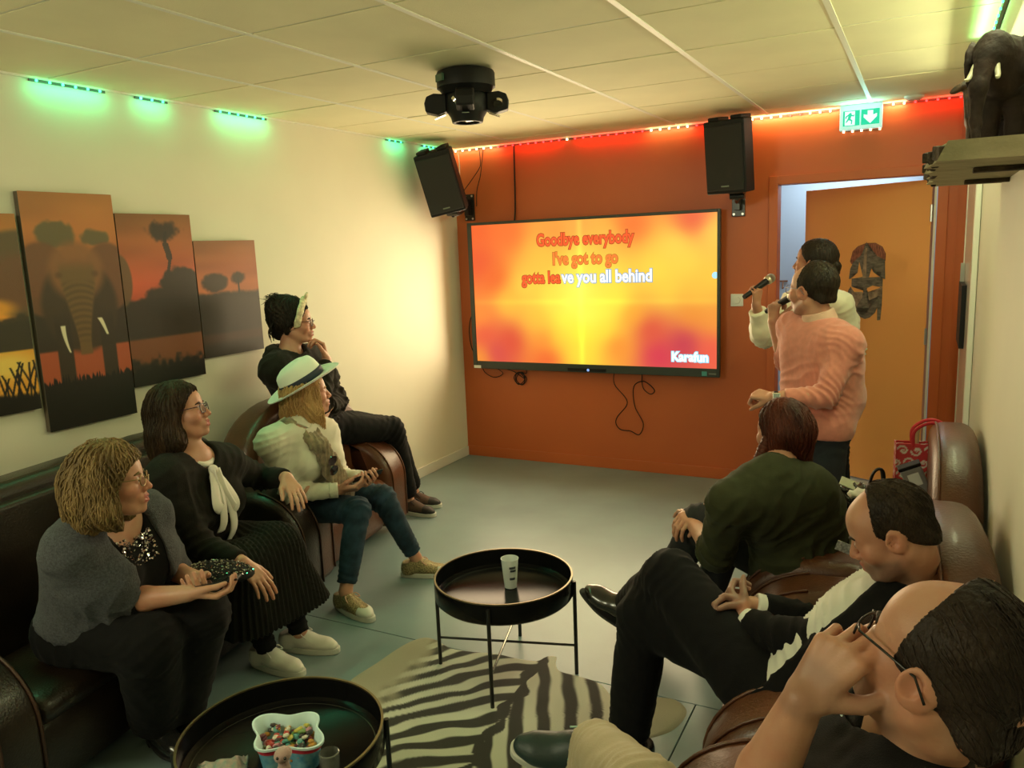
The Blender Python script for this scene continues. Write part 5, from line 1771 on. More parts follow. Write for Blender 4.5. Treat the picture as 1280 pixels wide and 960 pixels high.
class Fig:
    def __init__(s, key, label, base, skin, headf, headu=(0, 0, 1), hs=1.0, female=True, b=1.0, bust=0.0, belly=0.0, mouth=0.0, arm=1.0, leg=1.0, group=None, fwd=None):
        J = {k: A3(v) for k, v in JO[key].items()}
        s.J = J
        s.root, s.inv = new_person(label, base, group)
        s.base = base
        s.H = Head(J['head'], headf, headu, hs)
        s.hl = nrm(J['hipL'] - J['hipR']); s.lat = nrm(J['shL'] - J['shR'])
        s.up = nrm(J['neck'] - J['pel'])
        f1 = np.cross(s.lat, s.up)
        s.fwd = nrm(f1)
        s.skin, s.b, s.arm, s.leg = skin, b, arm, leg
        s.T = torso(J['pel'], J['neck'], J['shL'], J['shR'], s.hl, s.lat, s.fwd, b, bust, belly)
        s.female, s.mouth = female, mouth
        s.legin = 0.78
        s.stub = False
        s.hands = []
        s.tips = {}

    def hand(s, side, d, n, sc=1.0, **k):
        k['s'] = sc
        w = s.J['wr' + side]
        pr, tips = hand_prims(w, d, n, -1 if side == 'L' else 1, **k)
        s.hands.append((w + nrm(d) * 0.08, pr))
        s.tips[side] = tips

    def body(s, h=0.0085, hf=0.0042, hh=0.004, face_mats=True):
        J, H_ = s.J, s.H
        hp = head_prims(H_, s.female, s.mouth)
        g = list(s.T) + [cap(H_.P(-0.022, 0, -0.055), J['neck'] + s.up * 0.01, 0.050 if s.female else 0.058, 0.058 if s.female else 0.066, 0.03)]
        g2 = []
        for q in ('L', 'R'):
            g += limb_arm(J['sh' + q], J['el' + q], J['wr' + q], s.arm)
            if 'kn' + q in J:
                g += limb_leg(J['hip' + q], J['kn' + q], J['an' + q], s.leg * s.legin)
                g += foot_prims(J['an' + q], s.toes.get(q, (1, 0, 0)))
        zs = [zone(H_.P(0.02, 0, 0), 0.135 * H_.s, hf)]
        gs = [Group(g)]
        gs.append(Group(hp, cuts=(), k=0.01))
        for c, pr in s.hands:
            gs.append(Group(pr))
            zs.append(zone(c, 0.085, hh))
        o = sculpt('body', gs, h, s.skin, s.root, zones=zs, smooth_it=1, base=s.base)
        n = len(o.data.vertices)
        co = np.zeros(n * 3); o.data.vertices.foreach_get('co', co); co = co.reshape(-1, 3) + np.array(s.base)[None]
        L = (co - H_.c[None]) @ H_.M.T / H_.s
        x, y, z = L[:, 0], np.abs(L[:, 1]), L[:, 2]

        def g3(cx, cy, cz, r):
            return np.exp(-((x - cx) ** 2 + (y - cy) ** 2 + (z - cz) ** 2) / r ** 2)
        lip = smoothstep(0.080, 0.086, x) * (1 - smoothstep(0.017, 0.023, y)) * smoothstep(-0.080 - 0.008 * s.mouth, -0.074 - 0.008 * s.mouth, z) * (1 - smoothstep(-0.054, -0.049, z))
        red = np.clip(0.55 * g3(0.066, 0.045, -0.028, 0.030) + 0.5 * g3(0.104, 0, -0.032, 0.022) + 0.5 * g3(-0.012, 0.08, -0.006, 0.03), 0, 1)
        c4 = np.zeros((n, 4), dtype=np.float32); c4[:, 3] = 1
        c4[:, 1] = red; c4[:, 2] = lip
        if s.stub:
            st = smoothstep(-0.040, -0.062, z + 0.25 * np.maximum(0, 0.03 - x) * 0) * smoothstep(-0.012, 0.012, x) * smoothstep(-0.135, -0.115, z) * (1 - lip)
            c4[:, 0] = np.clip(st, 0, 1) * s.stub
        at = o.data.color_attributes.new('tint', 'FLOAT_COLOR', 'POINT'); at.data.foreach_set('color', c4.ravel())
        return o

    def cloth(s, name, groups, m, folds=(), amp=0.0022, scale=16, h=0.0085, seed=0, zones=(), label=None, parent=None, it=1, disp=None):
        o = sculpt(name, groups, h, m, parent or s.root, zones=zones, disp=disp or wrinkles(folds, amp, scale, seed), smooth_it=it, base=s.base)
        if label:
            o['label'] = label
        return o

    def sleeve(s, side, frac, r=(0.062, 0.05, 0.042), k=0.03):
        J = s.J
        a, e, w = J['sh' + side], J['el' + side], J['wr' + side]
        out = []
        if frac <= 1:
            out.append(cap(a, a + (e - a) * frac, r[0], r[0] + (r[1] - r[0]) * frac, k, cut='b'))
        else:
            f = frac - 1
            out.append(cap(a, e, r[0], r[1], k))
            out.append(cap(e, e + (w - e) * f, r[1], r[2], 0.015, cut='b'))
        return out

    def nsub(s, r=0.060, up=0.0, fw=0.01):
        p = cap(s.J['neck'] + s.up * (up + r * 0.6) + s.fwd * fw, s.H.P(0, 0, 0.06) + s.up * 0.05, r, r * 1.3, 0.012)
        p['sub'] = True
        return p

    def collar(s, m, r0=0.072, r1=0.060, a=0.0, b=0.065, label=None, name='collar'):
        d = nrm(s.H.P(-0.022, 0, -0.055) - s.J['neck'])
        n0 = s.J['neck']
        o = s.cloth(name, [Group([cap(n0 + d * a, n0 + d * b, r0, r1, 0.0, cut='ab')])], m, (), 0.0015, h=0.0055, label=label)
        return o

    def armfolds(s, side, amp=0.006, wl=0.035):
        J = s.J
        e = J['el' + side]
        return [(e, J['wr' + side] - J['sh' + side], wl, amp, 0.10), (J['sh' + side], e - J['sh' + side], wl * 1.3, amp * .6, 0.09)]

    def legfolds(s, side, amp=0.006):
        J = s.J
        return [(J['kn' + side], J['an' + side] - J['hip' + side], 0.035, amp, 0.10), (J['hip' + side], J['kn' + side] - J['hip' + side], 0.05, amp, 0.13), (J['an' + side] + ZUP * 0.04, J['an' + side] - J['kn' + side], 0.03, amp * .6, 0.09)]

    def trousers(s, m, r=(0.096, 0.070, 0.052), end=0.93, name='trousers', amp=0.0018, waist=0.14, label=None, h=0.0085, ends=None):
        J = s.J
        g = [cap(J['pel'] - s.hl * 0.085, J['pel'] + s.hl * 0.085, 0.120 * s.b, k=0.05), cap(J['pel'], J['pel'] + s.up * waist * .6, 0.118 * s.b, 0.118 * s.b, 0.06)]
        folds = []
        gs = [Group(g, cuts=[(J['pel'] + s.up * waist, s.up)], k=0.03)]
        for q in ('L', 'R'):
            en = end if ends is None else ends[q]
            a, kn, an = J['hip' + q], J['kn' + q], J['an' + q]
            gs.append(Group([cap(a, kn, r[0] * s.leg, r[1] * s.leg, 0.04), cap(kn, kn + (an - kn) * en, r[1] * s.leg, r[2] * s.leg, 0.02, cut='b')], k=0.02))
            folds += s.legfolds(q)
        return s.cloth(name, gs, m, folds, amp, label=label, h=h, seed=3)


def hairpiece(F_, groups, m, freq=95, amp=0.0022, twist=0.0, h=0.005, name='hair', seed=0, it=1, label=None):
    o = sculpt(name, groups, h, m, F_.root, disp=strands(F_.H, freq, amp, twist, seed), smooth_it=it, base=F_.base)
    if label:
        o['label'] = label
    return o


def hair_locks(F_, hair, m, n=220, step=0.010, ln=(8, 18), r=0.0024, wave=0.35, seed=1, umin=-9, lift=0.0015, name='hair_locks', flow=None, ear_skip=False):
    from mathutils.kdtree import KDTree
    me = hair.data
    co = np.zeros(len(me.vertices) * 3); me.vertices.foreach_get('co', co); co = co.reshape(-1, 3)
    no = np.zeros(len(me.vertices) * 3); me.vertex_normals.foreach_get('vector', no); no = no.reshape(-1, 3)
    kd = KDTree(len(co))
    for i, c in enumerate(co):
        kd.insert(c, i)
    kd.balance()
    rr = random.Random(seed)
    H0 = F_.H
    hc = H0.c - np.array(F_.base)
    up = H0.u
    bm = BM()
    for k in range(n):
        i = rr.randrange(len(co))
        p = co[i].copy()
        rel0 = (p - hc) / H0.s
        if rel0 @ up < umin or (ear_skip and abs(rel0 @ H0.r) > 0.06 and rel0 @ up < 0.028 and -0.045 < rel0 @ H0.f < 0.03):
            continue
        pts = []
        ph = rr.uniform(0, 6)
        amp = wave * rr.uniform(0.4, 1.2)
        L = rr.randint(*ln)
        for j in range(L):
            _, i, _ = kd.find(p)
            nn = no[i]
            p = co[i] + nn * lift
            pts.append(p.copy())
            d = (-up if flow is None else flow(p - hc, H0))
            if flow is None:
                rel = p - hc
                out = rel - up * (rel @ up)
                d = -up * 1.0 + 0.9 * nrm(out) * max(0, (rel @ up) / 0.1) - 0.25 * H0.f
            d = d - nn * (d @ nn)
            if np.linalg.norm(d) < 1e-3:
                break
            d = nrm(d)
            d = d + np.cross(nn, d) * amp * math.sin(ph + j * 0.75)
            p = p + nrm(d) * step
        q = []
        for a in pts:
            if not q or np.linalg.norm(a - q[-1]) > step * 0.35:
                q.append(a)
        if len(q) < 4:
            continue
        m_ = len(q)
        rad = [r * rr.uniform(0.8, 1.3) * (0.35 + 0.65 * math.sin(PI * min(1, (t + 0.7) / m_))) for t in range(m_)]
        add_tube(bm, q, rad, 5, caps=False)
    o = obj(name, bm, m, F_.root, smooth=True)
    o['kind'] = 'stuff'
    return o


def hcap(H_, off=0.010, cuts=(), extra=(), k=0.01, rad=(0.094, 0.074, 0.086), ears=False, sh=(0, 0)):
    s = H_.s
    extra = list(extra)
    if ears:
        extra += [dict(ell(H_.P(-0.010, q * 0.088, -0.010), H_.M, (0.026 * s, 0.016 * s, 0.036 * s), 0.003), sub=True) for q in (-1, 1)]
    return Group([ell(H_.P(-0.014 + sh[0], 0, 0.032 + sh[1]), H_.M, [(x + off) * s for x in rad], 0.02)] + list(extra), cuts=cuts, k=k)


def HP(H_, pt, n):
    """cut plane in head coordinates (f, r, u): removes the side n points to"""
    return (H_.P(*pt), n[0] * H_.f + n[1] * H_.r + n[2] * H_.u)


M_SHOEB = mat('black_shoe_leather', (0.012, 0.012, 0.012), 0.22, coat=0.6)
M_SOLEW = mat('white_rubber', (0.62, 0.62, 0.55), 0.5)
M_SOLEB = mat('black_rubber', (0.015, 0.015, 0.015), 0.6)
M_LACEW = mat('white_lace', (0.6, 0.6, 0.55), 0.7)
M_LACEB = mat('black_lace', (0.02, 0.02, 0.02), 0.7)

# =================================================================== 1. woman in the grey cardigan
P = Fig('gray', 'seated woman with blonde bob and grey knitted cardigan, nearest on the left sofa', (0.70, -3.86, 0), SK, (0.74, 0.66, 0.06), (-0.05, 0.05, 1), 0.99, b=1.02, bust=0.025, belly=0.03, arm=1.04, group='people in the karaoke room')
J, H_ = P.J, P.H
P.toes = {'L': (1, -.1, -.1), 'R': (1, -.25, -.1)}
P.hand('R', (0.75, 0.62, -0.25), (-0.2, 0.3, 0.9), curl=(35, 40, 25), thumb=(30, 5), spread=3)
P.hand('L', (0.75, -0.55, -0.10), (-0.1, -0.2, 0.95), curl=(40, 45, 30), thumb=(35, 10), spread=3)
P.body()
mh = hair_mat('dark_blonde_hair', (0.11, 0.070, 0.028), (0.26, 0.17, 0.07))
top = Group([ell(H_.P(-0.016, 0, 0.034), H_.M, (0.112, 0.095, 0.104), 0.02), ell(H_.P(-0.045, 0, -0.01), H_.M, (0.095, 0.108, 0.10), 0.03)], cuts=[HP(H_, (0.070, 0, 0.05), (0.8, 0, -0.6))], k=0.02)
low = []
for q in (-1, 1):
    low += [cap(H_.P(-0.025, q * 0.078, 0.02), H_.P(-0.02, q * 0.086, -0.075), 0.040, 0.043, 0.03), cap(H_.P(-0.02, q * 0.086, -0.07), H_.P(0.012, q * 0.070, -0.118), 0.040, 0.020, 0.03)]
low += [cap(H_.P(-0.085, 0, 0.0), H_.P(-0.095, 0, -0.085), 0.062, 0.055, 0.04), cap(H_.P(-0.07, -0.06, -0.04), H_.P(-0.075, -0.055, -0.115), 0.05, 0.03, 0.03), cap(H_.P(-0.07, 0.06, -0.04), H_.P(-0.075, 0.055, -0.115), 0.05, 0.03, 0.03)]
HAIR = hairpiece(P, [top, Group(low, cuts=[HP(H_, (0.036, 0, 0), (1, 0, 0.15))], k=0.03)], mh, 40, 0.0035, 9, seed=2, h=0.0045)
hair_locks(P, HAIR, mh, 1000, 0.009, (9, 18), 0.0024, 0.6, 3, lift=0.0012)
glasses(H_, P.root, P.inv, mat('thin_gold_frame', (0.3, 0.22, 0.1), 0.3, 0.8), rnd=True)
face_extras(H_, P.root, P.inv, mh)
# black top, grey cardigan, black cuffs
M_BLK = mat('black_cloth', (0.005, 0.005, 0.0055), 0.9, spec=0.2, sheen=0.02, bump=0.15, bscale=250)
tg = torso(J['pel'], J['neck'], J['shL'], J['shR'], P.hl, P.lat, P.fwd, 1.02, 0.025, 0.03)
P.cloth('top', [Group(tg + [P.nsub(0.075, -0.03, 0.04)], off=0.012)], M_BLK, [(J['pel'] + P.fwd * .1, P.up, 0.05, 0.006, 0.15)], 0.002)
M_KNIT = mat('blue_grey_knit', (0.070, 0.075, 0.090), 0.95, var=0.35, vscale=160, bump=0.9, bscale=320, sheen=0.1)
front = cap(J['neck'] + P.fwd * 0.06 + P.up * 0.05, J['pel'] + P.fwd * 0.20 + P.up * 0.06, 0.062, 0.085, 0.015); front['sub'] = True
sl = []
for q, sg in (('R', -1), ('L', 1)):
    a, e, w = J['sh' + q], J['el' + q], J['wr' + q]
    dn = -ZUP
    sl.append(Group([cap(a, e + (w - e) * 0.05, 0.074, 0.068, 0.04), cap((a + e) / 2 + dn * 0.03 - P.fwd * 0.01, e + dn * 0.02, 0.066, 0.060, 0.05), cap(e, e + (w - e) * 0.22, 0.070, 0.060, 0.02, cut='b')], k=0.04))
cg = [Group(tg + [front, P.nsub(0.055, 0.0)], cuts=[(J['pel'] + P.up * 0.05, -P.up)], off=0.026)]
P.cloth('cardigan', cg + sl, M_KNIT, P.armfolds('R', 0.010, 0.06) + P.armfolds('L', 0.008, 0.05) + [(J['elR'] - ZUP * .08, (1, 0, .4), 0.05, 0.010, 0.14)], 0.0045, 11, label='grey knitted open cardigan')
for q in ('R', 'L'):
    e, w = J['el' + q], J['wr' + q]
    P.cloth('cuff', [Group([cap(e + (w - e) * 0.10, e + (w - e) * 0.30, 0.060, 0.053, 0.01, cut='ab')])], M_BLK, (), 0.001, h=0.006)
P.trousers(M_BLK, r=(0.116, 0.100, 0.082), end=0.97, amp=0.004)
srr = random.Random(9)
bm = BM()
for k in range(170):
    a = srr.uniform(-1.0, 1.0); dpt = srr.uniform(0, 0.075)
    p = J['neck'] + P.fwd * (0.085 + 0.035 * math.cos(a) + dpt * 0.75) + P.lat * (0.085 * math.sin(a)) - P.up * (0.005 + dpt)
    x = A3(p)
    Mx = Matrix.Translation(x) @ Matrix.Rotation(srr.uniform(0, 3), 4, 'X') @ Matrix.Rotation(srr.uniform(0, 3), 4, 'Y')
    add_box(bm, (0, 0, 0), (0.006, 0.006, 0.0015), Mx)
o = obj('sequins', bm, mat('silver_sequin', (0.6, 0.58, 0.58), 0.15, 1.0), P.root); o.data.transform(P.inv); o['kind'] = 'stuff'
for q, tt in (('R', (1, -.25, 0)), ('L', (1, -.05, 0))):
    make_shoe('derby', P.root, J['an' + q] * np.array([1, 1, 0]) + np.array([0.0, 0, 0.016]), tt, mats=(M_SHOEB, M_SOLEB, M_LACEB))
# phone in her hands
def phone(label, c, d, n, group='phones held in hands', lit=False):
    d = nrm(d); n = nrm(n); n = nrm(n - d * (n @ d)); y = np.cross(n, d)
    t = thing('phone', label, 'phone', tuple(A3(c)), 0, group)
    Mx = Matrix(((d[0], y[0], n[0], 0), (d[1], y[1], n[1], 0), (d[2], y[2], n[2], 0), (0, 0, 0, 1)))
    bm = BM(); add_box(bm, (0, 0, 0), (0.145, 0.070, 0.008)); o = obj('case', bm, M_BLACK, t, bev=0.004, seg=3); o.data.transform(Mx)
    bm = BM(); add_box(bm, (0, 0, 0.0042), (0.136, 0.063, 0.0008)); o = obj('glass', bm, mat('phone_glass', (0.01, 0.01, 0.012), 0.06, coat=1), t); o.data.transform(Mx)
    return t
wc = (J['wrR'] + J['wrL']) / 2
phone('black phone held by the woman in grey cardigan', wc + np.array([0.085, 0.03, 0.015]), (0.7, 0.5, 0.1), (-0.3, 0, 1))

# =================================================================== 2. woman in black with the white bow
P = Fig('black', 'seated woman in black with dark bob, glasses and white bow, one arm on sofa arm', (0.55, -3.28, 0), SK, (0.80, 0.58, 0.20), (-0.15, 0.0, 1), 1.0, b=1.08, bust=0.028, belly=0.04, group='people in the karaoke room')
J, H_ = P.J, P.H
P.toes = {'L': (1, .25, -.1), 'R': (1, 0, -.1)}
P.hand('R', (0.70, 0.10, -0.62), (-0.55, 0.1, -0.8), curl=(12, 18, 12), thumb=(35, 15), spread=5, tn=0.1)
P.hand('L', (0.75, -0.32, -0.45), (-0.35, 0.05, -0.9), curl=(10, 16, 12), thumb=(38, 15), spread=5, tn=0.1)
P.body()
mh = hair_mat('dark_brown_hair', (0.020, 0.012, 0.006), (0.050, 0.025, 0.011))
sd = []
for q in (-1, 1):
    sd += [cap(H_.P(-0.02, q * 0.070, 0.04), H_.P(-0.03, q * 0.078, -0.10), 0.034, 0.040, 0.03), cap(H_.P(-0.03, q * 0.078, -0.10), H_.P(-0.055, q * 0.085, -0.165), 0.040, 0.018, 0.03)]
sd += [cap(H_.P(-0.075, 0, 0.02), H_.P(-0.10, 0, -0.12), 0.062, 0.05, 0.04), cap(H_.P(-0.10, 0, -0.10), H_.P(-0.125, 0, -0.175), 0.05, 0.022, 0.04), cap(H_.P(-0.085, 0.05, -0.06), H_.P(-0.11, 0.06, -0.165), 0.045, 0.02, 0.04), cap(H_.P(-0.085, -0.05, -0.06), H_.P(-0.11, -0.06, -0.165), 0.045, 0.02, 0.04)]
HAIR = hairpiece(P, [hcap(H_, 0.016, [HP(H_, (0.066, 0, 0.06), (0.8, 0, -0.6))], k=0.02), Group(sd, cuts=[HP(H_, (0.006, 0, 0), (1, 0, 0.1))], k=0.02)], mh, 60, 0.0022, 4, seed=5)
hair_locks(P, HAIR, mh, 850, 0.011, (10, 20), 0.0017, 0.12, 5, lift=0.0008)
glasses(H_, P.root, P.inv, mat('dark_purple_frame', (0.03, 0.012, 0.03), 0.25), rnd=False)
face_extras(H_, P.root, P.inv, mh)
M_BLK2 = mat('warm_black_cloth', (0.0085, 0.008, 0.005), 0.9, spec=0.25, sheen=0.02, bump=0.2, bscale=200)
tg = torso(J['pel'], J['neck'], J['shL'], J['shR'], P.hl, P.lat, P.fwd, 1.08, 0.028, 0.04)
gs = [Group(tg + [P.nsub(0.056, 0.0, 0.02)], off=0.018)]
for q in ('R', 'L'):
    gs.append(Group(P.sleeve(q, 1.93, (0.068, 0.056, 0.040)), k=0.03))
P.cloth('jacket', gs, M_BLK2, P.armfolds('R', 0.009) + P.armfolds('L', 0.008) + [(J['pel'] + P.fwd * .1 + P.up * .1, P.up, 0.045, 0.010, 0.14), (J['shR'] + P.fwd * .06 - P.up * .08, P.lat, 0.05, 0.007, 0.1)], 0.0025)
M_WBOW = mat('white_blouse_cloth', (0.72, 0.70, 0.62), 0.6, sheen=0.3)
nk = J['neck']
bm = BM()
ring = [nk + P.up * (0.030 - 0.016 * math.cos(a)) + P.fwd * (0.066 * math.cos(a) + 0.006) + P.lat * 0.064 * math.sin(a) for a in np.linspace(0, 2 * PI, 24, endpoint=False)]
add_tube(bm, ring, 0.014, 8, closed=True)
o = obj('collar', bm, M_WBOW, P.root, smooth=True); o.data.transform(P.inv)
bm = BM()
K = nk + P.fwd * 0.105 + P.up * 0.004
def ribbon(pts, w0, w1):
    pts = spline([A3(p) for p in pts], 6)
    ws = [w0 + (w1 - w0) * i / (len(pts) - 1) for i in range(len(pts))]
    add_tube(bm, pts, ws, 10, flat=(1.0, 0.22, P.lat))
bmesh.ops.create_uvsphere(bm, u_segments=12, v_segments=8, radius=0.021, matrix=Matrix.Translation(K))
def KP(f, l, u):
    return K + P.fwd * f + P.lat * l - P.up * u
ribbon([K, KP(.05, .03, .05), KP(.10, .055, .115), KP(.105, .03, .135), KP(.06, .0, .07), K], 0.020, 0.028)
ribbon([K, KP(.05, -.035, .04), KP(.095, -.06, .10), KP(.09, -.02, .115), K], 0.020, 0.026)
ribbon([K, KP(.08, .02, .09), KP(.125, .035, .20), KP(.125, .03, .29)], 0.018, 0.030)
ribbon([K, KP(.08, -.02, .08), KP(.12, -.03, .17), KP(.12, -.035, .22)], 0.016, 0.026)
o = obj('bow', bm, M_WBOW, P.root, smooth=True); o.data.transform(P.inv); o['label'] = 'white neck bow'
# long pleated skirt
g = [cap(J['pel'] - P.hl * 0.085, J['pel'] + P.hl * 0.085, 0.135, k=0.05)]
hemc = (J['anL'] + J['anR']) / 2
for q in ('L', 'R'):
    g += [cap(J['hip' + q], J['kn' + q] + np.array([.02, 0, 0]), 0.118, 0.105, 0.06)]
for tt in (0.0, 0.25, 0.5, 0.75, 1.0):
    kp = J['knL'] * (1 - tt) + J['knR'] * tt; hp_ = J['anL'] * (1 - tt) + J['anR'] * tt
    g.append(cap(kp + np.array([.03, 0, -.01]), hp_ + np.array([0.0, 0.06 - 0.12 * tt, 0.05]), 0.095, 0.115, 0.05))
def pleat(V, N):
    a = (V[:, 1] + 3.2) * 1.0 + 0.25 * (V[:, 0] - 1.0)
    m = smoothstep(0.70, 0.95, V[:, 0])
    return m * 0.007 * (np.abs(((a / 0.022) % 1.0) - 0.5) * 4 - 1) + 0.002 * vnoise(V, 15, 1)
P.cloth('pleated_skirt', [Group(g, cuts=[((0, 0, 0.085), (0.12, 0, -1))], k=0)], M_BLK2, disp=pleat, h=0.0065)
P.trousers(M_BLK, r=(0.07, 0.062, 0.042), end=1.0, amp=0.0005, name='tights')
M_WSHOE = mat('white_shoe_canvas', (0.66, 0.66, 0.58), 0.6, bump=0.1, bscale=200)
make_shoe('sneaker', P.root, J['anR'] * np.array([1, 1, 0]) + np.array([-0.01, 0.0, 0]), (1, 0.05, 0), mats=(M_WSHOE, M_SOLEW, M_LACEW))
make_shoe('sneaker', P.root, J['anL'] * np.array([1, 1, 0]) + np.array([-0.02, 0.0, 0]), (1, 0.30, 0), mats=(M_WSHOE, M_SOLEW, M_LACEW))
# sequinned pouch lying on the laps
t = thing('sequin_pouch', 'black sequinned pouch with green glints lying between the two sofa women', 'pouch', (1.12, -3.56, 0.575))
bm = BM(); bmesh.ops.create_uvsphere(bm, u_segments=28, v_segments=16, radius=1.0, matrix=Matrix.Diagonal((0.12, 0.085, 0.020, 1))); o = obj('pouch', bm, M_BLK, t, smooth=True)
bm = BM()
for k in range(300):
    a, q = srr.uniform(0, 2 * PI), srr.random() ** 0.5 * 0.97
    x, y = q * 0.12 * math.cos(a), q * 0.085 * math.sin(a)
    z = 0.020 * math.sqrt(max(0, 1 - q * q)) + 0.001
    add_box(bm, (0, 0, 0), (0.0055, 0.0055, 0.0012), Matrix.Translation((x, y, z)) @ Matrix.Rotation(srr.uniform(-.6, .6), 4, 'X') @ Matrix.Rotation(srr.uniform(-.6, .6), 4, 'Y'))
o = obj('sequins', bm, mat('dark_sequin', (0.30, 0.34, 0.32), 0.12, 1.0), t); o['kind'] = 'stuff'
t.rotation_euler = (0.0, 0.10, 0.3)
# =================================================================== 3. woman in the white hat
P = Fig('hat', 'seated woman in white fedora, cream shirt and jeans looking at her phone', (0.55, -2.45, 0), SK, (0.62, 0.74, 0.10), (-0.22, -0.22, 1), 0.97, b=0.96, bust=0.018, group='people in the karaoke room')
J, H_ = P.J, P.H
P.toes = {'L': (1, .3, 0), 'R': (1, -.1, 0)}
P.hand('R', (0.85, 0.30, 0.10), (-0.25, 0.45, 0.85), curl=(30, 40, 30), thumb=(35, 10), spread=3)
P.hand('L', (0.80, -0.30, -0.02), (-0.2, -0.45, 0.85), curl=(35, 45, 30), thumb=(35, 10), spread=3)
P.body()
mh = hair_mat('strawberry_blonde_hair', (0.40, 0.22, 0.085), (0.60, 0.38, 0.16))
low = []
for (r_, f_, l_, w_) in [(-0.075, -0.02, -0.15, .04), (0.075, -0.02, -0.15, .04), (-0.07, 0.01, -0.17, .034), (0.07, 0.01, -0.17, .034), (-0.05, -0.075, -0.17, .045), (0.05, -0.075, -0.17, .045), (0, -0.09, -0.18, .045), (-0.085, -0.05, -0.2, .03), (0.08, -0.03, -0.22, .03), (0.06, 0.03, -0.2, .025)]:
    low += [cap(H_.P(f_, r_, 0.03), H_.P(f_ * 1.1, r_ * 1.12, l_ * 0.5), w_, w_ * 1.05, 0.02), cap(H_.P(f_ * 1.1, r_ * 1.12, l_ * 0.5), H_.P(f_ * 1.2 + 0.01, r_ * 1.15, l_), w_ * 1.05, w_ * 0.35, 0.02)]
HAIR = hairpiece(P, [hcap(H_, 0.010, [HP(H_, (0.060, 0, 0.05), (0.8, 0, -0.6))], k=0.02), Group(low, cuts=[HP(H_, (0.045, 0, 0), (1, 0, 0))], k=0.015)], mh, 50, 0.0035, 14, seed=8, h=0.0045)
hair_locks(P, HAIR, mh, 1000, 0.009, (9, 24), 0.0019, 0.85, 8, lift=0.002)
face_extras(H_, P.root, P.inv, mh)
M_SHIRT = mat('cream_shirt_cotton', (0.66, 0.64, 0.52), 0.75, sheen=0.2, bump=0.1, bscale=200)
tg = torso(J['pel'], J['neck'], J['shL'], J['shR'], P.hl, P.lat, P.fwd, 0.96, 0.018, 0)
gs = [Group(tg + [P.nsub(0.044, 0.01)], cuts=[(J['pel'] - P.up * 0.02, -P.up)], off=0.015)]
for q in ('R', 'L'):
    gs.append(Group(P.sleeve(q, 1.90, (0.062, 0.050, 0.036)), k=0.03))
shirt = P.cloth('shirt', gs, M_SHIRT, P.armfolds('R', 0.010, 0.03) + P.armfolds('L', 0.008, 0.03) + [(J['pel'] + P.up * .12, P.up, 0.04, 0.009, 0.14), (J['shR'] + P.up * -.08, P.lat, 0.045, 0.006, 0.1)], 0.002)
for q in ('R', 'L'):
    e, w = J['el' + q], J['wr' + q]
    P.cloth('shirt_cuff', [Group([cap(e + (w - e) * 0.78, e + (w - e) * 0.97, 0.040, 0.038, 0.0, cut='ab')])], M_SHIRT, (), 0.0008, h=0.005)
P.collar(M_SHIRT, 0.084, 0.064, -0.02, 0.055)
M_DENIM = mat('blue_denim', (0.018, 0.040, 0.062), 0.85, var=0.35, vscale=18, bump=0.35, bscale=420, spec=0.2, sheen=0.05)
P.trousers(M_DENIM, r=(0.090, 0.064, 0.046), end=0.90, name='jeans', amp=0.002)
M_SCARF = mat('taupe_scarf_gauze', (0.27, 0.21, 0.13), 0.9, var=0.4, vscale=30, bump=0.3, bscale=200, sheen=0.4)
nk = J['neck']
P.cloth('scarf', [Group([cap(nk - P.lat * .06 + P.up * .02, nk + P.fwd * .135 - P.up * .04, .042, .040, .02), cap(nk + P.lat * .06 + P.up * .02, nk + P.fwd * .135 - P.up * .04, .042, .040, .02), cap(nk - P.lat * .06 + P.up * .02, nk + P.lat * .06 + P.up * .02 - P.fwd * .03, .042, .042, .02),
                    cap(nk + P.fwd * .16 - P.up * .05, nk + P.fwd * .225 - P.up * .20 + P.lat * .01, .045, .055, .02, n=P.fwd, f=.6), cap(nk + P.fwd * .225 - P.up * .20 + P.lat * .01, nk + P.fwd * .24 - P.up * .31 + P.lat * .03, .055, .062, .02, n=P.fwd, f=.5)])], M_SCARF,
        [(nk + P.fwd * .1 - P.up * .15, P.lat, 0.022, 0.010, 0.2), (nk, P.up, 0.02, 0.008, 0.08)], 0.004, 20, h=0.006)
# sunglasses hanging at the neckline
bm = BM()
gc = nk + P.fwd * 0.245 - P.up * 0.10
for s_ in (-1, 1):
    ctr = gc - P.lat * 0.02 + P.up * (0.030 * s_) 
    add_cyl(bm, ctr - P.fwd * 0.002, ctr + P.fwd * 0.002, 0.026, seg=24)
add_tube(bm, [gc - P.lat * 0.02 + P.up * 0.006, gc - P.lat * 0.014, gc - P.lat * 0.02 - P.up * 0.006], 0.003, 6)
o = obj('sunglasses', bm, mat('dark_lens', (0.008, 0.008, 0.010), 0.08, coat=1), P.root, smooth='angle'); o.data.transform(P.inv); o['label'] = 'round black sunglasses hooked on scarf'
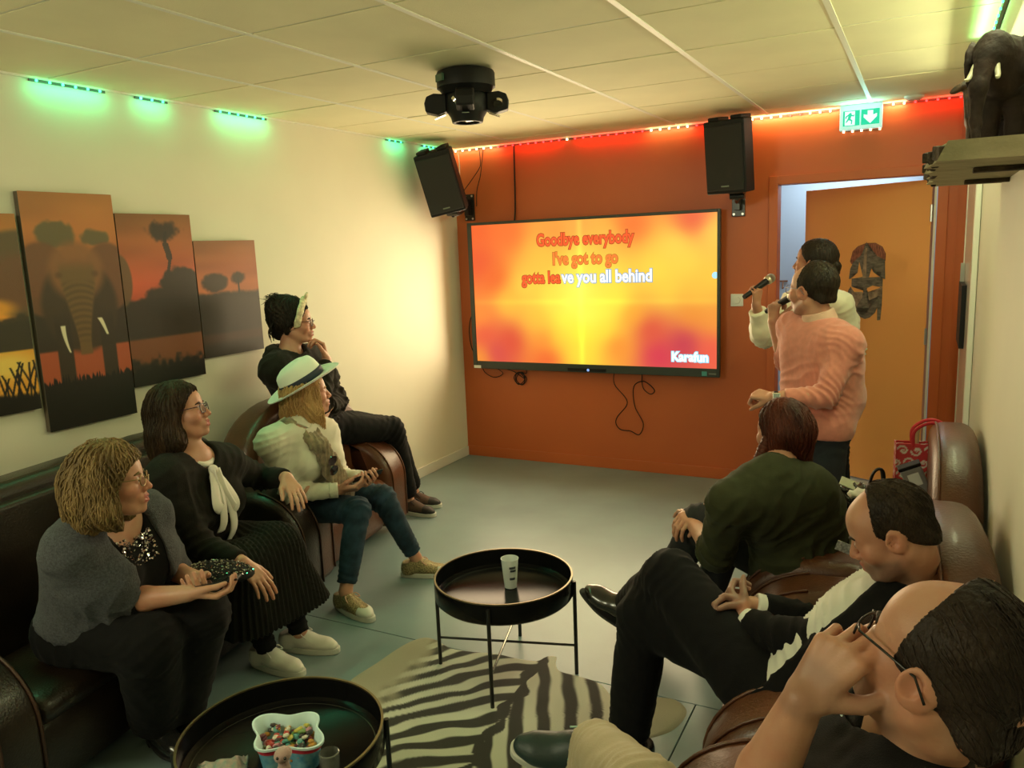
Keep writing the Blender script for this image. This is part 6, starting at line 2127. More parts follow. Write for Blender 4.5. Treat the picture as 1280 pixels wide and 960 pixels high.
# hat: separate thing worn on the head
M_FELT = mat('white_felt', (0.76, 0.76, 0.66), 0.9, sheen=0.5, bump=0.15, bscale=300)
t = thing('fedora_hat', 'white wide-brimmed hat with navy band on the seated woman with phone', 'hat', tuple(H_.P(0, 0, 0.05)))
hm = H_.mtx(-0.012, 0, 0.062)
hm.translation -= Vector(t.location)
hm = hm @ Matrix.Rotation(-0.36, 4, 'Y')
bm = BM()
seg, prof = 64, [(0.100, 0.000), (0.104, 0.020), (0.101, 0.045), (0.095, 0.075), (0.086, 0.098), (0.068, 0.110), (0.04, 0.112), (0.0, 0.108)]
rings = []
for r_, z_ in prof:
    ring = []
    for k in range(seg):
        a = 2 * PI * k / seg
        x, y = r_ * 1.12 * math.cos(a), r_ * 0.94 * math.sin(a)
        pinch = math.exp(-((x - 0.07) / 0.05) ** 2) * smoothstep(0.05, 0.11, z_)
        y *= 1 - 0.38 * pinch
        dent = 0.026 * math.exp(-(y / 0.022) ** 2) * float(smoothstep(0.085, 0.11, z_)) * float(smoothstep(-0.11, 0.02, x))
        ring.append(bm.verts.new((x, y, z_ - dent + 0.012 * x / 0.1 * (z_ > 0.08))))
    rings.append(ring)
for A, B in zip(rings, rings[1:]):
    for k in range(seg):
        bm.faces.new((A[k], A[(k + 1) % seg], B[(k + 1) % seg], B[k]))
bmesh.ops.remove_doubles(bm, verts=rings[-1], dist=0.001)
bmesh.ops.transform(bm, matrix=hm, verts=bm.verts)
obj('crown', bm, M_FELT, t, smooth=True)
bm = BM()
R = []
for r_, z_, side in [(0.098, 0.002, 0), (0.13, -0.004, 0), (0.16, -0.005, 0), (0.182, 0.000, 0), (0.185, 0.002, 0), (0.182, -0.004, 1), (0.16, -0.009, 1), (0.13, -0.008, 1), (0.098, -0.003, 1)]:
    ring = []
    for k in range(seg):
        a = 2 * PI * k / seg
        ring.append(bm.verts.new((r_ * 1.08 * math.cos(a), r_ * 0.97 * math.sin(a), z_ + (r_ - 0.098) * (0.16 * math.sin(a) ** 2 - 0.10 * math.cos(a) ** 2 * (math.cos(a) > 0)))))
    R.append(ring)
for i in range(len(R)):
    A, B = R[i], R[(i + 1) % len(R)]
    for k in range(seg):
        bm.faces.new((A[k], A[(k + 1) % seg], B[(k + 1) % seg], B[k]))
bmesh.ops.transform(bm, matrix=hm, verts=bm.verts)
obj('brim', bm, M_FELT, t, smooth=True)
bm = BM()
R = []
for r_, z_ in [(0.1035, 0.002), (0.1065, 0.006), (0.107, 0.034), (0.1045, 0.038), (0.100, 0.036)]:
    R.append([bm.verts.new((r_ * 1.12 * math.cos(2 * PI * k / seg), r_ * 0.94 * math.sin(2 * PI * k / seg), z_)) for k in range(seg)])
for A, B in zip(R, R[1:]):
    for k in range(seg):
        bm.faces.new((A[k], A[(k + 1) % seg], B[(k + 1) % seg], B[k]))
bmesh.ops.transform(bm, matrix=hm, verts=bm.verts)
obj('hat_band', bm, mat('navy_grosgrain', (0.010, 0.014, 0.035), 0.6), t, smooth=True)
M_GLIT = mat('gold_glitter', (0.36, 0.29, 0.15), 0.35, metal=0.7, var=0.6, vscale=180, bump=0.6, bscale=500)
for q, tt in (('R', (0.93, -0.22, 0)), ('L', (0.93, 0.42, 0))):
    make_shoe('glitter', P.root, J['an' + q] * np.array([1, 1, 0]) + np.array([0.0, 0, 0]), tt, mats=(M_GLIT, M_SOLEW, mat('pink_lace', (0.62, 0.36, 0.26), 0.7), M_SOLEW))
wc = (J['wrR'] + J['wrL']) / 2
phone('dark phone held in both hands by the woman in white hat', wc + np.array([0.095, 0.015, 0.045]), (0.55, 0.80, 0.15), (-0.55, 0.1, 0.8))

# =================================================================== 4. woman with the headband on the chair arm
P = Fig('hb', 'dark-haired woman with knotted headband and glasses perched on the armchair arm', (0.24, -2.05, 0), SK, (0.80, 0.60, 0.02), (0, 0, 1), 0.97, b=0.98, bust=0.015, group='people in the karaoke room')
J, H_ = P.J, P.H
P.toes = {'L': (1, .2, 0), 'R': (1, .2, 0)}
J['wrR'] = A3((0.435, -2.135, 1.105))
tgt = H_.P(0.10, 0.01, -0.085)
P.hand('R', nrm(tgt - J['wrR'] + np.array([0.01, 0.02, 0.02])), (-0.4, -0.6, 0.2), curl=(45, 55, 35), thumb=(40, 20), spread=2)
P.hand('L', (0.2, -0.8, -0.3), (-0.8, -0.2, -0.5), curl=(30, 40, 30))
P.body()
HAIR = hairpiece(P, [hcap(H_, 0.012, [HP(H_, (0.062, 0, 0.055), (0.8, 0, -0.6)), HP(H_, (0.0, 0, -0.02), (0.5, 0, -1))], k=0.02),
              Group([ell(H_.P(-0.045, 0, 0.105), H_.M, (0.085, 0.062, 0.050), 0.03), ell(H_.P(-0.085, 0.0, 0.07), H_.M, (0.055, 0.062, 0.062), 0.03), cap(H_.P(-0.095, 0, 0.02), H_.P(-0.088, 0, -0.055), 0.042, 0.028, 0.03), cap(H_.P(-0.02, 0.07, -0.0), H_.P(-0.035, 0.062, -0.045), 0.018, 0.012, 0.02), cap(H_.P(-0.02, -0.07, -0.0), H_.P(-0.035, -0.062, -0.045), 0.018, 0.012, 0.02)], k=0.03)], M_DARKHAIR, 40, 0.003, 30, seed=11, h=0.0045)
hair_locks(P, HAIR, M_DARKHAIR, 500, 0.009, (6, 12), 0.0017, 0.8, 11)
bm = BM()
srr = random.Random(21)
for k in range(46):
    a = srr.uniform(0, 2 * PI); f0 = -0.04 - 0.05 * srr.random(); 
    p0 = H_.P(f0, 0.05 * math.sin(a), 0.12 + 0.02 * math.cos(a)); 
    p1 = H_.P(f0 - 0.02 + srr.uniform(-.02, .02), 0.07 * math.sin(a), 0.155 + srr.uniform(-.02, .012)); p2 = H_.P(f0 - 0.05 + srr.uniform(-.03, .05), 0.085 * math.sin(a) + srr.uniform(-.01, .01), 0.14 + srr.uniform(-.03, .02))
    add_tube(bm, spline([p0, p1, p2], 3), [0.0022, 0.0022, 0.002, 0.0018, 0.0016, 0.0012, 0.0008], 4)
for k in range(30):
    r0 = srr.uniform(-.06, .06); p0 = H_.P(-0.10, r0, 0.02); p1 = H_.P(-0.125 + srr.uniform(-.01, .01), r0 * 1.1, -0.03); p2 = H_.P(-0.115 + srr.uniform(-.02, .01), r0, -0.075 + srr.uniform(-.02, .02))
    add_tube(bm, spline([p0, p1, p2], 3), [0.003, 0.003, 0.0025, 0.002, 0.0018, 0.0012, 0.0008], 4)
o = obj('loose_curls', bm, M_DARKHAIR, P.root, smooth=True); o.data.transform(P.inv); o['kind'] = 'stuff'
glasses(H_, P.root, P.inv, mat('dark_plum_frame', (0.05, 0.015, 0.02), 0.25))
face_extras(H_, P.root, P.inv, M_DARKHAIR)
M_BAND = mat('cream_headband_cloth', (0.62, 0.56, 0.36), 0.8, var=0.3, vscale=60, bump=0.3, bscale=150)
bm = BM()
n_ = 40
ring = [H_.P(0.012 - 0.045 * math.cos(a) * 1.0 + 0.05 * math.cos(a), 0.089 * math.sin(a), 0.040 + 0.090 * math.cos(a)) for a in np.linspace(-2.2, 2.2, n_)]
ring = [H_.P(0.036 + 0.03 * math.cos(a), 0.090 * math.sin(a), 0.030 + 0.093 * math.cos(a)) for a in np.linspace(-2.1, 2.1, n_)]
add_tube(bm, ring, [0.0165 + 0.0012 * math.sin(i * 1.1) for i in range(n_)], 10, flat=(0.45, 1.25, H_.u))
for q in (-1, 1):
    add_tube(bm, spline([H_.P(0.066, 0, 0.125), H_.P(0.080, q * 0.02, 0.146), H_.P(0.078, q * 0.045, 0.150)], 4), [0.012, 0.013, 0.014, 0.014, 0.013, 0.012, 0.010, 0.008, 0.003], 8, flat=(0.6, 1.2, H_.f))
bmesh.ops.create_uvsphere(bm, u_segments=12, v_segments=8, radius=0.017, matrix=Matrix.Translation(H_.P(0.064, 0, 0.126)))
o = obj('headband', bm, M_BAND, P.root, smooth=True); o.data.transform(P.inv); o['label'] = 'cream knotted headband'
M_HOOD = mat('dark_brown_fleece', (0.011, 0.008, 0.005), 0.9, spec=0.2, sheen=0.05, bump=0.3, bscale=200)
tg = torso(J['pel'], J['neck'], J['shL'], J['shR'], P.hl, P.lat, P.fwd, 0.98, 0.015, 0)
gs = [Group(tg + [P.nsub(0.052, 0.02)], cuts=[(J['pel'] - P.up * 0.06, -P.up)], off=0.030)]
for q in ('R', 'L'):
    gs.append(Group(P.sleeve(q, 1.90, (0.078, 0.066, 0.044)), k=0.04))
P.cloth('hooded_jacket', gs, M_HOOD, P.armfolds('R', 0.013, 0.045) + P.armfolds('L', 0.012, 0.045) + [(J['pel'] + P.up * .15 + P.fwd * .06, P.up, 0.06, 0.014, 0.18)], 0.004)
nk = J['neck']
P.cloth('hood', [Group([cap(nk - P.fwd * .065 - P.lat * .06 + P.up * 0.0, nk - P.fwd * .065 + P.lat * .06 + P.up * 0.0, .055, .055, .03), cap(nk - P.fwd * .04 - P.lat * .070 + P.up * .035, nk + P.fwd * .05 - P.lat * .05 + P.up * .005, .036, .028, .03), cap(nk - P.fwd * .04 + P.lat * .070 + P.up * .035, nk + P.fwd * .05 + P.lat * .05 + P.up * .005, .036, .028, .03), cap(nk - P.fwd * .07 - P.lat * .03 + P.up * .05, nk - P.fwd * .07 + P.lat * .03 + P.up * .05, .035, .035, .03)])], M_HOOD, [(nk - P.fwd * .07, P.up, 0.04, 0.008, 0.1)], 0.003, h=0.007)
P.trousers(M_BLK, r=(0.098, 0.072, 0.060), end=0.93, amp=0.003)
M_BSH = mat('brown_shoe_suede', (0.09, 0.05, 0.035), 0.8, bump=0.2, bscale=300)
for q, tt in (('R', (1.0, 0.05, 0)), ('L', (0.97, 0.22, 0))):
    make_shoe('skate', P.root, J['an' + q] * np.array([1, 1, 0]), tt, mats=(M_BSH, M_SOLEW, M_LACEB, mat('dark_shoe_toe', (0.015, 0.013, 0.012), 0.6)))

# =================================================================== 5. man in the pink sweater
P = Fig('pink', 'standing man in salmon pink sweater singing into a microphone, watch on wrist', (2.88, -1.32, 0), SK, (-0.84, 0.54, 0.08), (0, 0, 1), 1.13, female=False, b=1.12, belly=0.05, mouth=0.8, arm=1.12, leg=1.02, group='people in the karaoke room')
J, H_ = P.J, P.H
P.toes = {'L': (-.8, .5, 0), 'R': (-.8, .3, 0)}
md = nrm(H_.P(0.135, 0.0, -0.055) - np.array([2.52, -1.14, 1.265]))
P.hand('L', nrm(np.array([0.05, -0.15, 0.9])), nrm(np.cross(nrm(np.array([0.05, -0.15, 0.9])), md)), curl=(70, 75, 45), thumb=(40, 30), spread=1, sc=1.05, tn=0.8)
P.hand('R', (-0.92, 0.25, 0.10), (0.1, 0.4, -0.9), curl=(65, 80, 50), thumb=(25, 0), spread=1, sc=1.08, tn=0.7)
P.stub = 0.35
P.body()
mh = hair_mat('short_dark_brown_hair', (0.015, 0.010, 0.006), (0.035, 0.024, 0.014))
HAIR = hairpiece(P, [hcap(H_, 0.0055, sh=(-0.004, 0.006), cuts=[HP(H_, (0.062, 0, 0.070), (0.85, 0, -0.5)), HP(H_, (-0.01, 0, -0.012), (0.42, 0, -1)), HP(H_, (0.030, 0, 0), (1, 0, 0.2))], k=0.01, ears=True, extra=[cap(H_.P(-0.074, -0.03, -0.03), H_.P(-0.074, 0.03, -0.03), 0.028, k=0.03)])], mh, 170, 0.0010, 2, seed=4, h=0.0042)
hair_locks(P, HAIR, mh, 600, 0.007, (4, 8), 0.0010, 0.1, 44, lift=0.0006, ear_skip=True)
face_extras(H_, P.root, P.inv, mh)
glasses(H_, P.root, P.inv, mat('thin_grey_frame', (0.2, 0.2, 0.2), 0.3, 0.6))
M_PINK = mat('salmon_pink_knit', (0.62, 0.225, 0.165), 0.85, var=0.06, vscale=40, bump=0.25, bscale=420, sheen=0.35)
tg = torso(J['pel'], J['neck'], J['shL'], J['shR'], P.hl, P.lat, P.fwd, 1.12, 0, 0.05)
gs = [Group(tg + [P.nsub(0.062, 0.01)], cuts=[(J['pel'] - P.up * 0.045, -P.up)], off=0.024)]
gs.append(Group(P.sleeve('R', 1.78, (0.070, 0.056, 0.044)), k=0.03))
gs.append(Group(P.sleeve('L', 1.30, (0.070, 0.058, 0.050)), k=0.03))
P.cloth('sweater', gs, M_PINK, P.armfolds('R', 0.011, 0.032) + P.armfolds('L', 0.009, 0.03) + [(J['pel'] + P.up * .12 - P.fwd * .05, P.up * 0.9 + P.lat * 0.3, 0.05, 0.009, 0.16), (J['shR'] - P.up * .06, P.up * .4 - P.lat, 0.045, 0.007, 0.11)], 0.002, 12, h=0.0075)
P.cloth('hem_band', [Group([cap(J['pel'] - P.up * 0.075, J['pel'] - P.up * 0.035, 0.162, 0.168, 0.0, cut='ab', n=P.fwd, f=0.93)])], M_PINK, (), 0.002, h=0.007)
P.collar(mat('pale_pink_collar', (0.66, 0.42, 0.32), 0.8, bump=0.3, bscale=300), 0.094, 0.074, -0.01, 0.085, label='paler pink raised collar')
M_NAVY = mat('navy_denim', (0.006, 0.009, 0.016), 0.8, var=0.25, vscale=18, bump=0.3, bscale=420)
P.trousers(M_NAVY, r=(0.108, 0.078, 0.060), end=0.93, name='jeans', amp=0.002, waist=0.0)
for q in ('R', 'L'):
    make_shoe('derby', P.root, J['an' + q] * np.array([1, 1, 0]) + np.array([0, 0, 0.016]), (-.8, .5, 0), mats=(M_SHOEB, M_SOLEB, M_LACEB), sc=1.08)
w, e = J['wrR'], J['elR']
bm = BM(); dd = Vector(nrm(w - e)); M0 = Matrix.Translation(Vector(w - (w - e) * 0.06)) @ frame_from(dd)
add_lathe(bm, [(0.0275, -0.011), (0.031, -0.009), (0.031, 0.009), (0.0275, 0.011)], 28, M0)
o = obj('watch_strap', bm, M_BLACK, P.root, smooth='angle'); o.data.transform(P.inv)
bm = BM(); vd = Vector((0.45, -0.87, 0.35)); vd = (vd - dd * vd.dot(dd)).normalized(); sd = dd.cross(vd)
cM = Matrix(((dd.x, sd.x, vd.x, 0), (dd.y, sd.y, vd.y, 0), (dd.z, sd.z, vd.z, 0), (0, 0, 0, 1)))
add_box(bm, (0, 0, 0), (0.036, 0.034, 0.009), Matrix.Translation(M0.translation + vd * 0.034) @ cM)
o2 = obj('watch_case', bm, mat('silver_case', (0.65, 0.63, 0.58), 0.25, 1.0), o, bev=0.003); o2.data.transform(P.inv)
bm = BM(); add_box(bm, (0, 0, 0), (0.026, 0.022, 0.001), Matrix.Translation(M0.translation + vd * 0.039) @ cM)
o3 = obj('watch_face', bm, mat('watch_face_grey', (0.25, 0.30, 0.28), 0.2), o); o3.data.transform(P.inv)


def microphone(label, a, tip):
    a, tip = A3(a), A3(tip)
    L = np.linalg.norm(tip - a)
    t = thing('microphone', label, 'microphone', tuple((a + tip) / 2), 0, 'handheld microphones')
    M0 = Matrix.Translation(Vector(a) - Vector(t.location)) @ frame_from(tip - a)
    bm = BM(); add_lathe(bm, [(0, 0), (0.012, 0.0), (0.0135, 0.006), (0.0135, 0.04), (0.0145, 0.05), (0.019, L - 0.06), (0.0195, L - 0.055), (0, L - 0.055)], 24, M0); obj('handle', bm, M_BLACK, t, smooth='angle')
    bm = BM(); add_lathe(bm, [(0.0195, L - 0.056), (0.024, L - 0.050), (0.0255, L - 0.042), (0.0255, L - 0.038), (0.024, L - 0.036)], 24, M0); obj('collar_ring', bm, mat('satin_nickel', (0.55, 0.52, 0.42), 0.35, 1.0), t, smooth='angle')
    bm = BM(); add_lathe(bm, [(0.0245, L - 0.037), (0.0262, L - 0.024), (0.0245, L - 0.010), (0.018, L - 0.002), (0.008, L), (0, L)], 24, M0); obj('grille_head', bm, mat('mesh_grille', (0.42, 0.40, 0.32), 0.4, 0.9, bump=1.0, bscale=900), t, smooth=True)
    bm = BM(); add_box(bm, (0.0175, 0, L * 0.62), (0.004, 0.008, 0.014), M0 if False else None); bmesh.ops.transform(bm, matrix=M0, verts=bm.verts); obj('switch', bm, M_WHITEP, t)


hc = J['wrL'] + nrm(np.array([0.05, -0.15, 0.9])) * 0.085 + nrm(np.cross(nrm(np.array([0.05, -0.15, 0.9])), md)) * 0.026
microphone('black microphone held by the man in the pink sweater', hc - md * 0.085, hc + md * 0.150)

# =================================================================== 6. woman singing behind him
P = Fig('woman', 'standing dark-haired woman in cream blouse singing, half hidden by the man in pink', (2.79, -0.72, 0), SK2, (-0.97, 0.20, 0.10), (0, 0, 1), 1.05, b=0.95, bust=0.02, mouth=0.8, group='people in the karaoke room')
J, H_ = P.J, P.H
J['wrR'] = A3((2.86, -0.82, 0.86)); J['elR'] = A3((2.95, -0.80, 1.04))
P.toes = {'L': (-.9, .3, 0), 'R': (-.9, .3, 0)}
md2 = nrm(H_.P(0.13, 0, -0.055) - (J['wrL'] + np.array([0.0, 0.0, 0.06])))
hd = nrm(np.array([0.10, -0.10, 0.9]))
P.hand('L', hd, nrm(np.cross(hd, md2)), curl=(70, 75, 45), thumb=(40, 30), spread=1, sc=0.95, tn=0.8)
P.hand('R', (-0.2, 0.1, -0.95), (-0.8, 0.2, 0), curl=(20, 25, 15))
P.body()
hairpiece(P, [hcap(H_, 0.010, [HP(H_, (0.060, 0, 0.060), (0.8, 0, -0.6)), HP(H_, (-0.005, 0, -0.02), (0.6, 0, -1))], k=0.02), Group([ell(H_.P(-0.105, 0, -0.005), H_.M, (0.032, 0.034, 0.030), 0.01), cap(H_.P(-0.08, 0, 0.0), H_.P(-0.10, 0, -0.02), 0.04, 0.02, 0.02), cap(H_.P(-0.115, 0, -0.01), H_.P(-0.13, 0, -0.045), 0.018, 0.006, 0.01)], k=0.012)], M_DARKHAIR, 60, 0.0016, 6, seed=14)
face_extras(H_, P.root, P.inv, M_DARKHAIR)
M_BLOUSE = mat('cream_blouse_silk', (0.68, 0.66, 0.50), 0.6, sheen=0.4, bump=0.06, bscale=150)
tg = torso(J['pel'], J['neck'], J['shL'], J['shR'], P.hl, P.lat, P.fwd, 0.95, 0.02, 0)
gs = [Group(tg + [P.nsub(0.056, 0.01)], cuts=[(J['pel'] - P.up * 0.02, -P.up)], off=0.024)]
e, w = J['elL'], J['wrL']
gs.append(Group([cap(J['shL'], e, 0.066, 0.060, 0.03), cap(e, e + (w - e) * 0.85, 0.062, 0.050, 0.02, cut='b'), ell(e + (w - e) * 0.35 + np.array([0.0, -0.01, -0.03]), np.eye(3), (0.065, 0.06, 0.075), 0.03)], k=0.03))
gs.append(Group(P.sleeve('R', 1.85, (0.066, 0.056, 0.050)), k=0.03))
P.cloth('blouse', gs, M_BLOUSE, P.armfolds('L', 0.011, 0.035) + P.armfolds('R', 0.009, 0.035) + [(J['pel'] + P.up * .2, P.up, 0.06, 0.009, 0.2)], 0.003)
P.collar(M_BLOUSE, 0.068, 0.058, -0.01, 0.06)
P.trousers(M_BLK, r=(0.096, 0.072, 0.060), end=0.95, amp=0.002)
for q in ('R', 'L'):
    make_shoe('derby', P.root, J['an' + q] * np.array([1, 1, 0]) + np.array([0, 0, 0.016]), (-.9, .3, 0), mats=(M_SHOEB, M_SOLEB, M_LACEB), sc=0.95)
hc = w + hd * 0.082 + nrm(np.cross(hd, md2)) * 0.025
microphone('black microphone held up by the woman in the cream blouse', hc - md2 * 0.080, hc + md2 * 0.150)
# =================================================================== 7. woman with the auburn braid
P = Fig('green', 'seated woman with auburn braid and olive shirt, back turned, hands on knee', (2.95, -2.50, 0), SK, (-0.80, 0.58, -0.05), (0, 0, 1), 0.96, b=1.0, bust=0.015, belly=0.03, arm=1.05, group='people in the karaoke room')
J, H_ = P.J, P.H
P.toes = {'L': (-.85, .2, -.35), 'R': (-1, .1, 0)}
P.hand('L', (-0.45, 0.80, 0.25), (-0.25, -0.1, -0.9), curl=(30, 35, 20), thumb=(35, 10), spread=3)
P.hand('R', (-0.35, -0.60, -0.10), (-0.1, 0.2, -0.9), curl=(35, 40, 25), thumb=(35, 10), spread=3)
P.body()
mh = hair_mat('auburn_hair', (0.030, 0.007, 0.004), (0.085, 0.018, 0.008))
HAIR = hairpiece(P, [hcap(H_, 0.013, [HP(H_, (0.060, 0, 0.060), (0.8, 0, -0.6))], k=0.02), Group([cap(H_.P(-0.06, 0.0, 0.0), H_.P(-0.055, 0.02, -0.085), 0.072, 0.045, 0.03), cap(H_.P(-0.04, -0.05, 0.0), H_.P(-0.02, -0.062, -0.075), 0.040, 0.036, 0.03), cap(H_.P(-0.04, 0.05, 0.0), H_.P(-0.03, 0.055, -0.075), 0.040, 0.032, 0.03)], cuts=[HP(H_, (0.02, 0, 0), (1, 0, 0))], k=0.03)], mh, 70, 0.0016, 6, seed=17)
hair_locks(P, HAIR, mh, 300, 0.011, (8, 16), 0.0026, 0.2, 17, lift=0.0004)
# plait over the left shoulder
bp = spline([(2.812, -2.600, 0.960), (2.797, -2.622, 0.922), (2.785, -2.652, 0.888), (2.774, -2.688, 0.856), (2.764, -2.718, 0.815)], 10)
bm = BM()
n_ = len(bp)
for s_ in range(3):
    pts = []
    for i, p in enumerate(bp):
        a = i * 0.62 + s_ * 2 * PI / 3
        w_ = 0.013 * (1 - 0.35 * i / n_)
        pts.append(Vector(p) + Vector(H_.r) * math.sin(a) * w_ + Vector(H_.f) * math.sin(2 * a) * w_ * 0.6)
    add_tube(bm, pts, [0.0165 * (1 - 0.45 * i / n_) for i in range(n_)], 8)
add_tube(bm, [bp[-1], bp[-1] + Vector((0, 0, -0.02)), bp[-1] + Vector((0.0, 0, -0.05))], [0.010, 0.012, 0.003], 8)
o = obj('braid', bm, mh, P.root, smooth=True); o.data.transform(P.inv); o['label'] = 'long plait hanging over the shoulder'
face_extras(H_, P.root, P.inv, mh)
M_OLIVE = mat('olive_shirt_cotton', (0.036, 0.040, 0.017), 0.9, var=0.1, vscale=20, bump=0.15, bscale=260, spec=0.2, sheen=0.05)
tg = torso(J['pel'], J['neck'], J['shL'], J['shR'], P.hl, P.lat, P.fwd, 1.0, 0.015, 0.03)
gs = [Group(tg, cuts=[(J['pel'] - P.up * 0.05, -P.up)], off=0.018)]
gs.append(Group([cap(J['pel'] - P.hl * .10, J['pel'] + P.hl * .10, .150, k=.05)], cuts=[(J['pel'] - ZUP * 0.055, -ZUP)], k=.05))
gs.append(Group(P.sleeve('L', 1.22, (0.070, 0.066, 0.064)), k=0.04)); gs.append(Group(P.sleeve('R', 1.22, (0.070, 0.066, 0.064)), k=0.04))
P.cloth('shirt', gs, M_OLIVE, P.armfolds('L', 0.009, 0.04) + P.armfolds('R', 0.008, 0.04) + [(J['neck'] - P.fwd * .1 - P.up * .18, P.up * .9 + P.lat * .3, 0.075, 0.006, 0.2), (J['pel'] - P.fwd * .1 + P.up * .1, P.up, 0.05, 0.009, 0.18), (J['shL'] - P.up * .06, P.up * .4 + P.lat, 0.05, 0.008, 0.11)], 0.003)
P.collar(M_OLIVE, 0.082, 0.066, -0.03, 0.06)
M_CHAR = mat('charcoal_denim', (0.008, 0.009, 0.011), 0.85, bump=0.2, bscale=400)
P.trousers(M_CHAR, r=(0.104, 0.076, 0.054), end=0.92, amp=0.002)
make_shoe('derby', P.root, J['anL'] + np.array([0.02, 0, -0.075]), (-.85, .15, -.40), (-.35, 0, .9), mats=(M_SHOEB, M_SOLEB, M_LACEB))
make_shoe('derby', P.root, J['anR'] * np.array([1, 1, 0]) + np.array([0, 0, 0.016]), (-1, .1, 0), mats=(M_SHOEB, M_SOLEB, M_LACEB))

# =================================================================== 8. man in the dark suit
P = Fig('suit', 'seated man in dark suit and white shirt, legs crossed, looking down at his hands', (3.00, -3.34, 0), SK, (-0.88, -0.02, -0.42), (-0.35, 0, 1), 0.96, female=False, b=0.98, arm=1.05, leg=1.02, group='people in the karaoke room')
J, H_ = P.J, P.H
JO_ = P.J
J['wrR'] = A3((2.875, -3.235, 0.625)); J['wrL'] = A3((2.865, -3.300, 0.605)); J['elR'] = A3((3.06, -3.16, 0.56))
P.toes = {'L': (-.7, .3, .2), 'R': (-1, 0, 0)}
P.stub = 0.85
P.hand('L', (-0.62, 0.62, 0.42), (0.45, 0.60, 0.0), curl=(45, 60, 40), thumb=(30, 15), spread=2, sc=1.04)
P.hand('R', (-0.75, -0.35, 0.20), (0.2, -0.5, -0.6), curl=(45, 60, 40), thumb=(30, 10), spread=2, sc=1.04)
P.body()
mh = hair_mat('cropped_brown_hair', (0.016, 0.010, 0.006), (0.034, 0.022, 0.013))
HAIR = hairpiece(P, [hcap(H_, 0.0035, sh=(-0.003, 0.006), cuts=[HP(H_, (0.058, 0, 0.075), (0.85, 0, -0.5)), HP(H_, (-0.01, 0, -0.012), (0.42, 0, -1)), HP(H_, (0.030, 0, 0), (1, 0, 0.2))], k=0.01, ears=True, extra=[cap(H_.P(-0.074, -0.03, -0.03), H_.P(-0.074, 0.03, -0.03), 0.028, k=0.03)])], mh, 170, 0.0008, 2, seed=24, h=0.0036)
hair_locks(P, HAIR, mh, 700, 0.006, (3, 7), 0.0009, 0.1, 45, lift=0.0005, ear_skip=True)
face_extras(H_, P.root, P.inv, mh)
M_SUIT = mat('black_suit_wool', (0.005, 0.005, 0.006), 0.9, spec=0.2, sheen=0.03, bump=0.1, bscale=300)
M_WSH = mat('white_shirt_poplin', (0.72, 0.74, 0.68), 0.6, sheen=0.2)
tg = torso(J['pel'], J['neck'], J['shL'], J['shR'], P.hl, P.lat, P.fwd, 0.98, 0, 0)
P.cloth('shirt', [Group(tg + [P.nsub(0.056, 0.0)], off=0.020)], M_WSH, [(J['pel'] + P.up * .25 + P.fwd * .1, P.up * .8 + P.lat * .4, 0.035, 0.008, 0.2)], 0.002)
P.collar(M_WSH, 0.078, 0.066, 0.0, 0.055)
vee = cap(J['neck'] + P.fwd * 0.12 + P.up * 0.05, J['pel'] + P.fwd * 0.19 + P.up * 0.12, 0.092, 0.040, 0.012); vee['sub'] = True
gs = [Group(tg + [vee, P.nsub(0.066, 0.01)], cuts=[(J['pel'] - P.up * 0.06, -P.up), (J['pel'] + P.fwd * 0.075, P.fwd)], off=0.028)]
for q in ('R', 'L'):
    gs.append(Group(P.sleeve(q, 1.86, (0.068, 0.058, 0.047)), k=0.03))
P.cloth('jacket', gs, M_SUIT, P.armfolds('L', 0.005, 0.05) + P.armfolds('R', 0.008, 0.04) + [(J['pel'] + P.up * .15, P.up, 0.06, 0.009, 0.18)], 0.0025)
for q in ('R', 'L'):
    e, w = J['el' + q], J['wr' + q]
    P.cloth('shirt_cuff', [Group([cap(e + (w - e) * 0.80, e + (w - e) * 0.96, 0.041, 0.040, 0.0, cut='ab')])], M_WSH, (), 0.0006, h=0.005)
P.trousers(M_SUIT, r=(0.108, 0.082, 0.066), end=0.97, amp=0.0028)
make_shoe('derby', P.root, J['anL'] + np.array([-0.02, 0.0, -0.07]), (-.85, .10, .42), (.42, -.25, .8), mats=(M_SHOEB, M_SOLEB, M_LACEB), sc=1.05)
make_shoe('derby', P.root, J['anR'] * np.array([1, 1, 0]) + np.array([0, 0, 0.016]), (-1, -.1, 0), mats=(M_SHOEB, M_SOLEB, M_LACEB), sc=1.05)

# =================================================================== 9. man nearest the viewer
J0 = JO['fg']
P = Fig('fg', 'man closest to the viewer, balding brown hair, black polo, hand over his face', (3.08, -4.24, 0), SK, (-0.80, 0.50, 0.30), (0.30, 0, 1), 1.04, female=False, b=1.08, arm=1.08, leg=1.02, group='people in the karaoke room')
J, H_ = P.J, P.H
P.toes = {'L': (-.9, -.35, .1), 'R': (-1, 0, 0)}
P.hand('L', (0.50, 0.22, 0.80), (0.45, 0.86, -0.12), curls=[(30, 38, 25), (38, 42, 28), (48, 48, 30), (55, 50, 32)], thumb=(52, 28), spread=5, sc=1.08, tn=0.30)
P.hand('R', (-0.8, 0.2, -0.1), (0, 0, -1), curl=(20, 25, 15), sc=1.05)
P.stub = 0.5
P.legin = 0.68
P.body(hf=0.0030, hh=0.0030)
mh = hair_mat('thinning_brown_hair', (0.014, 0.009, 0.007), (0.030, 0.019, 0.014))
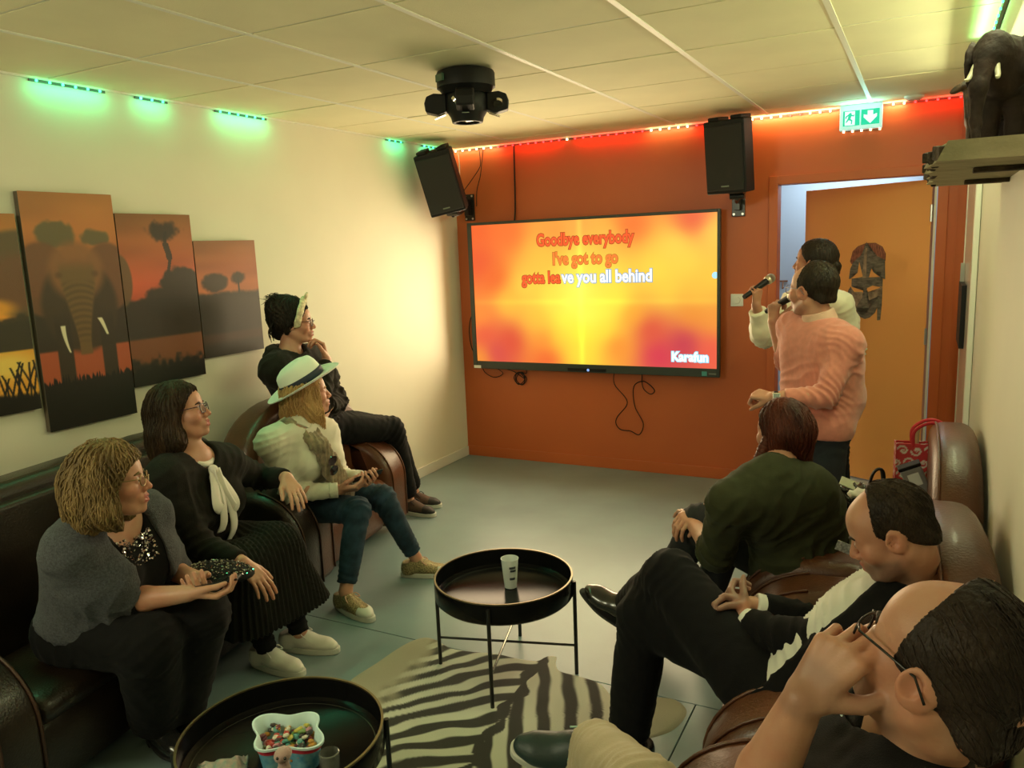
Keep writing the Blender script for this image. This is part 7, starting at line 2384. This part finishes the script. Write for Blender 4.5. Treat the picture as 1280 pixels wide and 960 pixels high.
HAIR = hairpiece(P, [hcap(H_, 0.0075, sh=(0.010, 0.004), ears=True, cuts=[HP(H_, (0.072, 0, 0.060), (1, 0, -0.45)), HP(H_, (-0.01, 0, -0.015), (0.42, 0, -1)), HP(H_, (0.034, 0, 0), (1, 0, 0.15))], k=0.01, extra=[cap(H_.P(-0.074, -0.03, -0.035), H_.P(-0.074, 0.03, -0.035), 0.030, k=0.03)])], mh, 190, 0.0007, 2, seed=31, h=0.0036)
hair_locks(P, HAIR, mh, 500, 0.008, (5, 11), 0.0011, 0.15, 31, lift=0.0004, ear_skip=True, flow=lambda r, H0: -H0.f * 0.9 - H0.u * 0.5)
face_extras(H_, P.root, P.inv, mh)
glasses(H_, P.root, P.inv, mat('black_frame', (0.01, 0.01, 0.01), 0.25))
tg = torso(J['pel'], J['neck'], J['shL'], J['shR'], P.hl, P.lat, P.fwd, 1.08, 0, 0)
M_POLO = mat('black_polo_pique', (0.006, 0.006, 0.0065), 0.9, spec=0.2, sheen=0.03, bump=0.3, bscale=500)
gs = [Group(tg + [P.nsub(0.064, 0.0, 0.02)], cuts=[(J['pel'] - P.up * 0.05, -P.up)], off=0.016)]
for q in ('R', 'L'):
    gs.append(Group(P.sleeve(q, 0.72, (0.070, 0.066, 0.060)), k=0.03))
P.cloth('polo_shirt', gs, M_POLO, [(J['pel'] + P.up * .15, P.up, 0.06, 0.009, 0.18)], 0.003, h=0.007)
P.collar(M_POLO, 0.092, 0.076, -0.01, 0.045)
bm = BM()
add_tube(bm, [J['neck'] - P.up * 0.008 + P.fwd * 0.094 * math.cos(a) + P.lat * 0.094 * math.sin(a) for a in np.linspace(0, 2 * PI, 36, endpoint=False)], 0.0026, 6, closed=True)
o = obj('collar_piping', bm, mat('pale_blue_piping', (0.45, 0.60, 0.60), 0.6), P.root, smooth=True); o.data.transform(P.inv)
M_CHINO = mat('beige_chino', (0.40, 0.33, 0.21), 0.85, bump=0.15, bscale=300, sheen=0.2)
P.trousers(M_CHINO, r=(0.106, 0.080, 0.064), amp=0.003, ends={'L': 0.90, 'R': 0.96})
M_TEAL = mat('dark_teal_shoe', (0.012, 0.030, 0.030), 0.45, bump=0.1, bscale=200)
upL = nrm(np.array([0.10, -0.45, 0.85]))
make_shoe('runner', P.root, J['anL'] + np.array([0.0, 0.015, -0.07]), (-.92, -.30, .12), upL, mats=(M_TEAL, M_SOLEW, mat('mint_lace', (0.35, 0.55, 0.45), 0.7), M_TEAL), sc=1.08)
make_shoe('runner', P.root, J['anR'] * np.array([1, 1, 0]), (-1, 0, 0), mats=(M_TEAL, M_SOLEW, M_LACEW, M_TEAL), sc=1.08)
# ------------------------------------------------------------------ driftwood shelf with carved animals
M_WOOD = mat('weathered_plank', (0.42, 0.36, 0.22), 0.75, var=0.45, vscale=7, stretch=(1, 6, 1), bump=0.5, bscale=40, col2=(0.26, 0.24, 0.13))
M_BARK = mat('dark_bark', (0.05, 0.035, 0.02), 0.9, var=0.5, vscale=30, bump=1.0, bscale=60)
t = thing('wall_shelf', 'rough live-edge wooden shelf high on the right wall, carved animals on it', 'shelf', (W + 0.024, -2.85, 1.80))
g_ = 14
bm = BM()
ys = np.linspace(-0.55, 0.55, 23)
top, bot, topi, boti = [], [], [], []
for i, y in enumerate(ys):
    e = -0.228 + 0.010 * math.sin(i * 1.3) + 0.006 * math.sin(i * 2.9)
    if i in (0, len(ys) - 1):
        e += 0.012
    top.append(bm.verts.new((e + 0.016, y, 0.044))); bot.append(bm.verts.new((e - 0.004, y, 0.002)))
    topi.append(bm.verts.new((-0.002, y, 0.044))); boti.append(bm.verts.new((-0.002, y, 0.0)))
for i in range(len(ys) - 1):
    bm.faces.new((topi[i], topi[i + 1], top[i + 1], top[i])); bm.faces.new((bot[i], bot[i + 1], boti[i + 1], boti[i]))
    bm.faces.new((top[i], top[i + 1], bot[i + 1], bot[i])); bm.faces.new((boti[i], boti[i + 1], topi[i + 1], topi[i]))
for i in (0, -1):
    bm.faces.new((topi[i], top[i], bot[i], boti[i]))
obj('plank', bm, M_WOOD, t)
bm = BM()
srr = random.Random(5)
for k in range(1, 25):
    y = -0.525 + k * 0.042
    add_box(bm, (-0.224 + 0.010 * math.sin(k * 1.1) + srr.uniform(-.004, .004), y, 0.020 + srr.uniform(-.006, .008)), (0.012 + srr.uniform(0, .008), 0.046, 0.022 + srr.uniform(0, .010)), Matrix.Rotation(srr.uniform(-.25, .25), 4, 'X') @ Matrix.Rotation(srr.uniform(-.4, .4), 4, 'Z'))
o = obj('bark_edge', bm, M_BARK, t, bev=0.003)
o['kind'] = 'stuff'
for y in (-0.28, 0.25):
    bm = BM(); add_box(bm, (-0.07, y, -0.006), (0.14, 0.035, 0.012)); obj('bracket', bm, M_BARK, t, bev=0.002)
# elephant
M_ELE = mat('dark_carved_wood', (0.022, 0.010, 0.006), 0.8, var=0.4, vscale=20, bump=0.4, bscale=60)
M_IVORY = mat('ivory_paint', (0.70, 0.68, 0.50), 0.35)
base = np.array([3.418, -3.15, 1.8445])
t = thing('carved_elephant', 'dark carved wooden elephant with pale tusk on the rough shelf', 'sculpture', tuple(base), 0)
B = lambda x, y, z: base + np.array([x, y, z])
inv = Matrix.Translation(-Vector(base))
g = [ell(B(0.0, 0.10, 0.155), np.eye(3), (0.060, 0.13, 0.082), 0.03), ell(B(-0.005, -0.02, 0.175), np.eye(3), (0.052, 0.06, 0.070), 0.03)]
for sx in (-0.030, 0.030):
    g += [cap(B(sx, 0.015, 0.12), B(sx, 0.015, 0.001), 0.027, 0.024, 0.015, cut='b'), cap(B(sx, 0.18, 0.12), B(sx, 0.18, 0.001), 0.027, 0.024, 0.015, cut='b')]
g += [ell(B(-0.03, -0.075, 0.200), np.eye(3), (0.040, 0.045, 0.048), 0.02),
      cap(B(-0.045, -0.105, 0.185), B(-0.058, -0.128, 0.120), 0.024, 0.018, 0.02), cap(B(-0.058, -0.128, 0.120), B(-0.060, -0.128, 0.045), 0.018, 0.012, 0.012), cap(B(-0.060, -0.128, 0.045), B(-0.058, -0.140, 0.008), 0.012, 0.010, 0.01),
      cap(B(0.02, 0.23, 0.15), B(0.02, 0.245, 0.06), 0.006, 0.005, 0.01)]
for q in (-1, 1):
    g.append(ell(B(-0.02 + q * 0.050, -0.045, 0.180), np.array([nrm((1, 0.35 * q, 0)), nrm((-0.35 * q, 1, 0)), (0, 0, 1)]), (0.010, 0.045, 0.055), 0.008))
sculpt('body', [Group(g)], 0.0045, M_ELE, t, base=base, disp=wrinkles((), 0.001, 60))
for q in (-1, 1):
    bm = BM(); add_tube(bm, spline([B(-0.045 + q * 0.020, -0.108, 0.170), B(-0.050 + q * 0.028, -0.130, 0.140), B(-0.058 + q * 0.030, -0.155, 0.135)], 5), [0.007, 0.007, 0.006, 0.006, 0.006, 0.005, 0.005, 0.004, 0.003, 0.002, 0.001], 10)
    o = obj('tusk', bm, M_IVORY, t, smooth=True); o.data.transform(inv)
# giraffe behind it
base = np.array([3.345, -2.98, 1.8445])
t = thing('carved_giraffe', 'small dark carved giraffe peeking out left of the elephant on the shelf', 'sculpture', tuple(base))
inv = Matrix.Translation(-Vector(base))
B = lambda x, y, z: base + np.array([x, y, z])
g = [ell(B(0.02, 0.03, 0.085), np.eye(3), (0.020, 0.034, 0.022), 0.01), cap(B(0.012, 0.008, 0.095), B(0.0, 0.0, 0.165), 0.013, 0.008, 0.01), ell(B(-0.014, -0.003, 0.168), np.array([nrm((-1, 0, -0.55)), (0, 1, 0), nrm((-0.55, 0, 1))]), (0.026, 0.009, 0.010), 0.005)]
for sx, sy in ((0.012, 0.01), (0.028, 0.01), (0.012, 0.055), (0.028, 0.055)):
    g.append(cap(B(sx, sy, 0.08), B(sx, sy, 0.001), 0.007, 0.005, 0.006, cut='b'))
for q in (-1, 1):
    g += [cap(B(-0.002, q * 0.005, 0.172), B(0.0, q * 0.006, 0.190), 0.0028, 0.003, 0.002), cap(B(0.002, q * 0.008, 0.170), B(0.008, q * 0.014, 0.176), 0.004, 0.002, 0.002)]
sculpt('body', [Group(g)], 0.0025, mat('speckled_giraffe_wood', (0.085, 0.045, 0.02), 0.5, var=0.8, vscale=90, col2=(0.02, 0.012, 0.008)), t, base=base)

# ------------------------------------------------------------------ bags piled on the third armchair
def softbox(name, c, half, rz, m, parent, amp=0.012, tilt=0.0, h=0.009, seed=1, k=0.03, base=(0, 0, 0)):
    """a soft filled bag body"""
    cz, sz = math.cos(rz), math.sin(rz)
    M3 = np.array([[cz, sz, 0], [-sz, cz, 0], [0, 0, 1.0]])
    if tilt:
        ct, st = math.cos(tilt), math.sin(tilt)
        M3 = np.array([[1, 0, 0], [0, ct, st], [0, -st, ct]]) @ M3
    a, b, cc = half
    ax_ = M3[0] * (a - cc * 0.6 if a > cc else a * 0.4)
    ay_ = M3[1]
    r = min(half) * 0.95
    pr = []
    c = A3(c)
    for u in (-1, 1):
        for v in (-1, 1):
            for w_ in (-1, 1):
                p = c + M3[0] * u * max(a - r, 0.0) + M3[1] * v * max(b - r, 0.0) + M3[2] * w_ * max(cc - r, 0.0)
                pr.append((p, u, v, w_))
    g = []
    for i in range(8):
        for j in range(i + 1, 8):
            if sum(x != y for x, y in zip(pr[i][1:], pr[j][1:])) == 1:
                g.append(cap(pr[i][0], pr[j][0], r, r, 0.02))
    g.append(ell(c, M3, (a * 1.0, b * 1.0, cc * 1.0), k))
    return sculpt(name, [Group(g)], h, m, parent, base=base, disp=wrinkles([(c, (0.3, 0.2, 1), 0.05, amp, 0.2), (c + M3[0] * a * .5, (1, 0.5, 0.3), 0.04, amp, 0.15)], amp * 0.5, 14, seed))


# red and white paper carrier bag
bc = Vector((3.315, -2.02, 0.575))
t = thing('paper_carrier_bag', 'red carrier bag with white swirl print propped against white wall', 'bag', tuple(bc), math.radians(8))
bag_h, bw, bd = 0.27, 0.24, 0.07
ncol, nrow = 60, 74
M_BAG = mat('bag_swirl_print', (0.5, 0.05, 0.06), 0.45, attr='print')


def swirl(u, v):
    col = np.tile(np.array([[0.62, 0.045, 0.06]]), (len(u), 1))
    U, Vv_ = u * 5.0, v * 5.6
    for i in range(-1, 6):
        for j in range(-1, 7):
            cx_, cy_ = i + (0.5 if j % 2 else 0.0), j + 0.0
            dx, dy = U - cx_, Vv_ - cy_
            r = np.hypot(dx, dy); a = np.arctan2(dy * (1 if (i + j) % 2 else -1), dx)
            sp = 0.10 + 0.052 * (a + PI)
            m = (np.abs(r - sp) < 0.075) & (r < 0.50)
            m |= (np.abs(r - 0.06) < 0.05)
            col[m] = (0.80, 0.72, 0.70)
    return col


for (P0, U, V, nm) in [((-bw / 2, -bd / 2, 0), (bw, 0, 0), (0.0, 0.012, bag_h), 'front_panel'), ((-bw / 2, bd / 2, 0), (bw, 0, 0), (0.0, -0.012, bag_h), 'rear_panel'),
                       ((-bw / 2, -bd / 2, 0), (0, bd, 0), (0, 0, bag_h), 'side_panel'), ((bw / 2, -bd / 2, 0), (0, bd, 0), (0, 0, bag_h), 'side_panel')]:
    o = color_grid(nm, ncol if 'side' not in nm else 16, nrow, P0, U, V, swirl, M_BAG, t)
    md = o.modifiers.new('solid', 'SOLIDIFY'); md.thickness = 0.0015
for q in (-1, 1):
    bm = BM(); add_tube(bm, spline([(-0.06, q * 0.022, bag_h - 0.02), (-0.058, q * 0.026, bag_h + 0.05), (-0.0, q * 0.03, bag_h + 0.085), (0.055, q * 0.026, bag_h + 0.06), (0.06, q * 0.022, bag_h - 0.02)], 6), 0.004, 6, flat=(1.6, 0.4, (1, 0, 0)))
    obj('handle', bm, mat('red_ribbon', (0.62, 0.03, 0.05), 0.5), t, smooth=True)
bm = BM(); add_cyl(bm, (-0.055, 0, 0.1), (-0.045, 0, bag_h + 0.055), 0.010, 0.009, seg=12); obj('wooden_stick', bm, mat('pale_stick', (0.62, 0.50, 0.33), 0.6), t, smooth='angle')
# grey case leaning on it
t = thing('slim_case', 'slim grey metal case leaning against the red swirl bag', 'case', (3.345, -2.165, 0.57))
bm = BM(); add_box(bm, (0, 0, 0.12), (0.075, 0.035, 0.25)); o = obj('case_body', bm, mat('grey_case_metal', (0.40, 0.40, 0.40), 0.35, 0.5), t, bev=0.006, seg=3)
bm = BM(); add_box(bm, (0, -0.0178, 0.20), (0.04, 0.001, 0.05)); obj('paper_label', bm, M_WHITEP, t)
bm = BM(); add_box(bm, (0, 0, 0.252), (0.08, 0.04, 0.014)); obj('case_cap', bm, M_BLACK, t, bev=0.003)
t.rotation_euler = (0.15, -0.42, 0.1)
# dark leather handbag, white scarf, black coat
t = thing('leather_handbag', 'shiny dark brown leather handbag in the pile, left of the slim case', 'bag', (3.24, -2.13, 0.46))
softbox('bag_body', (3.25, -2.13, 0.56), (0.10, 0.08, 0.10), 0.3, mat('shiny_brown_leather', (0.05, 0.022, 0.012), 0.2, coat=0.6, var=0.5, vscale=20), t, 0.016, base=(3.24, -2.13, 0.46))
bm = BM(); add_tube(bm, spline([(3.19, -2.17, 0.64), (3.20, -2.20, 0.69), (3.26, -2.21, 0.70), (3.31, -2.17, 0.66)], 6), 0.008, 8); o = obj('bag_handle', bm, mat('tan_leather', (0.25, 0.09, 0.04), 0.3), t, smooth=True); o.data.transform(Matrix.Translation((-3.24, 2.13, -0.46)))
t = thing('folded_scarf', 'white crumpled scarf lying over the dark coats', 'scarf', (3.17, -2.20, 0.60))
sculpt('scarf_cloth', [Group([cap((3.06, -2.17, 0.655), (3.15, -2.16, 0.675), 0.030, 0.034, 0.02, n=(0, 0, 1), f=0.6), cap((3.15, -2.16, 0.675), (3.25, -2.21, 0.655), 0.034, 0.028, 0.02, n=(0, 0, 1), f=0.6), cap((3.10, -2.20, 0.655), (3.22, -2.25, 0.64), 0.03, 0.028, 0.02, n=(0, 0, 1), f=0.6)])], 0.006, mat('white_scarf_wool', (0.62, 0.62, 0.56), 0.9, sheen=0.4), t, base=(3.17, -2.20, 0.60), disp=wrinkles([((3.15, -2.18, .66), (1, .3, 0), 0.03, 0.008, 0.12)], 0.004, 30))
t = thing('navy_coat', 'dark navy coat draped over the chair behind the suited man', 'coat', (3.20, -2.33, 0.42))
softbox('coat_cloth', (3.22, -2.33, 0.53), (0.13, 0.09, 0.10), 0.1, mat('navy_coat_cloth', (0.012, 0.016, 0.030), 0.7, sheen=0.4), t, 0.018, base=(3.20, -2.33, 0.42))
t = thing('black_bag', 'glossy black bag with pale flap at the left of the pile', 'bag', (3.05, -2.00, 0.40))
softbox('bag_body', (3.045, -2.02, 0.545), (0.095, 0.08, 0.10), 0.5, mat('glossy_black_leather', (0.010, 0.010, 0.009), 0.18, coat=0.8, var=0.3, vscale=20), t, 0.020, base=(3.05, -2.00, 0.40))
bm = BM(); add_box(bm, (0, 0, 0), (0.10, 0.07, 0.006), Matrix.Translation((-0.005, -0.02, 0.245)) @ Matrix.Rotation(0.35, 4, 'Y') @ Matrix.Rotation(0.2, 4, 'X')); obj('pale_flap', bm, mat('pale_olive_flap', (0.40, 0.42, 0.30), 0.4), t, bev=0.002)
bm = BM(); add_tube(bm, spline([(0.05, 0.0, 0.22), (0.07, 0.0, 0.30), (0.10, 0.01, 0.31), (0.11, 0.02, 0.22)], 6), 0.010, 8, flat=(1.6, .6, (0, 1, 0))); obj('buckle_strap', bm, M_BLACK, t, smooth=True)
t = thing('brown_bag', 'dark brown bag below the glossy black one beside the braided woman', 'bag', (3.07, -2.17, 0.37))
softbox('bag_body', (3.07, -2.17, 0.465), (0.10, 0.085, 0.095), 0.2, mat('dark_brown_hide', (0.030, 0.014, 0.009), 0.5, var=0.4, vscale=14), t, 0.016, base=(3.07, -2.17, 0.37))
t = thing('beige_bag', 'beige rounded bag between the braided woman and the suited man', 'bag', (3.06, -2.42, 0.37))
softbox('bag_body', (3.07, -2.44, 0.475), (0.075, 0.07, 0.105), 0.2, mat('beige_canvas', (0.20, 0.17, 0.10), 0.8), t, 0.010, base=(3.06, -2.42, 0.37))
bm = BM(); add_tube(bm, spline([(-0.05, -0.02, 0.19), (-0.03, -0.03, 0.235), (0.03, -0.04, 0.24), (0.06, -0.04, 0.19)], 6), 0.006, 8); obj('strap', bm, mat('tan_strap', (0.3, 0.22, 0.12), 0.5), t, smooth=True)
t = thing('printed_card', 'small silvery printed card standing on the chair arm by the suited man', 'card', (3.075, -2.63, 0.572))
bm = BM(); add_box(bm, (0, 0, 0.03), (0.07, 0.004, 0.035), Matrix.Rotation(0.3, 4, 'Y')); obj('card', bm, mat('silver_print', (0.45, 0.47, 0.46), 0.3, 0.4, var=0.5, vscale=120), t, bev=0.001)
# dark coat on the sofa, left edge of the photo
t = thing('black_coat', 'black coat heaped against the sofa back at the left photo edge', 'coat', (0.42, -4.12, 0.38))
softbox('coat_cloth', (0.42, -4.10, 0.56), (0.12, 0.11, 0.17), 0.2, M_BLK, t, 0.02, base=(0.42, -4.12, 0.38))
